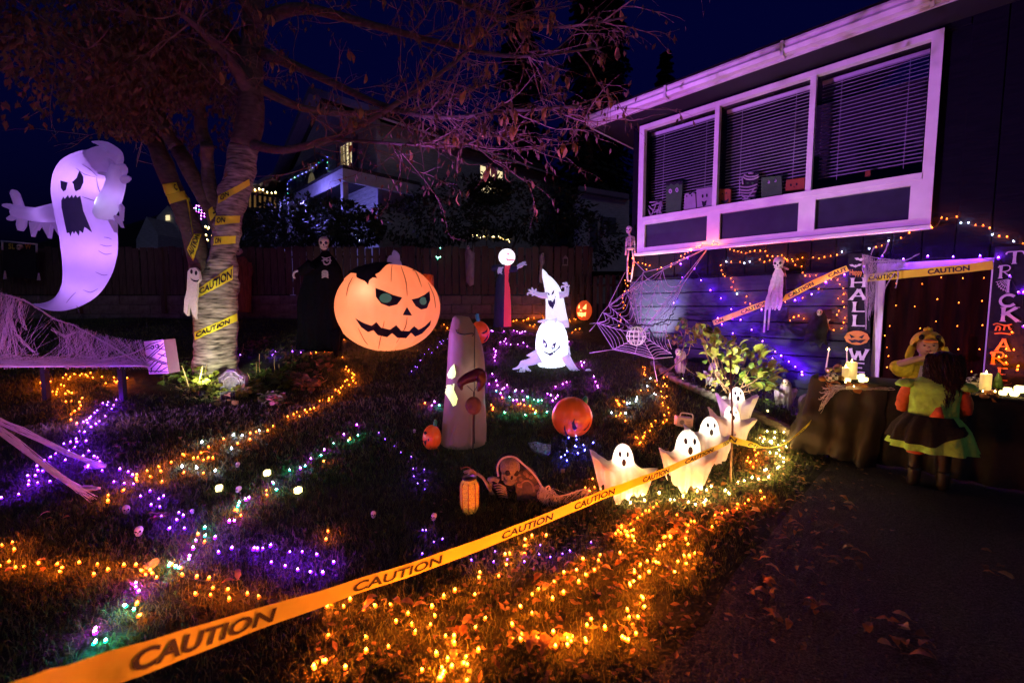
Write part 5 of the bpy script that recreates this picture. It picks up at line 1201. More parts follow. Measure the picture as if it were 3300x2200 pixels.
# ============================================================ purple flood lamp at the far left of the lawn
fl0 = V((-6.6, 4.3, hz(-6.6, 4.3)))
pf = thing('flood_lamp', 'small black purple flood lamp on a spike at the lawn edge', 'lamp', fl0)
tg2 = V((2.5, 6.5, 2.6)); dd = (tg2 - fl0).normalized(); hx, hy = frame(dd)
q = MB(); q.tube([fl0 - UP * .05, fl0 + UP * .12], .01, 6); q.build('spike', 'blackp', pf)
q = MB(); q.box(fl0 + UP * .16, .2, .14, .06, (hx, hy, dd)); q.build('housing', 'blackp', pf, False)
light('flood_beam', 'SPOT', fl0 + UP * .16 + dd * .05, 5200, (.56, .15, 1), pf, .06, fl0 + V((9.4, 2.3, 2.75)), 40, .5)
light('flood_beam', 'SPOT', fl0 + UP * .2, 230, (.72, .2, 1), pf, .06, fl0 + V((.75, 1.3, .95)), 75, .7)  # extra beam with no head of its own, added to light the cobweb

# ============================================================ cloth ghosts on the lawn edge
M['gcloth'] = mat('ghost_cloth', (.84, .82, .80), .8, .06, 14, .15, trans=.5)
def cloth_ghost(label, base, top, span, seed, yaw=0., armz=(.55, .6), name='ghost_light', m='gcloth', lit=True, cat='ghost', face=True, group='cloth ghosts on the lawn edge', rough_hem=.06):
    r = random.Random(seed); H = top - base.z; hs = span / 2; ax = V((math.cos(yaw), math.sin(yaw), 0)); ay = V((-math.sin(yaw), math.cos(yaw), 0))
    T = thing(name, label, cat, base, group); b = MB(); nu, nv = 72, 22; rh = H * .185
    for j in range(nv + 1):
        t = j / nv
        for i in range(nu):
            a = 6.2832 * i / nu; ca, sa = math.cos(a), math.sin(a); wv = abs(ca) ** 3.2; sg = 1 if ca > 0 else -1; az = armz[0] if ca < 0 else armz[1]
            # plain skirt
            if t < .3: u = t / .3; rr = rh * math.sin(u * math.pi / 2); z = H - rh * 1.75 * (1 - math.cos(u * math.pi / 2))
            else:
                u = (t - .3) / .7; fold = 1 + u * (.30 * abs(math.sin(4.5 * a + seed)) - .15) + .10 * u * math.sin(13 * a + 2 * seed); rr = (rh * .95 + (hs * .55 - rh) * u ** .8) * fold; z = (H - rh * 1.75) * (1 - u) + (.09 + 1.4 * rough_hem * math.sin(5 * a + seed) + .05 * math.sin(11 * a)) * H * u
            # arm: out to the hand, then straight down
            if t < .3: r2, z2 = rr, z
            elif t < .62: u = (t - .3) / .32; r2 = rh + (hs - rh) * u; z2 = (H - rh * 1.75) + (H * az - (H - rh * 1.75)) * u - .10 * H * math.sin(u * math.pi)
            else: u = (t - .62) / .38; r2 = hs * (1 - .34 * u + .06 * math.sin(15 * a + seed)); z2 = H * az * (1 - u) + u * H * (.22 + .10 * math.sin(9 * a + seed))
            R_ = rr + (r2 - rr) * wv; Z = z + (z2 - z) * wv
            b.v.append(base + ax * (R_ * ca) + ay * (R_ * sa * (1 - .25 * t) + wv * H * .11 * max(0, t - .35) * math.sin(R_ / H * 22 + seed)) + UP * (Z + .004 * mn.noise(V((a * 3, t * 6, seed)))))
    for j in range(nv):
        for i in range(nu): a = j * nu + i; c = j * nu + (i + 1) % nu; b.f.append((a, a + nu, c + nu, c))
    bv = b.bvh(); b.build('cloth', m, T)
    if face:
        q = MB()
        def onhead(x, z, rx, rz):
            vs = []
            for k in range(14): 
                p = base + ax * (x + rx * math.cos(k * .449)) + UP * (z + rz * math.sin(k * .449)); h = bv.ray_cast(p - ay * 1.0, ay); vs.append((h[0] if h[0] is not None else p) - ay * .004)
            q.add(vs, [tuple(range(14))])
        onhead(-.065 * H, H * .855, .024 * H, .044 * H); onhead(.065 * H, H * .855, .024 * H, .044 * H); onhead(0, H * .72, .036 * H, .065 * H); q.build('face', 'print', T)
    if lit:
        q = MB(); q.tube([base - UP * .05, base + UP * H * .6], .006, 6); q.build('stake', 'blackp', T)
        q = MB(); q.ell(base + UP * H * .72, .018, .018, .025, 10, 6); q.build('bulb', mat('ghost_bulb', (1, .9, .7), .4, 0, 5, emit=(1, .80, .55), es=60), T)
        light('ghost_glow', 'POINT', base + UP * H * .78, 1.15, (1, .86, .68), T, .02)
    return T
def stake_ghost(label, bpx, tpx, x0, x1, seed, yaw, armz):
    g_ = gp(*B4(*bpx)); Y = g_.y; k = Y / 1403 / 2.614; cx = at(*B4(tpx[0], bpx[1]), Y); base = V((cx.x, Y, hz(cx.x, Y)))
    return cloth_ghost(label, base, at(*B4(*tpx), Y).z, (x1 - x0) * k * 1.04, seed, yaw, armz)
stake_ghost('nearest cloth ghost light of the row, arms spread wide', (430, 1190), (405, 730), 165, 715, 1, -.15, (.88, .58))
stake_ghost('second cloth ghost light of the row, behind the tape', (950, 1130), (945, 612), 712, 1180, 2, -.15, (.72, .70))
stake_ghost('third cloth ghost light of the row, beside the white radio', (1150, 900), (1130, 503), 925, 1330, 3, -.2, (.85, .68))
stake_ghost('fourth cloth ghost light of the row, left hand raised high', (1330, 720), (1318, 410), 1112, 1480, 4, -.2, (.98, .72))
stake_ghost('farthest cloth ghost light of the row, under the hydrangea', (1370, 560), (1360, 252), 1188, 1508, 5, -.25, (.85, .85))

# ---- white toy radio among them
g_ = gp(*B4(935, 600)); Y = g_.y
rd = thing('toy_radio', 'small white retro radio with handle on the lawn behind the cloth ghosts', 'radio', g_)
M['wplas'] = mat('white_plastic', (.62, .52, .50), .4, .1, 10)
q = MB(); q.prism([at(*B4(*p_), Y) for p_ in [(872, 505), (1005, 520), (1000, 605), (866, 580)]], V((0, .09, 0))); q.build('case', 'wplas', rd, False)
q = MB(); q.tube(smooth_path([at(*B4(*p_), Y + .04) for p_ in [(892, 510), (898, 478), (915, 470), (985, 480), (1000, 492), (1000, 522)]], 3), .008, 7); q.build('handle', 'wplas', rd)
q = MB(); q.lathe(at(*B4(907, 548), Y - .004), [(.001, 0), (.026, 0), (.028, .006), (.022, .008)], 16, (V((1, 0, 0)), V((0, 0, 1)), V((0, -1, 0)))); q.build('dial', 'stone', rd)
for i in range(3):
    q = MB(); q.box(at(*B4(965, 545 + i * 16), Y - .004), .05, .006, .007); q.build('slot', 'stone', rd, False)

# ---- low reaper cutouts in the flower bed
M['grayc'] = mat('grey_gauze', (.30, .27, .30), .9, .4, 10, .4, stretch=(3, 3, .6), trans=.2)
M['purpc'] = mat('purple_gauze', (.26, .13, .22), .9, .4, 10, .4, stretch=(3, 3, .6), trans=.2)
def bed_ghoul(label, px, head, bpx, x0, x1, top, seed, m, base=None):
    g_ = base or gp(*px(*bpx)); Y = g_.y; sc_ = abs(px(1, 0)[0] - px(0, 0)[0]) * Y / 1403
    tz = at(*px(head[0], top), Y).z
    T = cloth_ghost(label, g_, tz, (x1 - x0) * sc_, seed, .3, (.72, .72), 'ghoul_figure', m, False, 'figure', False, 'small ghouls in the flower bed', .09)
    hc = at(*px(*head), Y - .05); rr_ = (tz - g_.z) * .13
    q = MB(); q.ell(hc, rr_ * .8, rr_ * .7, rr_, 12, 8); fb = q.bvh(); q.build('skull', 'bone', T)
    q = MB()
    for ex in (-.35, .35): q.ell(hc + V((ex * rr_, -rr_ * .62, .1 * rr_)), .2 * rr_, .12 * rr_, .2 * rr_, 8, 5)
    q.ell(hc + V((0, -rr_ * .55, -.5 * rr_)), .25 * rr_, .12 * rr_, .1 * rr_, 8, 5); q.build('face', 'print', T)
    return T
bed_ghoul('small purple gauze ghoul standing at the foot of the spider web', B1, (745, 1135), (765, 1345), 705, 825, 1112, 11, 'purpc')
bed_ghoul('small grey gauze ghoul standing before the lit hydrangea', B1, (1060, 1250), (1035, 1440), 948, 1122, 1222, 12, 'grayc')
bed_ghoul('small dark ghoul with spread sleeves in front of the violet wall', B4, (1780, 218), (1775, 445), 1662, 1890, 192, 13, 'grayc')
# small tombstone by the table
g_ = gp(*B4(1985, 520)); Y = g_.y
t2 = thing('tombstone', 'small mossy tombstone beside the draped table leg', 'tombstone', g_)
q = MB(); q.prism([at(*B4(*p_), Y) for p_ in [(1915, 520), (1912, 370), (1925, 340), (1975, 315), (2030, 330), (2045, 360), (2055, 520)]], V((0, .06, 0))); q.build('slab', 'concrete', t2, False)
q = MB(); q.tube(smooth_path([at(*B4(*p_), Y - .008) for p_ in [(1940, 505), (1940, 420), (1955, 385), (1985, 375), (2015, 385), (2028, 420), (2030, 505)]], 4), .008, 6); q.build('carving', 'concrete', t2)

# ============================================================ house flower bed: kerb, hydrangea, spot lamps
kb = thing('kerb', 'row of dark edging stones bordering the house flower bed', 'edging', G(2.8, 6.0))
kp = [gp(*OV(*p_)) for p_ in [(1500, 838), (1545, 872), (1600, 900), (1660, 925), (1725, 955), (1790, 985), (1825, 1005)]]
kp = smooth_path(kp, 4); me_k = []
for k in range(3):
    q = MB(); q.box((0, 0, .035), .17, .11, .1); me = q.mesh('stone', V((0, 0, 0)), False); bm = bmesh.new(); bm.from_mesh(me); bmesh.ops.bevel(bm, geom=list(bm.edges), offset=.015, segments=2, affect='EDGES')
    for v in bm.verts: v.co += rvec() * .006
    bm.to_mesh(me); bm.free(); me.materials.append(M['concrete']); me_k.append(me)
acc = 0; last = kp[0]
for a, c in zip(kp, kp[1:]):
    L_ = (c - a).length; n_ = max(1, round(L_ / .18))
    for i in range(n_):
        p_ = a.lerp(c, (i + .5) / n_); inst('stone', rnd.choice(me_k), kb, G(p_.x, p_.y), Matrix.Rotation(math.atan2((c - a).y, (c - a).x) + rnd.uniform(-.1, .1), 3, 'Z'))
def bush(label, px, region, Y0, n, size, mats, seed, base):
    r = random.Random(seed); T = thing('hydrangea', label, 'shrub', base); stm = MB(); mes = []
    for k in range(4): 
        me = leaf_mesh('leaf', mats[k % len(mats)], 1.0, .68, .12, 40 + k); mes.append(me)
    for i in range(n):
        x, y, rx, ry = r.choice(region); a = r.uniform(0, 6.283); u = r.random() ** .5
        p_ = at(*px(x + rx * u * math.cos(a), y + ry * u * math.sin(a)), Y0 + r.uniform(-.28, .28))
        if p_.z < hz(p_.x, p_.y) + .02: p_.z = hz(p_.x, p_.y) + r.uniform(.02, .1)
        d = (p_ - (base + UP * .05)).normalized(); d = (d + rvec(r) * .7 - UP * .25).normalized()
        inst('leaf', r.choice(mes), T, p_, d.to_track_quat('X', 'Z') @ Quaternion((1, 0, 0), r.uniform(-.8, .8)), size * r.uniform(.6, 1.25))
        if i % 16 == 0: stm.tube(smooth_path([base + V((r.uniform(-.45, .45), r.uniform(-.1, .1), -.02)), (base + p_) / 2 + rvec(r) * .08, p_], 3), [.006] * 7, 5, False)
    tag(stm.build('stems', 'leafb', T), None, kind='stuff'); return T
hb = V((3.05, 6.15, hz(3.05, 6.15)))
bush('broad yellow-green hydrangea lit from below against the house wall', B1, [(1250, 1270, 280, 160), (1240, 1370, 320, 100), (1430, 1300, 190, 130), (1120, 1110, 120, 120), (1440, 1360, 140, 110), (1000, 1050, 150, 90), (1300, 1170, 150, 90), (950, 970, 80, 40)], 6.15, 290, .135, ['greeny', 'green', 'greeny', 'greeny'], 9, hb)
bush('sparse brown-leaved shrub beside the web foot', B1, [(770, 1000, 70, 110), (700, 1050, 60, 60), (800, 900, 30, 30)], 6.7, 46, .09, ['leafb', 'green'], 10, V((2.6, 6.7, hz(2.6, 6.7))))
leafy_clump('geranium', 'low green ground cover lit under the spider web', B1, [(300, 1050), (380, 1090), (450, 1110), (520, 1090), (260, 1030), (480, 1060)], 90, .05, 'greeny', 15)
leafy_clump('geranium', 'low leaves along the stones beside the violet wall', B4, [(1500, 250), (1560, 300), (1640, 450), (1720, 500), (1850, 540), (1400, 260)], 60, .05, 'green', 16)
def spot(label, pos, tgt, e, col, ang, r=.03):
    T = thing('spotlight', label, 'lamp', pos); d = (tgt - pos).normalized(); x, y = frame(d); c = pos + UP * .09
    q = MB(); q.lathe(c, [(.001, -.06), (.03, -.055), (.042, .0), (.042, .02), (.036, .02)], 12, (x, y, d)); q.build('housing', 'blackp', T)
    q = MB(); q.tube([pos - UP * .05, c], .007, 6); q.build('spike', 'blackp', T)
    q = MB(); q.lathe(c, [(.001, .012), (.036, .012)], 12, (x, y, d)); q.build('lens', mat('spot_lens', (1, 1, .9), .2, 0, 5, emit=(1, .95, .6), es=12), T)
    light('spot_beam', 'SPOT', c + d * .03, e, col, T, r, tgt, ang, .95)
s1 = W(3.95, 6.85, 0); s1.z = hz(s1.x, s1.y); spot('garden spotlight under the spider web aimed at the wall', V((s1.x + .05, s1.y, s1.z)), wall(*B1(570, 770)), 700, (1, .97, .88), 58)
s2 = V((2.85, 5.55, hz(2.85, 5.55))); spot('garden spotlight at the foot of the hydrangea', s2, at(*B1(1270, 1150), 6.2), 150, (1, .93, .66), 130)

# ============================================================ rope spider web
wp1 = wall(*B1(1000, 255), 7.66); wp2 = at(*B1(60, 890), 7.6); wp3 = at(*B1(540, 1190), 6.55); wn = (wp2 - wp1).cross(wp3 - wp1).normalized()
def wb(x, y): return plane(*B1(x, y), wp1, wn)
web = thing('spider_web', 'giant white rope spider web strung from the window sill to the lawn', 'spider web', gp(*B1(540, 1190)))
hub = (430, 985)
E = [(1000, 255), (620, 425), (450, 462), (360, 585), (300, 600), (160, 745), (108, 800), (60, 890), (200, 1112), (380, 1148), (540, 1190), (690, 1150), (655, 960), (705, 740), (790, 560)]
rw_ = random.Random(4)
for e in E:
    q = MB(); q.tube([wb(*hub), wb((hub[0] + e[0]) / 2 + rw_.uniform(-8, 8), (hub[1] + e[1]) / 2 + rw_.uniform(-8, 8)), wb(*e)], .005, 6); q.build('spoke', 'rope', web)
for fr_ in (.2, .34, .48, .62, .75, .87, .97):
    for a, c in zip(E[1:], E[2:] + [E[1]]):
        pa = (hub[0] + (a[0] - hub[0]) * fr_, hub[1] + (a[1] - hub[1]) * fr_); pc_ = (hub[0] + (c[0] - hub[0]) * fr_, hub[1] + (c[1] - hub[1]) * fr_)
        L_ = math.dist(pa, pc_)
        if L_ < 8: continue
        mid = ((pa[0] + pc_[0]) / 2 + (hub[0] - (pa[0] + pc_[0]) / 2) * .12, (pa[1] + pc_[1]) / 2 + (hub[1] - (pa[1] + pc_[1]) / 2) * .12 + L_ * .06)
        q = MB(); q.tube(smooth_path([wb(*pa), wb(*mid), wb(*pc_)], 4), .0036, 5); q.build('cross_thread', 'rope', web)
for p_ in ([(1000, 255), (620, 425), (460, 462), (340, 600), (160, 745), (108, 800), (60, 890), (0, 895)], [(990, 262), (620, 440), (350, 610), (165, 750)], [(1000, 255), (790, 560), (705, 740), (640, 960), (690, 1110)], [(460, 455), (365, 355)], [(300, 460), (160, 740)], [(60, 890), (130, 875), (190, 830)], [(60, 890), (200, 1112), (380, 1148), (540, 1190), (700, 1175)], [(200, 1112), (0, 1142)], [(540, 1190), (545, 1260), (570, 1380)], [(60, 890), (0, 960)]):
    q = MB(); q.tube([wb(*k) for k in p_], .005, 6); q.build('stay', 'rope', web)
bb = thing('caged_ball', 'white caged ball with spotlit glow painted in, behind the rope web', 'ornament', gp(*B1(415, 1085)))
M['ballw'] = mat('lit_white_rib', (.85, .82, .75), .5, .05, 6, emit=(1, .93, .75), es=.3)  # ribs glow in place of the spotlight falling on them
bc_ = wb(415, 1005) + V((0, .15, 0)); br_ = 80 * 7.2 / 1403 / 2.613
for k in range(6):
    q = MB(); a = k * math.pi / 6; q.tube([bc_ + V((math.cos(a) * math.sin(t * .5236), math.sin(a) * math.sin(t * .5236), math.cos(t * .5236))) * br_ for t in range(13)], .006, 6); q.build('rib', 'ballw', bb)
for z in (-.5, .0, .5):
    q = MB(); rr_ = math.sqrt(1 - z * z); q.tube([bc_ + V((rr_ * math.cos(t * .4488), rr_ * math.sin(t * .4488), z)) * br_ for t in range(15)], .006, 6); q.build('hoop', 'ballw', bb)
br = thing('bare_branch', 'crooked black branch lying across the rope web', 'branch', wb(180, 900))
for pts, r0 in (([(180, 900), (300, 892), (400, 905), (500, 905), (570, 895), (640, 865), (685, 820), (700, 780), (722, 755)], .016), ([(560, 900), (640, 905), (680, 880), (690, 830)], .010), ([(400, 905), (330, 940), (290, 990)], .008), ([(480, 930), (520, 1000), (600, 1060), (660, 1130)], .014), ([(1370, 1030), (1430, 1000), (1465, 1010)], .01), ([(1340, 1010), (1430, 1050), (1540, 1120)], .012)):
    q = MB(); P_ = [wb(*p_) - V((0, .06, 0)) for p_ in pts]; P_ = [p_ + rvec(rw_) * .02 for p_ in smooth_path(P_, 3)]; q.tube(P_, [r0 * (1 - .7 * i / len(P_)) for i in range(len(P_))], 6); q.build('twig', 'blackp', br)
# ============================================================ skulls and skeletons
def skull_parts(m='bone'):
    """unit skull facing -Y: bone mesh and dark hollows"""
    b = MB(); b.ell((0, .05, .18), .62, .74, .66, 20, 14); b.ell((0, -.42, -.22), .40, .26, .34, 14, 8); b.ell((0, -.34, -.62), .36, .32, .20, 14, 8)
    for sx in (-1, 1): b.ell((sx * .42, -.36, -.12), .16, .2, .12, 8, 6); b.tube([(sx * .46, -.1, -.1), (sx * .40, -.25, -.6)], .07, 6)
    for k in range(6): b.box((-.2 + k * .08, -.64, -.44), .06, .05, .12); b.box((-.2 + k * .08, -.62, -.56), .06, .05, .1)
    d = MB()
    for sx in (-1, 1): d.ell((sx * .26, -.56, .06), .19, .14, .19, 10, 7)
    d.ell((0, -.66, -.2), .08, .07, .13, 8, 6); d.box((0, -.60, -.50), .44, .05, .035)
    me = b.mesh('skull'); me.materials.append(M[m]); md = d.mesh('hollows'); md.materials.append(M['print']); return me, md
SK = {m: skull_parts(m) for m in ('bone', 'boned')}
def skull(T, c, r, rot, m='bone'):
    s_ = inst('skull', SK[m][0], T, c, rot, r); h = bpy.data.objects.new('hollows', SK[m][1]); S.collection.objects.link(h); h.parent = s_; ORG[h] = V(c); return s_
def yawm(a, tilt=0., roll=0.): return Matrix.Rotation(a, 3, 'Z') @ Matrix.Rotation(tilt, 3, 'X') @ Matrix.Rotation(roll, 3, 'Y')
# hanging skeleton at the house corner
YS = 8.55
def b1(x, y, Y=YS): return at(*B1(x, y), Y)
sk = thing('skeleton', 'small plastic skeleton hanging at the corner of the navy house', 'skeleton', b1(330, 545))
skull(sk, b1(332, 105), .088, yawm(-.5, .25))
def bone(T, pts, r, name='bone', m='bone', seg=6):
    q = MB(); n = len(pts); q.tube(pts, [r * (1.5 if i in (0, n - 1) else 1) for i in range(n)], seg); return q.build(name, m, T)
bone(sk, [b1(335, 135), b1(342, 180), b1(345, 225), b1(345, 262)], .012, 'spine')
for k in range(6):
    z = 165 + k * 12; w_ = 26 + 3 * math.sin(k)
    q = MB(); q.tube(smooth_path([b1(342, z), b1(342 - w_, z + 4, YS - .03), b1(338 - w_ * .4, z + 12, YS - .07), b1(342, z + 10, YS - .08), b1(346 + w_ * .4, z + 12, YS - .07), b1(342 + w_, z + 4, YS - .03), b1(342, z)], 2), .006, 5); q.build('rib', 'bone', sk)
q = MB(); q.ell(b1(345, 265), .075, .04, .035, 12, 6); q.build('pelvis', 'bone', sk)
for pts, nm in (([(342, 160), (312, 175)], 'collarbone'), ([(342, 160), (375, 168)], 'collarbone'), ([(312, 175), (308, 245)], 'arm_bone'), ([(308, 245), (303, 320)], 'arm_bone'), ([(375, 168), (380, 235)], 'arm_bone'), ([(380, 235), (383, 310)], 'arm_bone'), ([(330, 275), (318, 370)], 'leg_bone'), ([(318, 370), (318, 510)], 'leg_bone'), ([(360, 275), (372, 370)], 'leg_bone'), ([(372, 370), (352, 520)], 'leg_bone'), ([(318, 510), (325, 540)], 'foot'), ([(352, 520), (340, 542)], 'foot')):
    bone(sk, [b1(*p_) for p_ in pts], .010, nm)
# hanging gauze ghoul on the wall
gy = wall(*B1(1600, 380), 7.5)
hg = thing('hanging_ghoul', 'hanging skull-faced ghoul in shredded white gauze on the house wall', 'figure', wall(*B1(1550, 970), 7.5))
def wq(px, x, y, n=7.5): return wall(*px(x, y), n)
skull(hg, wq(B1, 1593, 385, 7.42), .115, yawm(-.75, .2))
for i in range(13):
    u = i / 12; x0 = 1560 + 70 * u + (0 if u > .3 else -40 * (.3 - u)); x1 = 1470 + 130 * u
    y1 = 760 + 210 * (1 if i in (0, 3) else .2 * rnd.random()) * (1 - .4 * u); n_ = 7.46 + .04 * math.sin(i * 2)
    P_ = smooth_path([wq(B1, x0 if y > 500 else 1590 + (x0 - 1590) * (y - 400) / 100, y, n_) if k < 2 else wq(B1, x0 + (x1 - x0) * (k - 1) / 4 + rnd.uniform(-9, 9), y, n_ + rnd.uniform(-.02, .02)) for k, y in enumerate([425, 480, 560, 640, 720, y1])], 3)
    q = MB(); q.ribbon(P_, [AX * rnd.uniform(.03, .055) * (1 - .5 * j / len(P_)) for j in range(len(P_))]); q.build('gauze_strip', 'gauze', hg)
q = MB(); q.prism([wq(B1, *p_, 7.56) for p_ in [(1570, 430), (1640, 420), (1650, 640), (1600, 720), (1540, 600)]], NX * .06); q.build('robe', 'black', hg)
for k in range(4):
    q = MB(); q.tube([wq(B1, 1610 + k * 12, 470, 7.5), wq(B1, 1620 + k * 12, 500, 7.48)], .006, 5); q.build('finger', 'bone', hg)
q = MB(); q.tube(smooth_path([wq(B1, 1600, 410), wq(B1, 1640, 425, 7.46), wq(B1, 1675, 440, 7.45)], 3), .014, 6); q.build('arm_bone', 'boned', hg)
dg_ = thing('hanging_ghoul', 'black-cloaked ghoul with pale skull in the orange lit wall corner', 'figure', wq(B2, 340, 1000, 7.6))
skull(dg_, wq(B2, 370, 932, 7.56), .055, yawm(-.75)); q = MB()
q.prism([wq(B2, *p_, 7.62) for p_ in [(345, 915), (395, 915), (425, 960), (440, 1060), (420, 1150), (425, 1210), (395, 1180), (370, 1230), (340, 1190), (300, 1225), (275, 1170), (235, 1190), (250, 1090), (300, 960)]], NX * .06); q.build('cloak', 'black', dg_)
bt = thing('bat_ornament', 'small white bat cutout beside the orange wall lights', 'ornament', wq(B2, 440, 1000, 7.64)); q = MB()
q.prism([wq(B2, *p_, 7.64) for p_ in [(415, 1000), (430, 985), (445, 992), (462, 990), (448, 1002), (440, 1030), (432, 1005)]], NX * .01); q.build('cutout', 'bone', bt, False)
# robed skeleton before the giant pumpkin
RYS = 8.05
rs = thing('robed_skeleton', 'life-size black-robed skeleton standing left of the giant pumpkin', 'figure', gp(*A7(400, 1180)))
def a7(x, y, Y=RYS): return at(*A7(x, y), Y)
skull(rs, a7(452, 105), .145, yawm(.3, .15))
q = MB(); pxtube(q, [(395, 1180, 225), (400, 1000, 218), (410, 800, 212), (425, 600, 205), (445, 450, 195), (460, 350, 165), (465, 280, 110), (460, 220, 55), (455, 190, 40)], A7, RYS + .3, 40, 4, .6)
for i, p_ in enumerate(q.v):
    t_ = max(0, min(1, (2.3 - p_.z) / 1.4)); q.v[i] = p_ + V((0, 1, 0)) * .05 * t_ * math.sin(p_.x * 30) + V((.02 * math.sin(p_.z * 6 + p_.x * 9), 0, 0))
rob = q.bvh(); q.build('robe', 'robe', rs)
q = MB(); q.prism([a7(*p_, RYS - .06) for p_ in [(500, 1000), (606, 960), (600, 1120), (575, 1300), (560, 1310), (540, 1150)]], V((0, .06, 0))); q.build('torn_hem', 'robe', rs)
M['bonep'] = mat('bone_print', (.42, .40, .45), .8, .15, 20)
def stroke(bv, pts, wd, px, T, name, m, off, dist):
    """a painted stroke laid onto a body"""
    DEC['dist'] = dist; P_ = smooth_path([V((*px(*p_), 0)) for p_ in pts], 5); q = MB(); n = len(P_)
    for i, p_ in enumerate(P_):
        d = (P_[min(i + 1, n - 1)] - P_[max(0, i - 1)]); d.normalize(); s_ = V((-d.y, d.x, 0)) * wd / 2 * math.sin(math.pi * (i + .6) / (n + .2)) ** .5
        q.v += [project(bv, p_.x - s_.x, p_.y - s_.y, off), project(bv, p_.x + s_.x, p_.y + s_.y, off)]
    q.f = [(2 * i, 2 * i + 2, 2 * i + 3, 2 * i + 1) for i in range(n - 1)]; return q.build(name, m, T)
for pts in ([(432, 250), (470, 265), (520, 250)], [(430, 290), (470, 280), (530, 290)], [(450, 320), (485, 326), (520, 305)], [(455, 262), (450, 300), (470, 325)], [(510, 262), (515, 285), (500, 325)], [(480, 262), (485, 300)]): stroke(rob, pts, 4, A7, rs, 'rib_print', 'bonep', .02, RYS)
for k in range(5): stroke(rob, [(432, 400 + k * 15), (450, 388 + k * 15), (480, 390 + k * 14), (497, 408 + k * 13)], 4, A7, rs, 'rib_print', 'bonep', .02, RYS)
q = MB(); q.tube(smooth_path([a7(190, 385, RYS - .1), a7(160, 395, RYS - .1), a7(142, 420, RYS - .1), a7(145, 445, RYS - .1), a7(160, 462, RYS - .1)], 3), [.018] * 13, 7); q.build('hand', 'bonep', rs)
q = MB(); pxtube(q, [(330, 320, 60), (260, 370, 50), (205, 400, 40)], A7, RYS, 12, 3); q.build('sleeve', 'robe', rs)
for pts in SEAM_CREASES: stroke(gbv, pts, 2.4, C1, gh, 'seam', mat('seam_crease_shade', (.22, .10, .38), .8, .1, 9), .012, GY)  # seams and wrinkles as dark strokes; the wrinkles' shade is painted in
for pts in SEAMS: stroke(pbv, pts, 2.6, A7, pk, 'seam', mat('seam_dark', (.25, .07, .03), .8, .1, 9), .008, PY)
# orange-cloaked figure at the fence
oy = 12.3
of = thing('robed_skeleton', 'dim orange-cloaked skull figure standing against the fence by the trunk', 'figure', at(*A6(612, 930), oy))
skull(of, at(*A6(592, 575), oy), .12, yawm(-.2))
M['ocl'] = mat('rust_cloak', (.16, .055, .02), .9, .4, 8, .3, stretch=(4, 4, .5))
q = MB(); pxtube(q, [(608, 930, 52), (610, 850, 52), (612, 750, 52), (612, 680, 50), (608, 640, 42), (600, 605, 20)], A6, oy + .2, 24, 3, .5); pxtube(q, [(650, 640, 14), (662, 690, 12), (655, 720, 8)], A6, oy, 8, 2); q.build('cloak', 'ocl', of)
# grey ghosts hung on the fence
for lab, px, pts, Y in (('grey gauze figure hanging on the board fence above the tan inflatable', A8, [(290, 75), (310, 110), (330, 120), (325, 310), (300, 318), (280, 290), (272, 120)], 12.6), ('dim grey gauze figure hung on the fence above the standing ghost', A8, [(735, 120), (750, 140), (748, 175), (735, 200), (735, 300), (715, 290), (722, 180), (716, 140)], 12.6)):
    T = thing('hanging_ghoul', lab, 'figure', at(*px(*pts[4]), Y)); q = MB(); q.prism([at(*px(*p_), Y) for p_ in pts], V((0, .07, 0)))
    for i, p_ in enumerate(q.v): q.v[i] = p_ + rvec() * .015
    q.build('gauze', 'grayc', T); skull(T, at(*px(pts[0][0] + 2, pts[0][1] + 12), Y - .05), .07, yawm(0))
lt = thing('lantern', 'small dark lantern hung on the fence right of the standing ghost', 'lantern', at(*A8(870, 190), 12.6)); q = MB()
for x in (858, 884): q.tube([at(*A8(x, 150), 12.6), at(*A8(x, 190), 12.6)], .012, 5)
q.prism([at(*A8(*p_), 12.62) for p_ in [(855, 152), (872, 132), (888, 152)]], V((0, .12, 0))); q.prism([at(*A8(*p_), 12.62) for p_ in [(855, 188), (888, 188), (888, 194), (855, 194)]], V((0, .12, 0))); q.build('case', 'stone', lt, False)
# felt ghost on the trunk
fy = 6.75
fg = thing('felt_ghost', 'flat pale felt ghost with a smile hugging the tree trunk', 'ornament', at(*A6(300, 960), fy))
M['felt'] = mat('pale_felt', (.60, .52, .58), .95, .1, 30, .2)
q = MB(); q.prism([at(*A6(*p_), fy) for p_ in [(285, 690), (300, 672), (330, 668), (350, 690), (358, 740), (340, 760), (338, 860), (335, 975), (315, 950), (300, 900), (290, 880), (283, 955), (262, 930), (265, 860), (280, 800), (282, 740)]], V((0, .05, 0))); q.build('body', 'felt', fg, False)
q = MB()
for x, y, rx, ry in ((308, 692, 8, 14), (335, 700, 8, 14)): q.add([at(*A6(x + rx * math.cos(k * .63), y + ry * math.sin(k * .63)), fy - .006) for k in range(10)], [tuple(range(10))])
q.add([at(*A6(*p_), fy - .006) for p_ in [(300, 728), (318, 742), (340, 745), (355, 738), (345, 754), (325, 752), (308, 742)]], [tuple(range(7))]); q.build('face', 'print', fg, False)

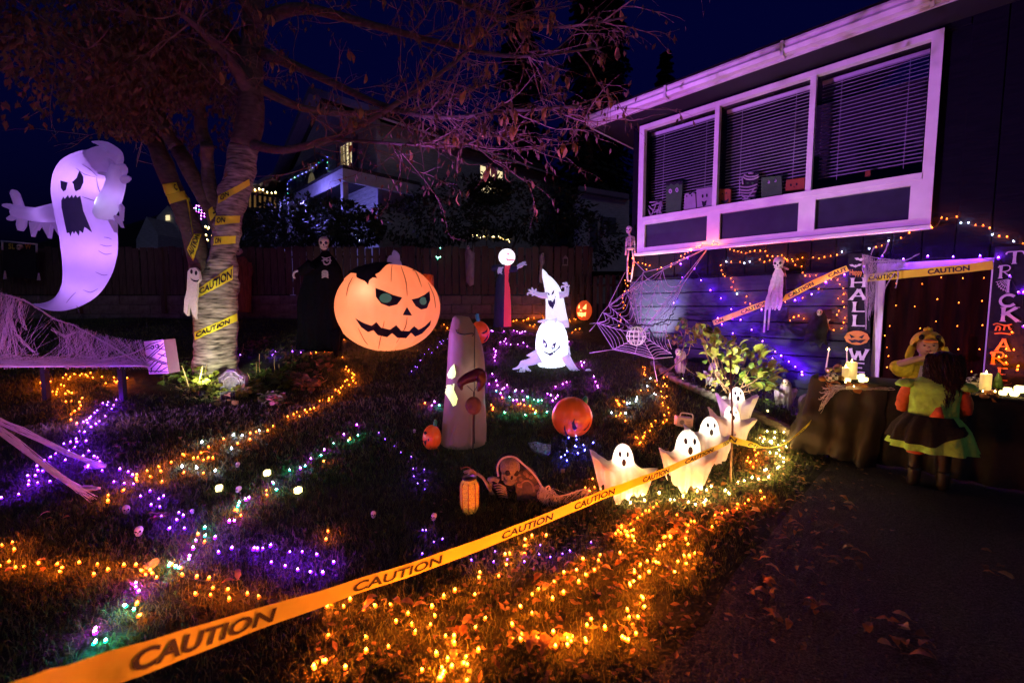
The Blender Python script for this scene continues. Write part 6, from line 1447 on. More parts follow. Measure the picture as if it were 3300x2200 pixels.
# ============================================================ groundbreaker skeleton, leaning tombstone, jar
CY = 3.32
def c2(x, y, Y=CY): return at(*C2(x, y), Y)
gb = thing('groundbreaker_skeleton', 'hooded skeleton rising from the lawn behind a leaning tombstone', 'skeleton', gp(*C2(800, 900)))
skull(gb, c2(915, 375, CY - .02), .125, yawm(.25, .1, .15), 'boned')
q = MB()
for k in range(6): q.tube(smooth_path([c2(690 + k * 14, 600 + k * 34, CY - .04), c2(770 + k * 8, 585 + k * 36, CY - .075), c2(860 + k * 6, 640 + k * 28, CY - .06)], 3), .006, 6)
q.build('ribs', 'boned', gb)
q = MB(); q.tube(smooth_path([c2(620, 520, CY), c2(680, 505, CY - .03), c2(760, 540, CY - .04)], 3), [.02] * 7, 8); q.tube(smooth_path([c2(640, 560, CY), c2(630, 680, CY), c2(650, 760, CY + .02)], 3), [.014] * 7, 8); q.build('shoulder', 'boned', gb)
q = MB(); q.ell(c2(800, 720, CY + .1), .14, .08, .13, 14, 8); q.ell(c2(700, 620, CY + .08), .06, .05, .05, 10, 6); q.build('torso', mat('dark_rags', (.03, .025, .025), .9, .5, 14, .6), gb)
q = MB(); q.tube(smooth_path([c2(750, 470, CY - .03), c2(738, 330, CY - .05), c2(800, 220, CY - .05), c2(910, 180, CY - .05), c2(1010, 205, CY - .05), c2(1120, 300, CY - .06), c2(1260, 430, CY - .06), c2(1350, 560, CY - .07), c2(1390, 640, CY - .07)], 4), [.0075] * 33, 7, True, 1.2); q.build('hood_edge', 'gauze', gb)
hm = MB(); hp = [(740, 470), (735, 330), (800, 210), (910, 172), (1010, 200), (1060, 260), (1070, 420)]
hm.tube(smooth_path([c2(x, y, CY + .02) for x, y in hp], 3), [.014] * 19, 8); hm.ell(c2(905, 350, CY + .12), .11, .06, .13, 14, 9); hm.build('hood', 'black', gb)
q = MB(); q.tube(smooth_path([c2(660, 740), c2(600, 620, CY - .02), c2(530, 500, CY - .04), c2(440, 430, CY - .04)], 3), [.012] * 10, 7); q.tube([c2(690, 740), c2(620, 640), c2(560, 560)], .008, 6); q.build('arm_bone', 'boned', gb)
for i, (x0, y0, x1, y1, x2, y2) in enumerate(((430, 430, 330, 380, 240, 410), (430, 435, 340, 400, 255, 430), (430, 440, 350, 420, 305, 450), (432, 445, 385, 440, 350, 470), (425, 425, 370, 380, 320, 385))):
    q = MB(); q.tube(smooth_path([c2(x0, y0, CY - .05), c2(x1, y1, CY - .08), c2(x2, y2, CY - .09)], 3), [.008, .0075, .007, .007, .0065, .006, .004], 6); q.build('finger', 'boned', gb)
lt2 = thing('tombstone', 'dark ornate tombstone leaning against the hooded skeleton', 'tombstone', gp(*C2(1230, 990)))
TYY = CY - .12
M['dstone'] = mat('dark_stone', (.07, .055, .05), .8, .5, 22, .7, col2=(.16, .12, .105))
def tp2(x, y, d=0): return at(*C2(x, y), TYY - .12 * (1000 - y) / 600 * -1 + d)
q = MB(); q.prism([tp2(*p_) for p_ in [(1050, 990), (1030, 860), (1000, 640), (985, 500), (1060, 410), (1110, 375), (1180, 370), (1260, 420), (1330, 530), (1370, 680), (1400, 840), (1425, 1005)]], V((0, .05, .01))); q.build('slab', 'dstone', lt2, False)
q = MB(); q.tube(smooth_path([tp2(x, y, -.012) for x, y in [(1080, 640), (1090, 570), (1130, 535), (1180, 530), (1230, 560), (1260, 620), (1275, 700)]], 3), .008, 6)
for cx, cy, rr_, sg in ((1050, 600, 34, 1), (1315, 620, 34, -1), (1080, 510, 30, 1), (1230, 480, 30, -1), (1140, 420, 32, 1), (1180, 460, 24, -1), (1000, 530, 22, 1), (1060, 450, 20, 1)):
    q.tube([tp2(cx + sg * rr_ * (1 - k / 16) * math.cos(k * .75), cy + rr_ * (1 - k / 16) * math.sin(k * .75), -.012) for k in range(14)], .005, 5)
q.build('carving', mat('carved_edge', (.26, .17, .12), .7, .3, 20), lt2)
q = MB()
for k in range(9):
    x = 1075 + k * 34; q.tube(smooth_path([tp2(1210, 850, -.016), tp2((x + 1210) / 2, 835 + 10 * (k % 3), -.03), tp2(x, 800 + 55 * (k % 2), -.014)], 2), .004, 5)
q.ell(tp2(1215, 850, -.02), .022, .014, .014, 8, 6); q.build('carved_spider', 'metal', lt2)
# jar lantern
jb = gp(*C2(335, 975)); JY = jb.y
jr = thing('jar_lantern', 'tall jar lantern covered in gold sequins on the lawn', 'lantern', jb)
M['seq'] = mat('gold_sequins', (.30, .16, .02), .35, .8, 120, .8, metal=.5, emit=(1, .42, .05), es=.16, col2=(.85, .62, .08))
kx = JY / 1403 / 4.523; jc = at(*C2(332, 975), JY)
q = MB(); prof = [(.001, .0), (112, 0), (118, 20), (136, 90), (138, 200), (138, 380), (130, 430), (112, 462), (102, 480), (102, 500), (90, 512), (.001, 515)]
q.lathe(jc, [(r_ * kx, z * kx) for r_, z in prof], 8, None); q.build('jar', 'seq', jr, False)
q = MB()
for k in range(8):
    a = 2 * math.pi * k / 8; q.tube([jc + V((math.cos(a) * r_ * kx * 1.01, math.sin(a) * r_ * kx * 1.01, z * kx)) for r_, z in prof[2:8]], .004, 5)
q.build('corner_beads', mat('copper', (.35, .10, .03), .4, .2, 20, metal=.4), jr)
q = MB(); q.lathe(jc + UP * 500 * kx, [(.001, 0), (104 * kx, 0), (106 * kx, .012), (.001, .016)], 16); q.build('lid', 'blackp', jr)
q = MB(); q.tube(smooth_path([c2(205, 370, JY), c2(250, 340, JY), c2(320, 340, JY), c2(390, 400, JY), c2(420, 490, JY)], 4), .003, 5); q.build('handle', 'metal', jr)

# ---- gauze cobweb trailing from the hood to the lights
def fibres(name, label, A_, B_, n, r0, seed, jit=.02, m='fibre', holes=None, group='stretched cobwebs', cat='cobweb', sag=.03, bias=.25):
    """loose cobweb: fine threads between two edges"""
    r = random.Random(seed); T = thing(name, label, cat, A_[0], group); q = MB(); a = smooth_path(A_, 8); b = smooth_path(B_, 8); i = 0; tries = 0
    while i < n and tries < n * 5:
        tries += 1; u = r.random(); v_ = min(1, max(0, u + r.gauss(0, bias))); p = a[int(u * (len(a) - 1))] + rvec(r) * jit; e = b[int(v_ * (len(b) - 1))] + rvec(r) * jit
        t0, t1 = (0, 1) if r.random() < .6 else sorted((r.random(), r.random()))
        p, e = p.lerp(e, t0), p.lerp(e, t1); mid = (p + e) / 2 + rvec(r) * jit * 1.5 - UP * sag * (e - p).length
        if holes and any(((mid - h).length < hr) for h, hr in holes): continue
        q.tube([p, (p + mid) / 2, mid, (mid + e) / 2 + rvec(r) * jit * .3, e], r0 * r.uniform(.5, 1.5), 3, False); i += 1
    tag(q.build('fibres', m, T), None, kind='stuff'); return T
cbw = fibres('cobweb', 'matted white cobweb trailing from the leaning tombstone to the orange bulbs', [c2(1380, 620, CY - .1), c2(1520, 650, CY - .1), c2(1640, 760, CY - .1), c2(2000, 660, CY), c2(2080, 700, CY)], [c2(1340, 780, CY - .15), c2(1400, 880, CY - .15), c2(1560, 1000, CY - .2), c2(1650, 960, CY - .15), c2(1920, 840, CY), c2(2070, 705, CY)], 260, .0014, 3, .012, 'fibre', [(c2(1580, 830, CY - .1), .03), (c2(1800, 790, CY - .05), .03)])
q = MB()
for p_ in ([(1440, 640), (1490, 610), (1510, 680)], [(1400, 650), (1440, 740), (1400, 840)], [(1470, 780), (1660, 760), (2000, 655)], [(1400, 890), (1700, 850), (1920, 835), (2075, 705)], [(1640, 760), (1640, 960)], [(1450, 850), (1560, 990)]):
    q.tube(smooth_path([c2(*k, CY - .11) for k in p_], 4), .005, 6)
q.build('strand', 'fibre', cbw)
for (x, y) in ((1755, 870), (1925, 835), (2080, 700), (2015, 650)):
    bulb(bpy.data.objects['light_string.004'], 'o', .0066, c2(x, y, CY - .02), yawm(.3, .4))

# ---- small skulls and lit cubes strewn on the lawn
for lab, px, p_, r_, ya in (('small white skull on the grass left of the oak-brown leaf', B5, (800, 900), .036, .8), ('small skull nearest the orange foreground string', B5, (880, 1040), .036, .5), ('small skull beside the middle lit cube', B5, (1508, 765), .030, -.5), ('small skull beyond the lit cubes by the white bulbs', B5, (1503, 605), .028, .2),
                           ('small skull left of the jar lantern', OV, (858, 1192), .028, .3), ('small skull below the jar lantern near the tape', OV, (997, 1198), .030, -.3), ('tiny skull by the violet dashes', OV, (952, 996), .024, .2), ('tiny skull between the violet bulbs', B5, (1215, 900), .020, .9)):
    g_ = gp(*px(*p_)); T = thing('small_skull', lab, 'skull', g_, 'small skulls on the lawn'); skull(T, g_ + UP * (r_ * .85 + .012), r_, yawm(ya, -.1))
cm = MB(); cm.box((0, 0, .024), .05, .05, .048); cme = cm.mesh('cube', V((0, 0, 0)), False); bm = bmesh.new(); bm.from_mesh(cme); bmesh.ops.bevel(bm, geom=list(bm.edges), offset=.007, segments=2, affect='EDGES'); bm.to_mesh(cme); bm.free(); cme.materials.append(M['cube'])
for lab, px, p_, s_ in (('glowing cube tea light farthest left on the grass', B5, (1385, 748), 1.0), ('glowing cube tea light beside the teal bulbs', B5, (1688, 650), 1.0), ('glowing cube tea light below the teal bulbs', OV, (685, 1132), 1.0), ('tiny glowing cube at the foot of the purple gauze ghoul', B1, (780, 1368), .55), ('tiny glowing cube under the grey gauze ghoul', B1, (1040, 1462), .55), ('tiny glowing cube on the edging stones by the dark ghoul', B4, (1630, 462), .55)):
    g_ = gp(*px(*p_)); o = inst('cube_light', cme, None, g_, yawm(rnd.uniform(-.5, .5)), s_); tag(o, lab, 'tea light', 'cube tea lights')
# pale stepping slab lit blue
q = MB(); g_ = gp(*A8(715, 1290)); q.prism([gp(*A8(*p_)) + UP * .02 for p_ in [(648, 1258), (690, 1250), (740, 1262), (785, 1270), (782, 1310), (760, 1332), (715, 1318), (670, 1295)]], V((0, 0, -.05)))
tag(q.build('stepping_stone', mat('wet_slab', (.16, .15, .22), .25, .4, 40, .5), smooth=False), 'wet blue-lit stepping stone on the grass below the vinyl pumpkin', 'stone')
sb = thing('solar_box', 'tiny solar light box on the grass beside the blue bulbs', 'lamp', gp(*C2(1690, 425))); q = MB(); q.box(gp(*C2(1690, 420)) + UP * .02, .035, .02, .03); q.build('case', 'stone', sb, False)
q = MB(); q.ell(at(*A7(1560, 1345), 8.2), .55, .22, .20, 16, 8); q.tube([at(*A7(1440, 1340), 8.2), at(*A7(1430, 1420), 8.15)], .06, 6); tag(q.build('low_dark_shape', mat('dim_brown', (.05, .03, .02), .9, .4, 10, .4)), 'dim brown dog-like low shape on the grass left of the tan inflatable', 'sack')  # plain low stand-in for a dim dog-like shape
# "SLOW" sign at the far left with a skull for its O
sy = 12.4
sg_ = thing('sign', 'dark SLOW sign with a skull for the O on a white frame', 'sign', at(*A5(160, 520), sy))
q = MB()
for p_ in ([(20, 200), (20, 275)], [(10, 200), (315, 228)], [(308, 225), (308, 298)]): q.tube([at(*A5(*k), sy) for k in p_], .022, 6)
q.build('frame', 'white', sg_)
q = MB(); q.prism([at(*A5(*k), sy + .02) for k in [(25, 205), (305, 230), (305, 520), (25, 500)]], V((0, .03, 0))); q.build('board', 'black', sg_, False)
for ch, x0, x1, col in (('S', 70, 95, (.55, .42, .04)), ('L', 100, 125, (.55, .42, .04)), ('W', 208, 265, (.6, .2, .03))):
    vs, tr = textmesh(ch); q = MB(); q.add([at(*A5(x0 + (x1 - x0) * x, 268 - 48 * y), sy - .01) for x, y in vs], tr); q.build('letter', mat('sign_' + ch, col, .7, .1, 9), sg_, False)
skull(sg_, at(*A5(168, 252), sy - .02), .10, yawm(0))
for x, y0, y1 in ((35, 450, 520), (320, 470, 530)):
    q = MB(); q.prism([at(*A5(x, y0), 12.3), at(*A5(x + 10, y1), 12.3), at(*A5(x - 10, y1), 12.3)], V((0, .04, 0))); q.build('pennant', 'palecl', sg_, False)

# ============================================================ mummy box and the cobwebbed rail at the left
MY = 5.6
mu = thing('mummy_box', 'white paper box drawn as a mummy face at the end of the webbed rail', 'box', at(*A5(1330, 1320), MY))
def a5(x, y, Y=MY): return at(*A5(x, y), Y)
M['mumw'] = mat('mummy_paper', (.66, .58, .64), .8, .06, 12)
MQ = [(1210, 1045), (1375, 1030), (1420, 1315), (1255, 1322)]
q = MB(); q.prism([a5(*p_) for p_ in MQ], V((0, .2, 0))); q.build('box', 'mumw', mu, False)
def inq(u, v_): return tuple((MQ[0][k] * (1 - u) + MQ[1][k] * u) * (1 - v_) + (MQ[3][k] * (1 - u) + MQ[2][k] * u) * v_ for k in (0, 1))
q = MB()
for (u0, v0, u1, v1) in [(0, .2, .3, .1), (.3, .1, .95, .02), (0, .25, .35, .2), (.98, .1, .05, .5), (.98, .18, .15, .52), (0, .45, .98, .7), (0, .5, .98, .75), (.6, .55, .98, .4), (.02, .62, .25, .55), (.05, .78, .4, .6), (.1, .85, .55, .64), (.3, .95, .75, .7), (.5, .95, .98, .8), (0, .9, .98, .95), (.6, .4, .98, .5), (.7, .25, .98, .3), (.1, .95, .2, .8)]:
    q.tube([a5(*inq(u0, v0), MY - .004), a5(*inq(u1, v1), MY - .004)], .0045, 5)
q.build('bandage_lines', 'print', mu)
for u, v_ in ((.38, .2), (.62, .17)):
    q = MB(); q.add([a5(*(lambda c: (c[0] + 15 * math.cos(k * .52), c[1] + 17 * math.sin(k * .52)))(inq(u, v_)), MY - .006) for k in range(12)], [tuple(range(12))]); q.build('eye', 'print', mu, False)
    q = MB(); q.add([a5(*(lambda c: (c[0] + 7 * math.cos(k * .52), c[1] + 8 * math.sin(k * .52)))(inq(u, v_)), MY - .009) for k in range(12)], [tuple(range(12))]); q.build('pupil', 'palecl', mu, False)
ral = thing('rail', 'low pale rail wrapped in cobweb under the big purple ghost', 'rail', a5(500, 1400))
q = MB(); q.tube([a5(-500, 1258), a5(1250, 1250)], .013, 6); q.build('rail_bar', 'white', ral)
for x in (-350, 300, 960):
    q = MB(); g_ = a5(x, 1245); q.box(V((g_.x, g_.y + .1, (g_.z + hz(g_.x, g_.y)) / 2 - .1)), .06, .06, g_.z - hz(g_.x, g_.y) + .2); q.build('post', 'black', ral, False)
ho = [(a5(380, 960), .26), (a5(260, 940), .15), (a5(100, 860), .10), (a5(190, 1010), .10)]
cw = fibres('cobweb', 'wide pink-lit cobweb stretched from the far left down to the mummy box', [a5(-350, 560), a5(0, 640), a5(190, 700), a5(450, 850), a5(620, 915), a5(800, 975), a5(1000, 1028), a5(1215, 1050)], [a5(-350, 1270), a5(0, 1262), a5(300, 1262), a5(600, 1258), a5(900, 1262), a5(1250, 1262)], 620, .0012, 8, .03, 'fibre', ho, sag=.0, bias=.16)
fb = MB(); rr8 = random.Random(8)
for i in range(430):
    x0 = rr8.uniform(-400, 900); y = 1255 - abs(rr8.gauss(0, 45)); p_ = a5(x0, y, MY - rr8.uniform(-.06, .06)); e_ = a5(x0 + rr8.uniform(150, 500), 1250 - abs(rr8.gauss(0, 40)), MY - rr8.uniform(-.06, .06))
    if e_.x < a5(1255, 1250).x: fb.tube([p_, (p_ + e_) / 2 - UP * .008, e_], .0017, 3, False)
tag(fb.build('fibres', 'fibre', cw), None, kind='stuff')
q = MB()
for pts, r_ in (([(190, 690), (300, 755), (450, 850), (620, 912), (900, 1060), (1060, 1160), (1240, 1265)], .012), ([(100, 740), (60, 900), (20, 1100)], .02), ([(170, 700), (180, 860), (220, 940)], .022), ([(100, 880), (150, 1000), (280, 1130)], .016), ([(440, 940), (540, 1000), (600, 985), (640, 960)], .022), ([(580, 1000), (560, 1050)], .012), ([(1215, 1095), (1100, 1150), (850, 1200)], .006), ([(0, 640), (190, 695)], .014), ([(560, 1255), (570, 1275)], .016)):
    P_ = smooth_path([a5(*k, MY - .03) for k in pts], 5)
    for j in range(9): q.tube([p_ + rvec(rr8) * r_ for p_ in P_], .0022, 3, False)
tag(q.build('strand', 'fibre', cw), None, kind='stuff')
# lower-left cobweb
def b5(x, y, Y): return at(*B5(x, y), Y)
e1 = gp(*B5(640, 590), .04); e2 = gp(*B5(510, 740), .03); e3 = gp(*B5(590, 800), .02); o1 = b5(-220, 205, 3.0); o2 = b5(0, 302, 3.1)
cw2 = thing('cobweb', 'thin violet-lit cobweb pulled down to the grass at the far left', 'cobweb', e2, 'stretched cobwebs'); q = MB(); r9 = random.Random(9)
for i in range(90):
    e_ = r9.choice((e1, e1, e2, e2, e3)); w_ = .03; br0 = o1.lerp(e_, .42) if e_ is not e1 else o1.lerp(e1, .5)
    q.tube([o1 + rvec(r9) * .03, o1.lerp(e_, .35) + rvec(r9) * .025, o1.lerp(e_, .7) + rvec(r9) * .02 - UP * .02, e_ + rvec(r9) * .03], .0016, 3, False)
tag(q.build('fibres', 'fibre', cw2), None, kind='stuff')
q = MB(); q.ell(e2 + V((.06, 0, .01)), .09, .035, .02, 10, 6); q.ell(e1 + V((-.03, 0, 0)), .08, .035, .02, 10, 6)
for i, p_ in enumerate(q.v): q.v[i] = p_ + rvec(r9) * .008
q.build('tuft', 'gauze', cw2)
# cobweb over the door corner
def w2(x, y, n=7.56): return wall(*B2(x, y), n)
cw3 = fibres('cobweb', 'ragged white cobweb hanging over the left corner of the door', [w2(735, 450), w2(860, 480), w2(1000, 490), w2(1090, 500)], [w2(760, 660), w2(800, 640), w2(880, 620), w2(960, 590), w2(1060, 560)], 260, .0012, 12, .02, bias=.2)
q = MB()
for pts in ([(745, 460), (765, 640), (765, 850), (757, 1075)], [(1010, 520), (1030, 600), (1010, 725)], [(1000, 600), (940, 690), (905, 780), (895, 880)], [(740, 450), (900, 480), (1080, 495), (1205, 438)], [(735, 450), (775, 500), (1020, 500)], [(800, 450), (830, 380)], [(890, 460), (930, 400), (945, 345)]):
    P_ = smooth_path([w2(*k) for k in pts], 5)
    for j in range(5): q.tube([p_ + rvec(r9) * .008 for p_ in P_], .0018, 3, False)
tag(q.build('strand', 'fibre', cw3), None, kind='stuff')
fa = fibres('cobweb', 'loose cobweb threads hanging beside the left letter banner', [w2(770, 660), w2(850, 650)], [w2(770, 1000), w2(830, 900)], 60, .0009, 14, .02, bias=.2)

# ============================================================ letter banners by the door
GLY = {'H': [[(.2, 0), (.2, 1)], [(.8, 0), (.8, 1)], [(.2, .5), (.8, .5)]], 'A': [[(.12, 0), (.52, 1)], [(.52, 1), (.85, 0)], [(.25, .35), (.74, .35)]], 'L': [[(.3, 1), (.3, 0)], [(.3, .03), (.85, .03)]],
       'W': [[(.05, 1), (.3, 0)], [(.3, 0), (.5, .8)], [(.5, .8), (.7, 0)], [(.7, 0), (.95, 1)]], 'E': [[(.28, 0), (.28, 1)], [(.28, .97), (.8, .97)], [(.28, .5), (.7, .5)], [(.28, .03), (.85, .03)]],
       'N': [[(.2, 0), (.2, 1)], [(.2, 1), (.8, 0)], [(.8, 0), (.8, 1)]], 'T': [[(.5, 0), (.5, .95)], [(.08, .75), (.15, .93), (.5, .95), (.85, .93), (.95, .72)]], 'R': [[(.28, 0), (.28, 1)], [(.1, .85), (.28, .98), (.65, .98), (.78, .78), (.65, .55), (.28, .5)], [(.45, .5), (.9, 0)]],
       'I': [[(.5, 0), (.5, 1)]], 'C': [[(.85, .85), (.65, .98), (.4, .95), (.2, .7), (.18, .35), (.35, .06), (.65, .02), (.88, .2)]], 'K': [[(.25, 0), (.25, 1)], [(.28, .48), (.8, 1)], [(.42, .56), (.9, 0)]]}
def letter(T, ch, x0, x1, y0, y1, m, px=B2, n=7.60, wd=.17):
    q = MB(); p00 = wall(*px(x0, y1), n); ww = (wall(*px(x1, y1), n) - p00).length; hh = (wall(*px(x0, y0), n) - p00).z
    P_ = lambda u, v_: p00 - AX * (u * ww) + UP * (v_ * hh)
    k = 0
    for st in GLY[ch]:
        pts = smooth_path([P_(*c) for c in st], 5 if len(st) > 2 else 2); k += 1
        vert = abs(st[0][1] - st[-1][1]) > .5; tw_ = ww * wd * (1.15 if vert else .55); L_ = len(pts)
        vs = []
        for i, p_ in enumerate(pts):
            d = (pts[min(i + 1, L_ - 1)] - pts[max(0, i - 1)]).normalized(); s_ = d.cross(NX) * tw_ / 2 * (.75 + .25 * abs(2 * i / (L_ - 1) - 1)); o_ = NX * (-.0007 * k)
            vs += [p_ - s_ + o_, p_ + s_ + o_]
        q.add(vs, [(2 * i, 2 * i + 2, 2 * i + 3, 2 * i + 1) for i in range(L_ - 1)])
        if vert and ch != 'T' or ch == 'T' and k == 1:
            for (u, v_) in (st[0], st[-1]):
                if ch == 'C': continue
                c = P_(u, v_) + NX * (-.004); s_ = AX * ww * .14; z_ = UP * hh * .022; q.add([c - s_ - z_, c + s_ - z_, c + s_ + z_, c - s_ + z_], [(0, 1, 2, 3)])
    return q.build('letter', m, T, False)
M['lw'] = mat('letter_white', (.62, .58, .60), .7, .15, 12)
M['lo'] = mat('letter_orange', (.65, .24, .04), .7, .15, 12)
bl_ = thing('letter_banner', 'black hanging banner spelling HALLOWEEN left of the door', 'banner', w2(690, 1600, 7.66))
q = MB(); q.prism([w2(*p_, 7.63) for p_ in [(612, 440), (790, 430), (800, 1640), (595, 1640)]], NX * .02); q.build('cloth', 'black', bl_, False)
for ch, y0, y1 in (('H', 645, 720), ('A', 740, 825), ('L', 845, 925), ('L', 955, 1045), ('W', 1235, 1325), ('E', 1350, 1430), ('E', 1455, 1530), ('N', 1550, 1630)): letter(bl_, ch, 612, 775, y0, y1, 'lw')
vs, tr = textmesh('Happy'); q = MB(); q.add([w2(622 + 108 * x, 632 - 62 * y, 7.61) for x, y in vs], tr); q.build('lettering', 'lo', bl_, False)
q = MB(); pc2 = w2(682, 1145, 7.61)
q.add([pc2 - AX * (.135 * (1 + .05 * math.cos(10 * k * .21)) * math.cos(k * .2094)) + UP * (.098 * math.sin(k * .2094)) for k in range(30)], [tuple(range(30))]); pkb = q.build('pumpkin_print', 'lo', bl_, False)
q = MB()
for poly in ([(-.085, .05), (-.02, .01), (-.06, -.01)], [(.085, .05), (.02, .01), (.06, -.01)], [(-.10, -.02), (-.05, -.035), (-.02, -.025), (.02, -.035), (.05, -.025), (.10, -.02), (.05, -.075), (0, -.06), (-.05, -.075)]): q.add([pc2 - AX * u + UP * v_ - NX * .003 for u, v_ in poly], [tuple(range(len(poly)))])
q.add([pc2 - AX * u + UP * v_ for u, v_ in ((-.01, .095), (.02, .095), (.035, .15), (.01, .14))], [(0, 1, 2, 3)]); q.build('pumpkin_face', 'print', pkb, False)
for cx, cy, s_ in ((720, 485, .075), (672, 540, .07)):
    c = w2(cx, cy, 7.61); q = MB(); q.add([c - AX * u * s_ + UP * v_ * s_ for u, v_ in ((-1, .3), (-.5, .35), (-.2, .1), (0, .25), (.2, .1), (.5, .35), (1, .3), (.7, -.05), (.4, -.1), (0, -.35), (-.4, -.1), (-.7, -.05))], [tuple(range(12))]); q.build('bat_print', 'lw', bl_, False)
br_t = thing('letter_banner', 'black hanging banner spelling TRICK at the right of the door', 'banner', w2(1990, 1600, 7.66))
q = MB(); q.prism([w2(*p_, 7.63) for p_ in [(1850, 380), (2160, 360), (2100, 1640), (1740, 1640)]], NX * .02); q.build('cloth', 'black', br_t, False)
for ch, x0, x1, y0, y1, m_ in (('T', 1920, 2095, 420, 525, 'lw'), ('R', 1850, 2000, 540, 645, 'lw'), ('I', 1900, 2010, 660, 765, 'lw'), ('C', 1860, 2030, 785, 880, 'lw'), ('K', 1862, 2060, 890, 1005, 'lw'), ('A', 1840, 1985, 1150, 1250, 'lo'), ('R', 1780, 1950, 1260, 1365, 'lo'), ('E', 1840, 1970, 1395, 1500, 'lo')): letter(br_t, ch, x0, x1, y0, y1, m_)
q = MB()
for pts in ([(1830, 1035), (1870, 1025), (1930, 1040), (1990, 1030)], [(1850, 1085), (1865, 1045), (1890, 1060), (1880, 1085)], [(1920, 1080), (1930, 1050), (1960, 1045), (1970, 1075), (1985, 1070)], [(1840, 1110), (1900, 1105), (1980, 1115)]): q.tube(smooth_path([w2(*k, 7.605) for k in pts], 4), .008, 5)
q.build('flourish', 'lo', br_t)
q = MB()
for k in range(7): a = .25 + k * .22; q.tube([w2(1960, 650, 7.605), w2(1960 - 110 * math.cos(a), 650 + 110 * math.sin(a), 7.605)], .003, 4)
for r_ in (40, 70, 100): q.tube([w2(1960 - r_ * math.cos(.25 + k * .22), 650 + r_ * math.sin(.25 + k * .22), 7.605) for k in range(7)], .003, 4)
q.build('web_print', 'lw', br_t)

# ============================================================ paper bag faces in the window
def wi(x, y, n=7.86): return wall(*C4(x, y), n)
def bag(label, quad, m, feats):
    c0 = wi(*quad[0]); T = thing('paper_bag_face', label, 'paper bag', c0, 'paper bag monsters in the window'); q = MB(); q.prism([wi(*p_) for p_ in quad], NX * .06); q.build('bag', m, T, False)
    for polys, mm in feats:
        for po in polys: q = MB(); q.add([wi(*p_, 7.853) for p_ in po], [tuple(range(len(po)))]); q.build('drawing', mm, T, False)
    return T
def ov(x, y, rx, ry, n=10): return [(x + rx * math.cos(k * 6.283 / n), y + ry * math.sin(k * 6.283 / n)) for k in range(n)]
M['bagg'] = mat('green_paper', (.06, .17, .05), .8, .15, 10); M['bagw'] = mat('white_paper', (.45, .40, .42), .8, .1, 10); M['bago'] = mat('orange_paper', (.36, .11, .03), .8, .15, 10)
bag('tall green paper bag with ringed eyes in the left pane', [(372, 700), (380, 265), (585, 250), (560, 672)], 'bagg', [([ov(432, 378, 22, 30), ov(515, 362, 20, 30)], 'lw'), ([ov(432, 378, 11, 16), ov(515, 362, 10, 16)], 'print'), ([[(372, 300), (378, 262), (585, 247), (583, 285), (550, 300), (520, 275), (480, 305), (440, 280), (410, 310)]], 'print')])
bag('pale scalloped paper ghost beside the white ghost bag', [(600, 640), (612, 420), (650, 400), (680, 420), (715, 392), (745, 410), (760, 615)], 'bagw', [([ov(640, 440, 8, 12), ov(700, 430, 8, 12)], 'print')])
bag('white ghost paper bag with open mouth against the first mullion', [(770, 618), (760, 355), (975, 320), (970, 590)], 'bagw', [([ov(840, 440, 12, 24), ov(893, 430, 12, 24), [(828, 500), (860, 510), (893, 490), (880, 555), (850, 575), (835, 550)]], 'print')])
bag('small orange pumpkin bag right of the first mullion', [(1045, 575), (1040, 350), (1195, 350), (1185, 560)], 'bago', [([[(1075, 420), (1090, 395), (1105, 420)], [(1125, 410), (1140, 385), (1155, 410)], [(1065, 480), (1110, 505), (1170, 470), (1160, 510), (1115, 535), (1075, 520)]], 'print')])
bag('big green paper bag with white-rimmed eyes in the middle pane', [(1580, 500), (1582, 205), (1835, 180), (1845, 465)], 'bagg', [([ov(1675, 262, 16, 20), ov(1758, 245, 16, 20)], 'lw'), ([ov(1670, 258, 12, 15), ov(1753, 241, 12, 15)], 'print')])
bag('wide orange paper bag with round eyes at the second mullion', [(1885, 370), (1895, 235), (2130, 205), (2125, 345)], 'bago', [([ov(1955, 300, 12, 18), ov(2028, 288, 12, 18), [(1985, 330), (1995, 312), (2005, 330)]], 'print')])
bag('dim orange paper bag at the foot of the right pane', [(2890, 190), (2895, 120), (2960, 110), (2955, 180)], 'bago', [])
mm = thing('mummy_figure', 'bandage-wrapped paper mummy with green eyes in the middle pane', 'paper mummy', wi(1420, 520)); 
q = MB(); q.prism([wi(*p_, 7.87) for p_ in [(1345, 520), (1320, 330), (1345, 160), (1440, 140), (1545, 165), (1530, 310), (1500, 500)]], NX * .04); q.build('backing', 'print', mm, False)
for pts in ([(1345, 190), (1400, 225), (1480, 225), (1555, 195)], [(1365, 170), (1420, 195), (1500, 190), (1545, 170)], [(1420, 150), (1480, 150)], [(1310, 320), (1420, 325), (1535, 290)], [(1315, 360), (1420, 365), (1530, 330)], [(1310, 395), (1420, 400), (1525, 375)], [(1330, 430), (1420, 440), (1500, 430)], [(1500, 330), (1440, 420), (1360, 510)], [(1330, 420), (1400, 480), (1450, 500)], [(1345, 480), (1440, 475)], [(1340, 200), (1350, 290)]):
    q = MB(); q.tube(smooth_path([wi(*p_, 7.85) for p_ in pts], 3), .013, 5); q.build('bandage', 'bagw', mm)
q = MB()
for x in (1410, 1470): q.add([wi(*p_, 7.848) for p_ in ov(x, 275, 16, 12)], [tuple(range(10))])
q.build('eyes', 'bagg', mm, False)
cr = thing('paper_mummy', 'crossed white paper bandages in the lower left window corner', 'paper mummy', wi(240, 700))
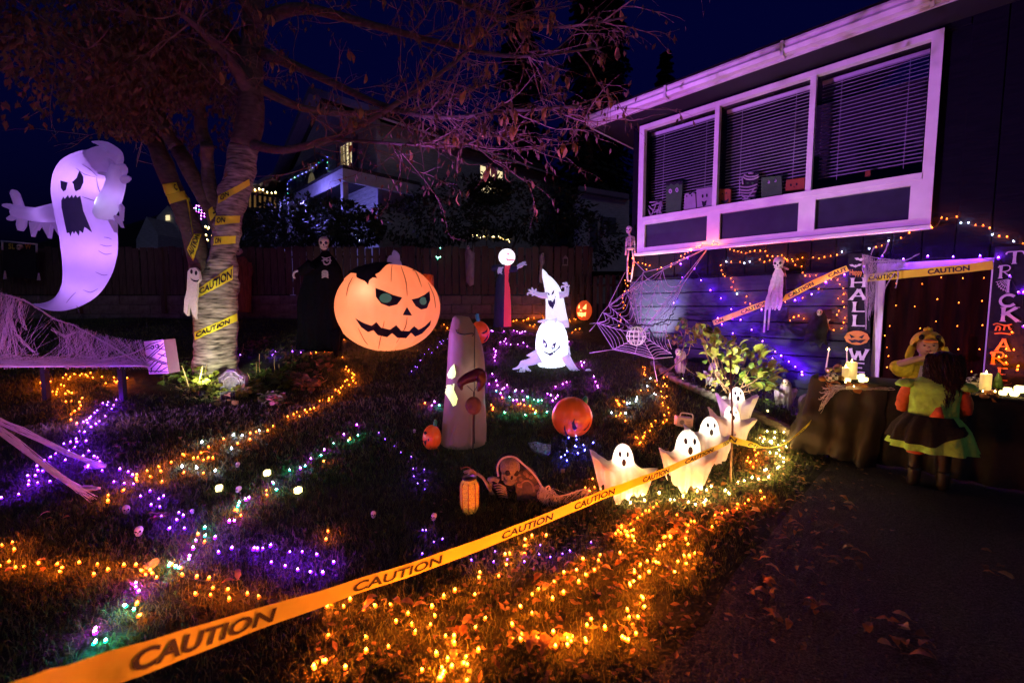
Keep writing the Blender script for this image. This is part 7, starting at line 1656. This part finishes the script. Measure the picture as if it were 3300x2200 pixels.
for (x0, y0, x1, y1) in ((160, 560, 215, 620), (150, 600, 195, 700), (270, 500, 190, 700), (320, 500, 250, 700), (330, 520, 290, 660), (200, 560, 330, 510), (230, 640, 330, 600), (170, 520, 260, 510), (310, 630, 325, 670)):
    q = MB(); q.tube([wi(x0, y0, 7.85), wi(x1, y1, 7.85)], .016, 5); q.build('bandage', 'bagw', cr)
# ============================================================ treat table
def tab(x, y, px=B3, z=.752):
    d = ray(*px(x, y)); return CAM + d * ((z - CAM.z) / d.z)
TS0, TS1, TN0, TN1, TZ = -1.9, .98, 5.38, 6.05, .74
tbl = thing('table', 'long folding treat table in front of the door', 'table', W(-.4, 5.7, 0))
q = MB(); q.wbox(TS0, TS1, TN0, TN1, TZ - .04, TZ); q.build('tabletop', 'blackp', tbl, False)
for s_ in (TS0 + .12, TS1 - .12):
    for n_ in (TN0 + .08, TN1 - .08):
        q = MB(); q.tube([W(s_, n_, 0), W(s_, n_, TZ - .04)], .018, 8); q.build('leg', 'blackp', tbl)
tc = thing('tablecloth', 'black tablecloth covering the treat table to the ground', 'tablecloth', W(-.4, TN0, 0))
q = MB(); n_ = 150
for i in range(n_ + 1):
    s_ = TS1 - (TS1 - TS0) * i / n_
    for j, z in enumerate((.02, .25, .5, .70, .745, .748)):
        amp = .035 * (1 - z / .75) * math.sin(i * .62 + 2 * math.sin(i * .13)); q.v.append(W(s_, (TN0 - .02 - .05 * (1 - z / .75) + amp) if j < 5 else TN1, z))
q.f = [(i * 6 + j, i * 6 + 6 + j, i * 6 + 7 + j, i * 6 + j + 1) for i in range(n_) for j in range(5)]; q.build('cloth', 'black', tc)
sd = thing('sheer_drape', 'wrinkled grey sheer cloth draped off the left end of the table', 'drape', tab(100, 1000, B3, 0.0))
M['sheer'] = mat('grey_sheer', (.008, .007, .007), .75, .5, 6, .5, stretch=(1, 1, .3), col2=(.04, .034, .028), trans=.1)
q = MB(); nu, nv = 90, 30
for i in range(nu + 1):
    u = i / nu; a = u * 2.4
    for j in range(nv + 1):
        v_ = j / nv; z = .757 * (1 - v_) + .015
        c = W(TS1 - .02 + .05 * math.sin(a), TN0 - .02 + .55 * (u - .25 if u > .25 else 0), 0) if u > .25 else W(TS1 - .02 - .55 * (.25 - u) / .25, TN0 - .03, 0)
        out = (AX * (.9 if u > .2 else .25) - NX * (.9 if u < .45 else .2)).normalized()
        q.v.append(c + out * (.03 + .17 * v_ ** 1.5 + (.012 + .05 * v_) * (2 * abs(math.sin(u * 26 + 2 * math.sin(u * 9))) - 1)) + UP * (z + .02 * math.sin(u * 21 + v_ * 5) * v_) + V((mn.noise(V((u * 14, v_ * 5, 1))), mn.noise(V((u * 14, v_ * 5, 8))), .5 * mn.noise(V((u * 9, v_ * 9, 4))))) * .035 * min(1, v_ * 3))
q.f = [(i * (nv + 1) + j, (i + 1) * (nv + 1) + j, (i + 1) * (nv + 1) + j + 1, i * (nv + 1) + j + 1) for i in range(nu) for j in range(nv)]; q.build('cloth', 'sheer', sd)
fibres('cobweb', 'white cobweb tied from the table corner down to the caution tape', [tab(170, 700), tab(260, 660), tab(420, 655), tab(760, 665)], [at(*B3(95, 880), 4.55), at(*B3(80, 640), 4.7), tab(300, 640), tab(700, 660)], 120, .0018, 33, .012, bias=.18)
cwm = MB()
def candle(label, x, ytop, ybot, wpx, m, taper=False, px=B3, lean=0):
    base = tab(x, ybot, px); Y = base.y; k = Y / 1403 / 2.613; H = (ybot - ytop) * k; r_ = wpx / 2 * k
    T = thing('candle', label, 'candle', base, 'candles on the treat table')
    tip = base + UP * H + V((lean * k, 0, 0)); q = MB()
    if taper: q.tube([base, tip], [r_, r_ * .6], 12)
    else: q.lathe(base, [(.0005, 0), (r_, 0), (r_ * 1.01, H * .5), (r_, H * .97), (r_ * .93, H), (r_ * .7, H * .96), (.0005, H * .95)], 20)
    q.build('wax', m, T)
    q = MB(); q.lathe(tip if taper else base + UP * H * .95, [(.0005, 0), (.006, .006), (.008, .014), (.004, .026), (.0005, .036)], 8); q.build('flame', 'flame', T)
    light('candle_glow', 'POINT', (tip if taper else base + UP * H) + UP * .03, .7 if taper else 1.5, (1, .66, .28), T, .012); return T
candle('left tall taper candle in a gold holder at the end of the table', 160, 335, 500, 13, 'waxt', True, B3, 16)
candle('right tall taper candle leaning beside the thick pillar candle', 342, 335, 500, 13, 'waxt', True, B3, -16)
candle('thick cream pillar candle at the left end of the table', 370, 432, 575, 80, 'wax')
candle('short cream pillar candle before the thick pillar', 322, 478, 590, 50, 'wax')
candle('bright white pillar candle at the right end of the table', 1500, 530, 668, 72, 'wax')
for lab, x, y in (('left gold cup candle holder', 192, 525), ('right gold cup candle holder', 255, 520)):
    b_ = tab(x, y); k = b_.y / 1403 / 2.613; T = thing('candle_holder', lab + ' under the tapers', 'candle holder', b_, 'gold candle holders'); q = MB(); q.lathe(b_, [(.0005, 0), (24 * k, 0), (30 * k, 14 * k), (32 * k, 42 * k), (28 * k, 42 * k), (26 * k, 20 * k)], 16); q.build('cup', 'gold', T)
for i, (x, y, s_) in enumerate([(362, 575, 34), (345, 602, 34), (424, 575, 34), (462, 568, 34), (460, 604, 36), (492, 598, 36), (1690, 690, 44), (1650, 712, 40), (1790, 690, 60), (1745, 722, 40)]):
    b_ = tab(x, y); k = b_.y / 1403 / 2.613
    tag(inst('cube_light', cme, None, b_, yawm(.4 + i), s_ * k / .05), ['glowing cube tea light in the cluster left of the child on the table', 'glowing cube tea light in the cluster at the right end of the table'][i > 5], 'tea light', ['left cube tea lights on the table', 'right cube tea lights on the table'][i > 5])
M['check'] = None
cm_ = bpy.data.materials.new('black_white_check'); cm_.use_nodes = True; t_ = cm_.node_tree; ck = t_.nodes.new('ShaderNodeTexChecker'); ck.inputs['Scale'].default_value = 34; ck.inputs[1].default_value = (.5, .47, .5, 1); ck.inputs[2].default_value = (.012, .012, .014, 1)
tcn = t_.nodes.new('ShaderNodeTexCoord'); t_.links.new(tcn.outputs['Object'], ck.inputs[0]); t_.links.new(ck.outputs[0], t_.nodes['Principled BSDF'].inputs[0]); M['check'] = cm_
def tpk(label, x, y, r_, m, stem=True, group='small pumpkins on the table'):
    b_ = tab(x, y); k = b_.y / 1403 / 2.613; R_ = r_ * k; T = thing('small_pumpkin', label, 'pumpkin', b_, group); q = MB(); q.ell(b_ + UP * R_ * .75, R_, R_, R_ * .78, 40, 12, None, lambda a, t: 1 - .07 * (1 - abs(math.sin(a * 4))) ** 2); q.build('rind', m, T)
    q = MB(); q.tube(smooth_path([b_ + UP * R_ * 1.4, b_ + UP * R_ * 1.7, b_ + UP * R_ * 1.85 + V((R_ * .3, 0, 0))], 3), [R_ * .14] * 7, 7); q.build('stem', 'print', T); return T
tpk('left black and white checked pumpkin beside the gold holders', 203, 600, 52, 'check'); tpk('right black and white checked pumpkin by the bright pillar candle', 1402, 650, 62, 'check')
tpk('small orange pumpkin at the very left end of the table', 130, 595, 30, 'leafo'); tpk('small orange pumpkin behind the gold holders', 262, 500, 32, 'leafo'); tpk('small orange pumpkin before the short pillar candle', 282, 590, 28, 'leafo')
cn = thing('bottle_brush_tree', 'small green bottle-brush tree on the right of the table', 'ornament', tab(1605, 660)); b_ = tab(1605, 660); q = MB(); q.lathe(b_, [(.001, 0), (.035, .01), (.03, .05), (.024, .09), (.012, .13), (.001, .16)], 14, None, lambda a, j: 1 + .15 * math.sin(a * 7 + j)); q.build('bristles', 'green', cn)
# leaf garland with warm bulbs
gr = thing('leaf_garland', 'orange leaf garland with warm bulbs along the table edge', 'garland', tab(300, 630)); gme = [leaf_mesh('leaf', 'leafo', .085, .055, .012, 60 + i) for i in range(3)] + [leaf_mesh('leaf', 'leafd', .085, .055, .012, 70)]
gpts = [(130, 590), (185, 615), (210, 625), (330, 640), (395, 620), (420, 640), (440, 650)]; GP = [tab(*p_) + UP * .01 for p_ in gpts]
fr2 = [(375, 760), (400, 770), (430, 790), (455, 815), (500, 835), (530, 830), (590, 835), (625, 855), (660, 865), (690, 880), (740, 880), (780, 860), (820, 865), (840, 875)]
GP += [at(*B3(*p_), 4.42 - .0009 * (p_[0] - 375)) - NX * .03 for p_ in fr2]
GP += [tab(*p_) + UP * .01 for p_ in [(1440, 715), (1480, 710), (1530, 715), (1540, 725), (1600, 670), (1590, 690), (1640, 640), (1740, 665)]]
for p_ in GP:
    for k in range(2): inst('leaf', rnd.choice(gme), gr, p_ + rvec() * .015, (rvec() * .6 + V((.3, -.8, -.2))).normalized().to_track_quat('X', 'Y') @ Quaternion((1, 0, 0), rnd.uniform(0, 6)), rnd.uniform(.7, 1.2))
for x, y in [(208, 600), (325, 630), (395, 665)]: bulb(gr, 'y', .0055, tab(x, y) + UP * .02)
for x, y in [(437, 755), (550, 800), (652, 823), (785, 833)]: bulb(gr, 'y', .0055, at(*B3(x, y), 4.40 - .0009 * (x - 375)) - NX * .04)
for x, y in [(1480, 700), (1582, 700), (1710, 720), (1780, 720)]: bulb(gr, 'y', .0055, tab(x, y) + UP * .015 - NX * .03)
q = MB(); q.tube(smooth_path([tab(210, 600), tab(330, 650), at(*B3(437, 750), 4.38), at(*B3(550, 800), 4.26), at(*B3(652, 820), 4.16), at(*B3(785, 833), 4.05), at(*B3(850, 850), 4.0)], 4), .002, 4); q.build('wire', 'wire', gr)

# ============================================================ children
def body_skin(T, verts, edges, radii, m, name='body', sub=2):
    me = bpy.data.meshes.new(name); o_ = ORG[T]; me.from_pydata([tuple(V(v) - o_) for v in verts], edges, []); me.update()
    o = bpy.data.objects.new(name, me); S.collection.objects.link(o); o.parent = T; ORG[o] = o_
    md = o.modifiers.new('skin', 'SKIN'); md.use_smooth_shade = True
    for i, r_ in enumerate(radii): sv = me.skin_vertices[0].data[i]; sv.radius = (r_, r_) if not isinstance(r_, tuple) else r_; sv.use_root = (i == 0)
    sb_ = o.modifiers.new('sub', 'SUBSURF'); sb_.levels = sub; sb_.render_levels = sub; me.materials.append(M[m] if isinstance(m, str) else m); return o
# ---- girl seen from behind
gx0 = V((3.44, 3.50, 0)); fw = V((.62, .78, 0)).normalized(); rt_ = V((fw.y, -fw.x, 0))
def gp3(r_, f_, z): return gx0 + rt_ * r_ + fw * f_ + UP * z
gi = thing('person', 'child with long dark hair in a lime and black dress facing the table', 'person', gx0)
vs = [gp3(0, 0, .56), gp3(0, .01, .72), gp3(0, .0, .86), gp3(0, .0, .935), gp3(.04, .03, 1.02), gp3(.045, .03, 1.06),
      gp3(-.08, 0, .52), gp3(-.085, .02, .30), gp3(-.085, -.01, .07), gp3(-.09, .08, .03), gp3(.08, 0, .52), gp3(.085, .03, .30), gp3(.09, .0, .07), gp3(.10, .09, .03),
      gp3(-.15, .01, .855), gp3(-.195, .04, .70), gp3(-.15, .17, .65), gp3(-.12, .24, .67), gp3(.15, .01, .855), gp3(.195, .04, .70), gp3(.15, .17, .66), gp3(.12, .24, .68)]
ed = [(0, 1), (1, 2), (2, 3), (3, 4), (4, 5), (0, 6), (6, 7), (7, 8), (8, 9), (0, 10), (10, 11), (11, 12), (12, 13), (2, 14), (14, 15), (15, 16), (16, 17), (2, 18), (18, 19), (19, 20), (20, 21)]
body_skin(gi, vs, ed, [.11, .10, .11, .045, .085, .07, .055, .03, .022, .02, .055, .03, .022, .02, .045, .034, .026, .022, .045, .034, .026, .022], 'skin')
M['tights'] = mat('black_tights', (.004, .004, .005), .6, .3, 20)
for sg in (-1, 1):
    q = MB(); q.tube([gp3(sg * .08, 0, .46), gp3(sg * .085, .025, .30), gp3(sg * .087, 0, .12), gp3(sg * .088, 0, .06)], [.06, .045, .04, .036], 14); lg = q.build('tights', 'tights', gi)
    if sg < 0: q = MB(); q.tube([gp3(-.085, .02, .285), gp3(-.085, .02, .305)], .058, 14); q.build('stripe', 'orangecl', lg)
    q = MB(); q.tube(smooth_path([gp3(sg * .088, -.015, .17), gp3(sg * .088, -.01, .09), gp3(sg * .09, .0, .045), gp3(sg * .095, .06, .035), gp3(sg * .10, .12, .03)], 3), [.042, .042, .042, .041, .041, .041, .04, .04, .04, .038, .036, .03, .018], 14); q.build('boot', 'blackp', gi)
    q = MB(); q.tube(smooth_path([gp3(sg * .145, .01, .85), gp3(sg * .175, .02, .77), gp3(sg * .19, .05, .67), gp3(sg * .17, .13, .64), gp3(sg * .14, .20, .655)], 3), [.044, .045, .044, .043, .044, .042, .043, .041, .04, .039, .038, .038, .043], 14); rough(q, .012, 22); q.build('sleeve', 'orangecl', gi)
    q = MB(); q.lathe(gp3(sg * .165, .0, .865), [(.02, .04), (.055, .03), (.075, -.005), (.068, -.022), (.04, -.022)], 22, None, lambda a, j: 1 + .12 * math.sin(a * 8) * (j > 1)); q.build('shoulder_frill', 'limecloth', gi)
q = MB(); ell_ax = (rt_, fw, UP)
q.lathe(gp3(0, .005, 0), [(.155, .60), (.15, .66), (.152, .74), (.165, .82), (.155, .885), (.10, .925), (.05, .94)], 32, (rt_, fw * .72, UP), lambda a, j: 1 + .012 * math.sin(a * 11 + j)); q.build('bodice', 'limecloth', gi)
q = MB(); q.lathe(gp3(0, 0, 0), [(.15, .62), (.19, .57), (.225, .51), (.245, .44), (.258, .385), (.268, .35)], 64, (rt_, fw * .85, UP), lambda a, j: 1 + (.015 + .016 * j) * math.sin(a * 11 + .8 * math.sin(a * 3))); q.build('skirt', 'limecloth', gi)
q = MB(); n_ = 56
for j, (r_, z) in enumerate([(.156, .628), (.20, .572), (.236, .515), (.255, .45), (.266, .405)]):
    for i in range(n_ + 1):
        a = math.pi * (.86 + .88 * i / n_) ; k = 1 + (.02 + .018 * j) * math.sin(a * 11 + .8 * math.sin(a * 3)) + .015
        zz = z + (.05 * j * max(0, math.cos(a - 0.0)) if j > 1 else 0); q.v.append(gp3(0, 0, 0) + rt_ * (r_ * k * math.cos(a)) + fw * (.85 * r_ * k * math.sin(a)) + UP * zz)
q.f = [(j * (n_ + 1) + i, j * (n_ + 1) + i + 1, (j + 1) * (n_ + 1) + i + 1, (j + 1) * (n_ + 1) + i) for j in range(4) for i in range(n_)]; q.build('overskirt', 'tulle', gi)
q = MB(); q.prism([gp3(-.035, -.145, .63), gp3(.05, -.145, .63), gp3(.03, -.135, .72), gp3(.0, -.13, .705)], -fw * .006); q.build('back_panel', 'orangecl', gi)
# hair: crown plus many strands
q = MB(); hc = gp3(.045, .03, 1.035); q.ell(hc, .098, .108, .112, 24, 14, (rt_, fw, UP), lambda a, t: 1 + .03 * math.sin(a * 9) * math.sin(t)); q.build('hair', 'hair', gi)
q = MB(); rh_ = random.Random(2)
for i in range(900):
    a = rh_.uniform(math.pi * .92, math.pi * 2.08); r0 = rh_.uniform(.08, .1); st_ = hc + rt_ * (math.cos(a) * r0) + fw * (math.sin(a) * r0) + UP * rh_.uniform(-.03, .09)
    cw_ = math.cos(a); L_ = rh_.uniform(.13, .24) if abs(cw_) > .5 else rh_.uniform(.2, .36); P_ = [st_]
    for k in range(1, 8):
        u = k / 7; P_.append(st_ + rt_ * (cw_ * (.03 * math.sin(u * 2.2) - .03 * u * u) + .010 * math.sin(k * 1.7 + i)) - fw * (.03 * math.sin(u * 2) + .01 * math.cos(k * 1.6 + i)) - UP * (L_ * u))
    q.tube(P_, [.003, .0045, .005, .005, .0045, .004, .003, .001], 4, False)
tag(q.build('hair_strands', 'hair', gi), None, kind='stuff')
q = MB(); q.lathe(gp3(0, 0, .918), [(.055, 0), (.06, .012), (.055, .024)], 20); q.build('collar', 'tulle', gi)

# ---- child in the chick costume behind the table
kb0 = tab(1020, 310, B3, 1.06); kb0 = V((3.98, 4.62, 0)); hd = at(*B3(1022, 300), 4.6)
fk = V((-.55, -.83, 0)).normalized(); rk = V((-fk.y, fk.x, 0))       # faces the camera; rk = photo right
rk = V((.83, -.55, 0)); 
kx0 = V((hd.x, 4.62, 0))
def kp3(r_, f_, z): return kx0 + rk * r_ + fk * f_ + UP * z
ck_ = thing('person', 'child in a yellow chick hood reaching across the treat table', 'person', kx0)
HZ_ = hd.z
vs = [kp3(0, 0, .52), kp3(0, 0, .68), kp3(0, 0, HZ_ - .22), kp3(0, .01, HZ_ - .11), kp3(0, .03, HZ_ - .02), kp3(0, .03, HZ_ + .05), kp3(-.08, 0, .48), kp3(-.08, 0, .26), kp3(-.08, 0, .06), kp3(-.08, .08, .03), kp3(.08, 0, .48), kp3(.08, 0, .26), kp3(.08, 0, .06), kp3(.08, .08, .03),
      kp3(-.16, .02, HZ_ - .24), kp3(-.26, .10, HZ_ - .22), kp3(-.12, .22, HZ_ - .13), kp3(-.02, .24, HZ_ - .09), kp3(.16, .02, HZ_ - .24), kp3(.2, .10, HZ_ - .36), kp3(.12, .22, HZ_ - .36), kp3(.06, .28, HZ_ - .35)]
ed = [(0, 1), (1, 2), (2, 3), (3, 4), (4, 5), (0, 6), (6, 7), (7, 8), (8, 9), (0, 10), (10, 11), (11, 12), (12, 13), (2, 14), (14, 15), (15, 16), (16, 17), (2, 18), (18, 19), (19, 20), (20, 21)]
body_skin(ck_, vs, ed, [.11, .11, .10, .045, .088, .08, .07, .05, .035, .03, .07, .05, .035, .03, .05, .042, .032, .026, .05, .04, .03, .025], 'skin')
fc = kp3(0, .03, HZ_)
q = MB(); q.ell(fc, .088, .098, .105, 20, 14, (rk, fk, UP)); q.ell(fc + fk * .098 - UP * .012, .014, .018, .016, 8, 6, (rk, fk, UP)); q.build('face', 'skin', ck_)
q = MB(); q.ell(fc + fk * .092 - UP * .05, .026, .008, .008, 10, 6, (rk, fk, UP)); q.build('mouth', mat('lips', (.35, .10, .09), .5, .1, 9), ck_)
for sg in (-1, 1): q = MB(); q.ell(fc + fk * .088 + rk * sg * .034 + UP * .012, .014, .006, .007, 10, 6, (rk, fk, UP)); q.build('eye', 'print', ck_)
# hood: shell open at the face
q = MB(); nu, nv = 36, 18; hcn = fc + UP * .02 - fk * .01
for j in range(nv + 1):
    t = math.pi * .78 * j / nv
    for i in range(nu):
        a = 6.2832 * i / nu; fr3 = max(0, math.sin(a)); k = 1.0; lo = t > 1.25 and math.sin(a) > .35
        tt = min(t, 1.18 + .9 * (1 - min(1, max(0, math.sin(a)) * 1.25))) ; q.v.append(hcn + rk * (.135 * math.sin(tt) * math.cos(a)) + fk * (.14 * math.sin(tt) * math.sin(a)) + UP * (.145 * math.cos(tt)))
q.f = [(j * nu + i, j * nu + nu + i, j * nu + nu + (i + 1) % nu, j * nu + (i + 1) % nu) for j in range(nv) for i in range(nu)]; q.build('hood', 'yellowcl', ck_)
for sg in (-1, 1):
    q = MB(); q.tube(smooth_path([hcn + rk * sg * .125 - UP * .02 + fk * .05, hcn + rk * sg * .14 - UP * .1 + fk * .06, hcn + rk * sg * .16 - UP * .17 + fk * .06], 3), [.03, .035, .04, .042, .04, .03, .015], 10, True, .5); q.build('hood_flap', 'yellowcl', ck_)
    q = MB(); q.ell(hcn + rk * sg * .066 + fk * .112 + UP * .078, .022, .016, .03, 12, 8, (rk, fk, UP)); q.build('hood_eye', 'print', ck_)
q = MB(); q.ell(hcn + fk * .155 + UP * .04, .058, .05, .02, 14, 8, (rk, fk, UP)); q.build('beak', 'orangef', ck_)
q = MB()
for k in (-1, 0, 1): q.ell(hcn + rk * .02 * k + UP * (.15 + .01 * (k == 0)), .018, .018, .024, 8, 6)
q.build('tuft', 'yellowcl', ck_)
q = MB(); q.lathe(kp3(0, 0, 0), [(.16, .45), (.175, .55), (.175, .68), (.17, HZ_ - .28), (.14, HZ_ - .2), (.07, HZ_ - .14)], 28, (rk, fk * .8, UP), lambda a, j: 1 + .02 * math.sin(a * 9 + j)); q.build('jacket', 'yellowcl', ck_)
q = MB(); q.ell(kp3(-.185, .06, HZ_ - .25), .10, .085, .095, 16, 10, (rk, fk, UP)); q.ell(kp3(-.235, .1, HZ_ - .23), .07, .06, .07, 14, 8, (rk, fk, UP)); q.ell(kp3(.19, .04, HZ_ - .28), .09, .08, .11, 14, 8, (rk, fk, UP)); q.build('puff_sleeve', 'yellowcl', ck_)
q = MB(); q.prism([kp3(-.06, .145, HZ_ - .2), kp3(.06, .145, HZ_ - .2), kp3(.08, .16, .6), kp3(-.10, .16, .6)], fk * .012); q.build('pale_front', 'palecl', ck_)
# forearm hand: five fingers resting by the mouth
for sg, base_, dirv in ((-1, kp3(-.02, .24, HZ_ - .09), rk), (1, kp3(.06, .28, HZ_ - .35), fk)):
    q = MB(); up2 = UP; sd2 = dirv.cross(UP)
    q.ell(base_ + dirv * .02, .032, .014, .026, 12, 8, (dirv, sd2, UP))
    for k in range(4): q.tube(smooth_path([base_ + dirv * .04 + UP * (.02 - .013 * k), base_ + dirv * (.062 - .004 * abs(k - 1)) + UP * (.02 - .014 * k) + sd2 * .004, base_ + dirv * (.08 - .006 * abs(k - 1)) + UP * (.014 - .014 * k) + sd2 * .012], 3), [.0075] * 6 + [.005], 7)
    q.tube([base_ + UP * .015, base_ + dirv * .02 + UP * .04, base_ + dirv * .04 + UP * .05], [.009, .008, .006], 7); q.build('hand', 'skin', ck_)

# ============================================================ fallen leaves
rf = random.Random(99)
FL = [leaf_mesh('fallen_leaf', m_, .085, .045, c_, s_) for m_, c_, s_ in (('leafo', .018, 1), ('leafo', .01, 2), ('leafb', .02, 3), ('leafb', .012, 4), ('leafy', .015, 5), ('leafp', .02, 6))]
def scatter(label, group, px, regs, n, only=None):
    for i in range(n):
        x, y, rx, ry = rf.choice(regs); u = rf.random() ** .5; a = rf.uniform(0, 6.283); g_ = gp(*px(x + rx * u * math.cos(a), y + ry * u * math.sin(a)))
        o = inst('fallen_leaf', rf.choice(only or FL), None, g_ + UP * rf.uniform(.012, .035), Quaternion((0, 0, 1), rf.uniform(0, 6.283)) @ Quaternion((rf.uniform(-1, 1), rf.uniform(-1, 1), 0), rf.uniform(-.5, .7)), rf.uniform(.45, .95)); tag(o, label, 'leaf', group)
scatter('fallen autumn leaf among the warm lights on the lawn edge', 'fallen leaves on the lawn edge', B4, [(1300, 1250, 300, 160), (1150, 1100, 300, 90), (600, 1420, 260, 130), (900, 1480, 250, 90), (1600, 1000, 200, 120), (1680, 750, 160, 120), (1350, 1420, 250, 120), (1000, 1300, 300, 100)], 120)
scatter('fallen leaf glowing by the orange bulbs on the near lawn', 'fallen leaves on the near lawn', B7, [(1900, 150, 300, 120), (1300, 680, 200, 40), (1850, 400, 120, 250), (840, 640, 150, 120), (1500, 250, 300, 120), (500, 470, 300, 60)], 56)
scatter('fallen leaf on the grass of the left lawn', 'fallen leaves on the left lawn', B5, [(1040, 920, 50, 30), (200, 1230, 250, 60), (800, 1250, 300, 50), (1450, 1380, 200, 80), (780, 480, 100, 50), (330, 920, 80, 40), (1200, 500, 250, 80), (1600, 480, 150, 40)], 34)
scatter('fallen leaf lying on the dark driveway', 'fallen leaves on the driveway', crop(2200, 1500, 2.138), [(620, 880, 60, 40), (610, 1080, 40, 50), (760, 1090, 60, 30), (920, 1000, 60, 40), (820, 400, 120, 60), (1000, 480, 100, 50), (1100, 320, 120, 60), (540, 660, 100, 60), (700, 780, 150, 100), (1180, 640, 120, 60), (500, 930, 80, 60), (1450, 1150, 200, 100), (900, 120, 120, 60), (1550, 1300, 250, 60), (2130, 700, 60, 120), (650, 500, 160, 200), (850, 700, 200, 160), (780, 300, 120, 120)], 84)
q = MB()
for i in range(1500):
    s_ = rf.gauss(1.35, .45); n_ = rf.uniform(.6, 5.2); p_ = W(s_, n_, 0)
    if s_ < .2: continue
    p_.z = hz(p_.x, p_.y) + rf.uniform(.006, .02); leafquad(q, p_, V((rf.uniform(-1, 1), rf.uniform(-1, 1), .1)).normalized(), (UP + rvec(rf) * .4).normalized(), rf.uniform(.02, .055), .024, .004)
tag(q.build('leaf_litter', 'leafb', smooth=False), 'scattered crumbs of brown leaf litter along the lawn edge', 'leaf litter', None, 'stuff')
# loose grit on the driveway
q = MB()
for i in range(2600):
    p_ = W(.75 - abs(rf.gauss(0, .8)), rf.uniform(.6, 5.5), .008); r_ = rf.uniform(.002, .005); q.add([p_ + V((-r_, -r_, 0)), p_ + V((r_, -r_ * .6, 0)), p_ + V((0, r_, 0)), p_ + V((0, 0, r_ * 1.2))], [(0, 1, 3), (1, 2, 3), (2, 0, 3)])
tag(q.build('gravel', 'concrete', smooth=False), 'loose pale grit on the driveway', 'gravel', None, 'stuff')
grass([(1.1, 3.2, 4200, .05, .005), (3.2, 5.2, 2400, .052, .0068), (5.2, 8.5, 950, .055, .0105), (8.5, 12.7, 330, .06, .016)])
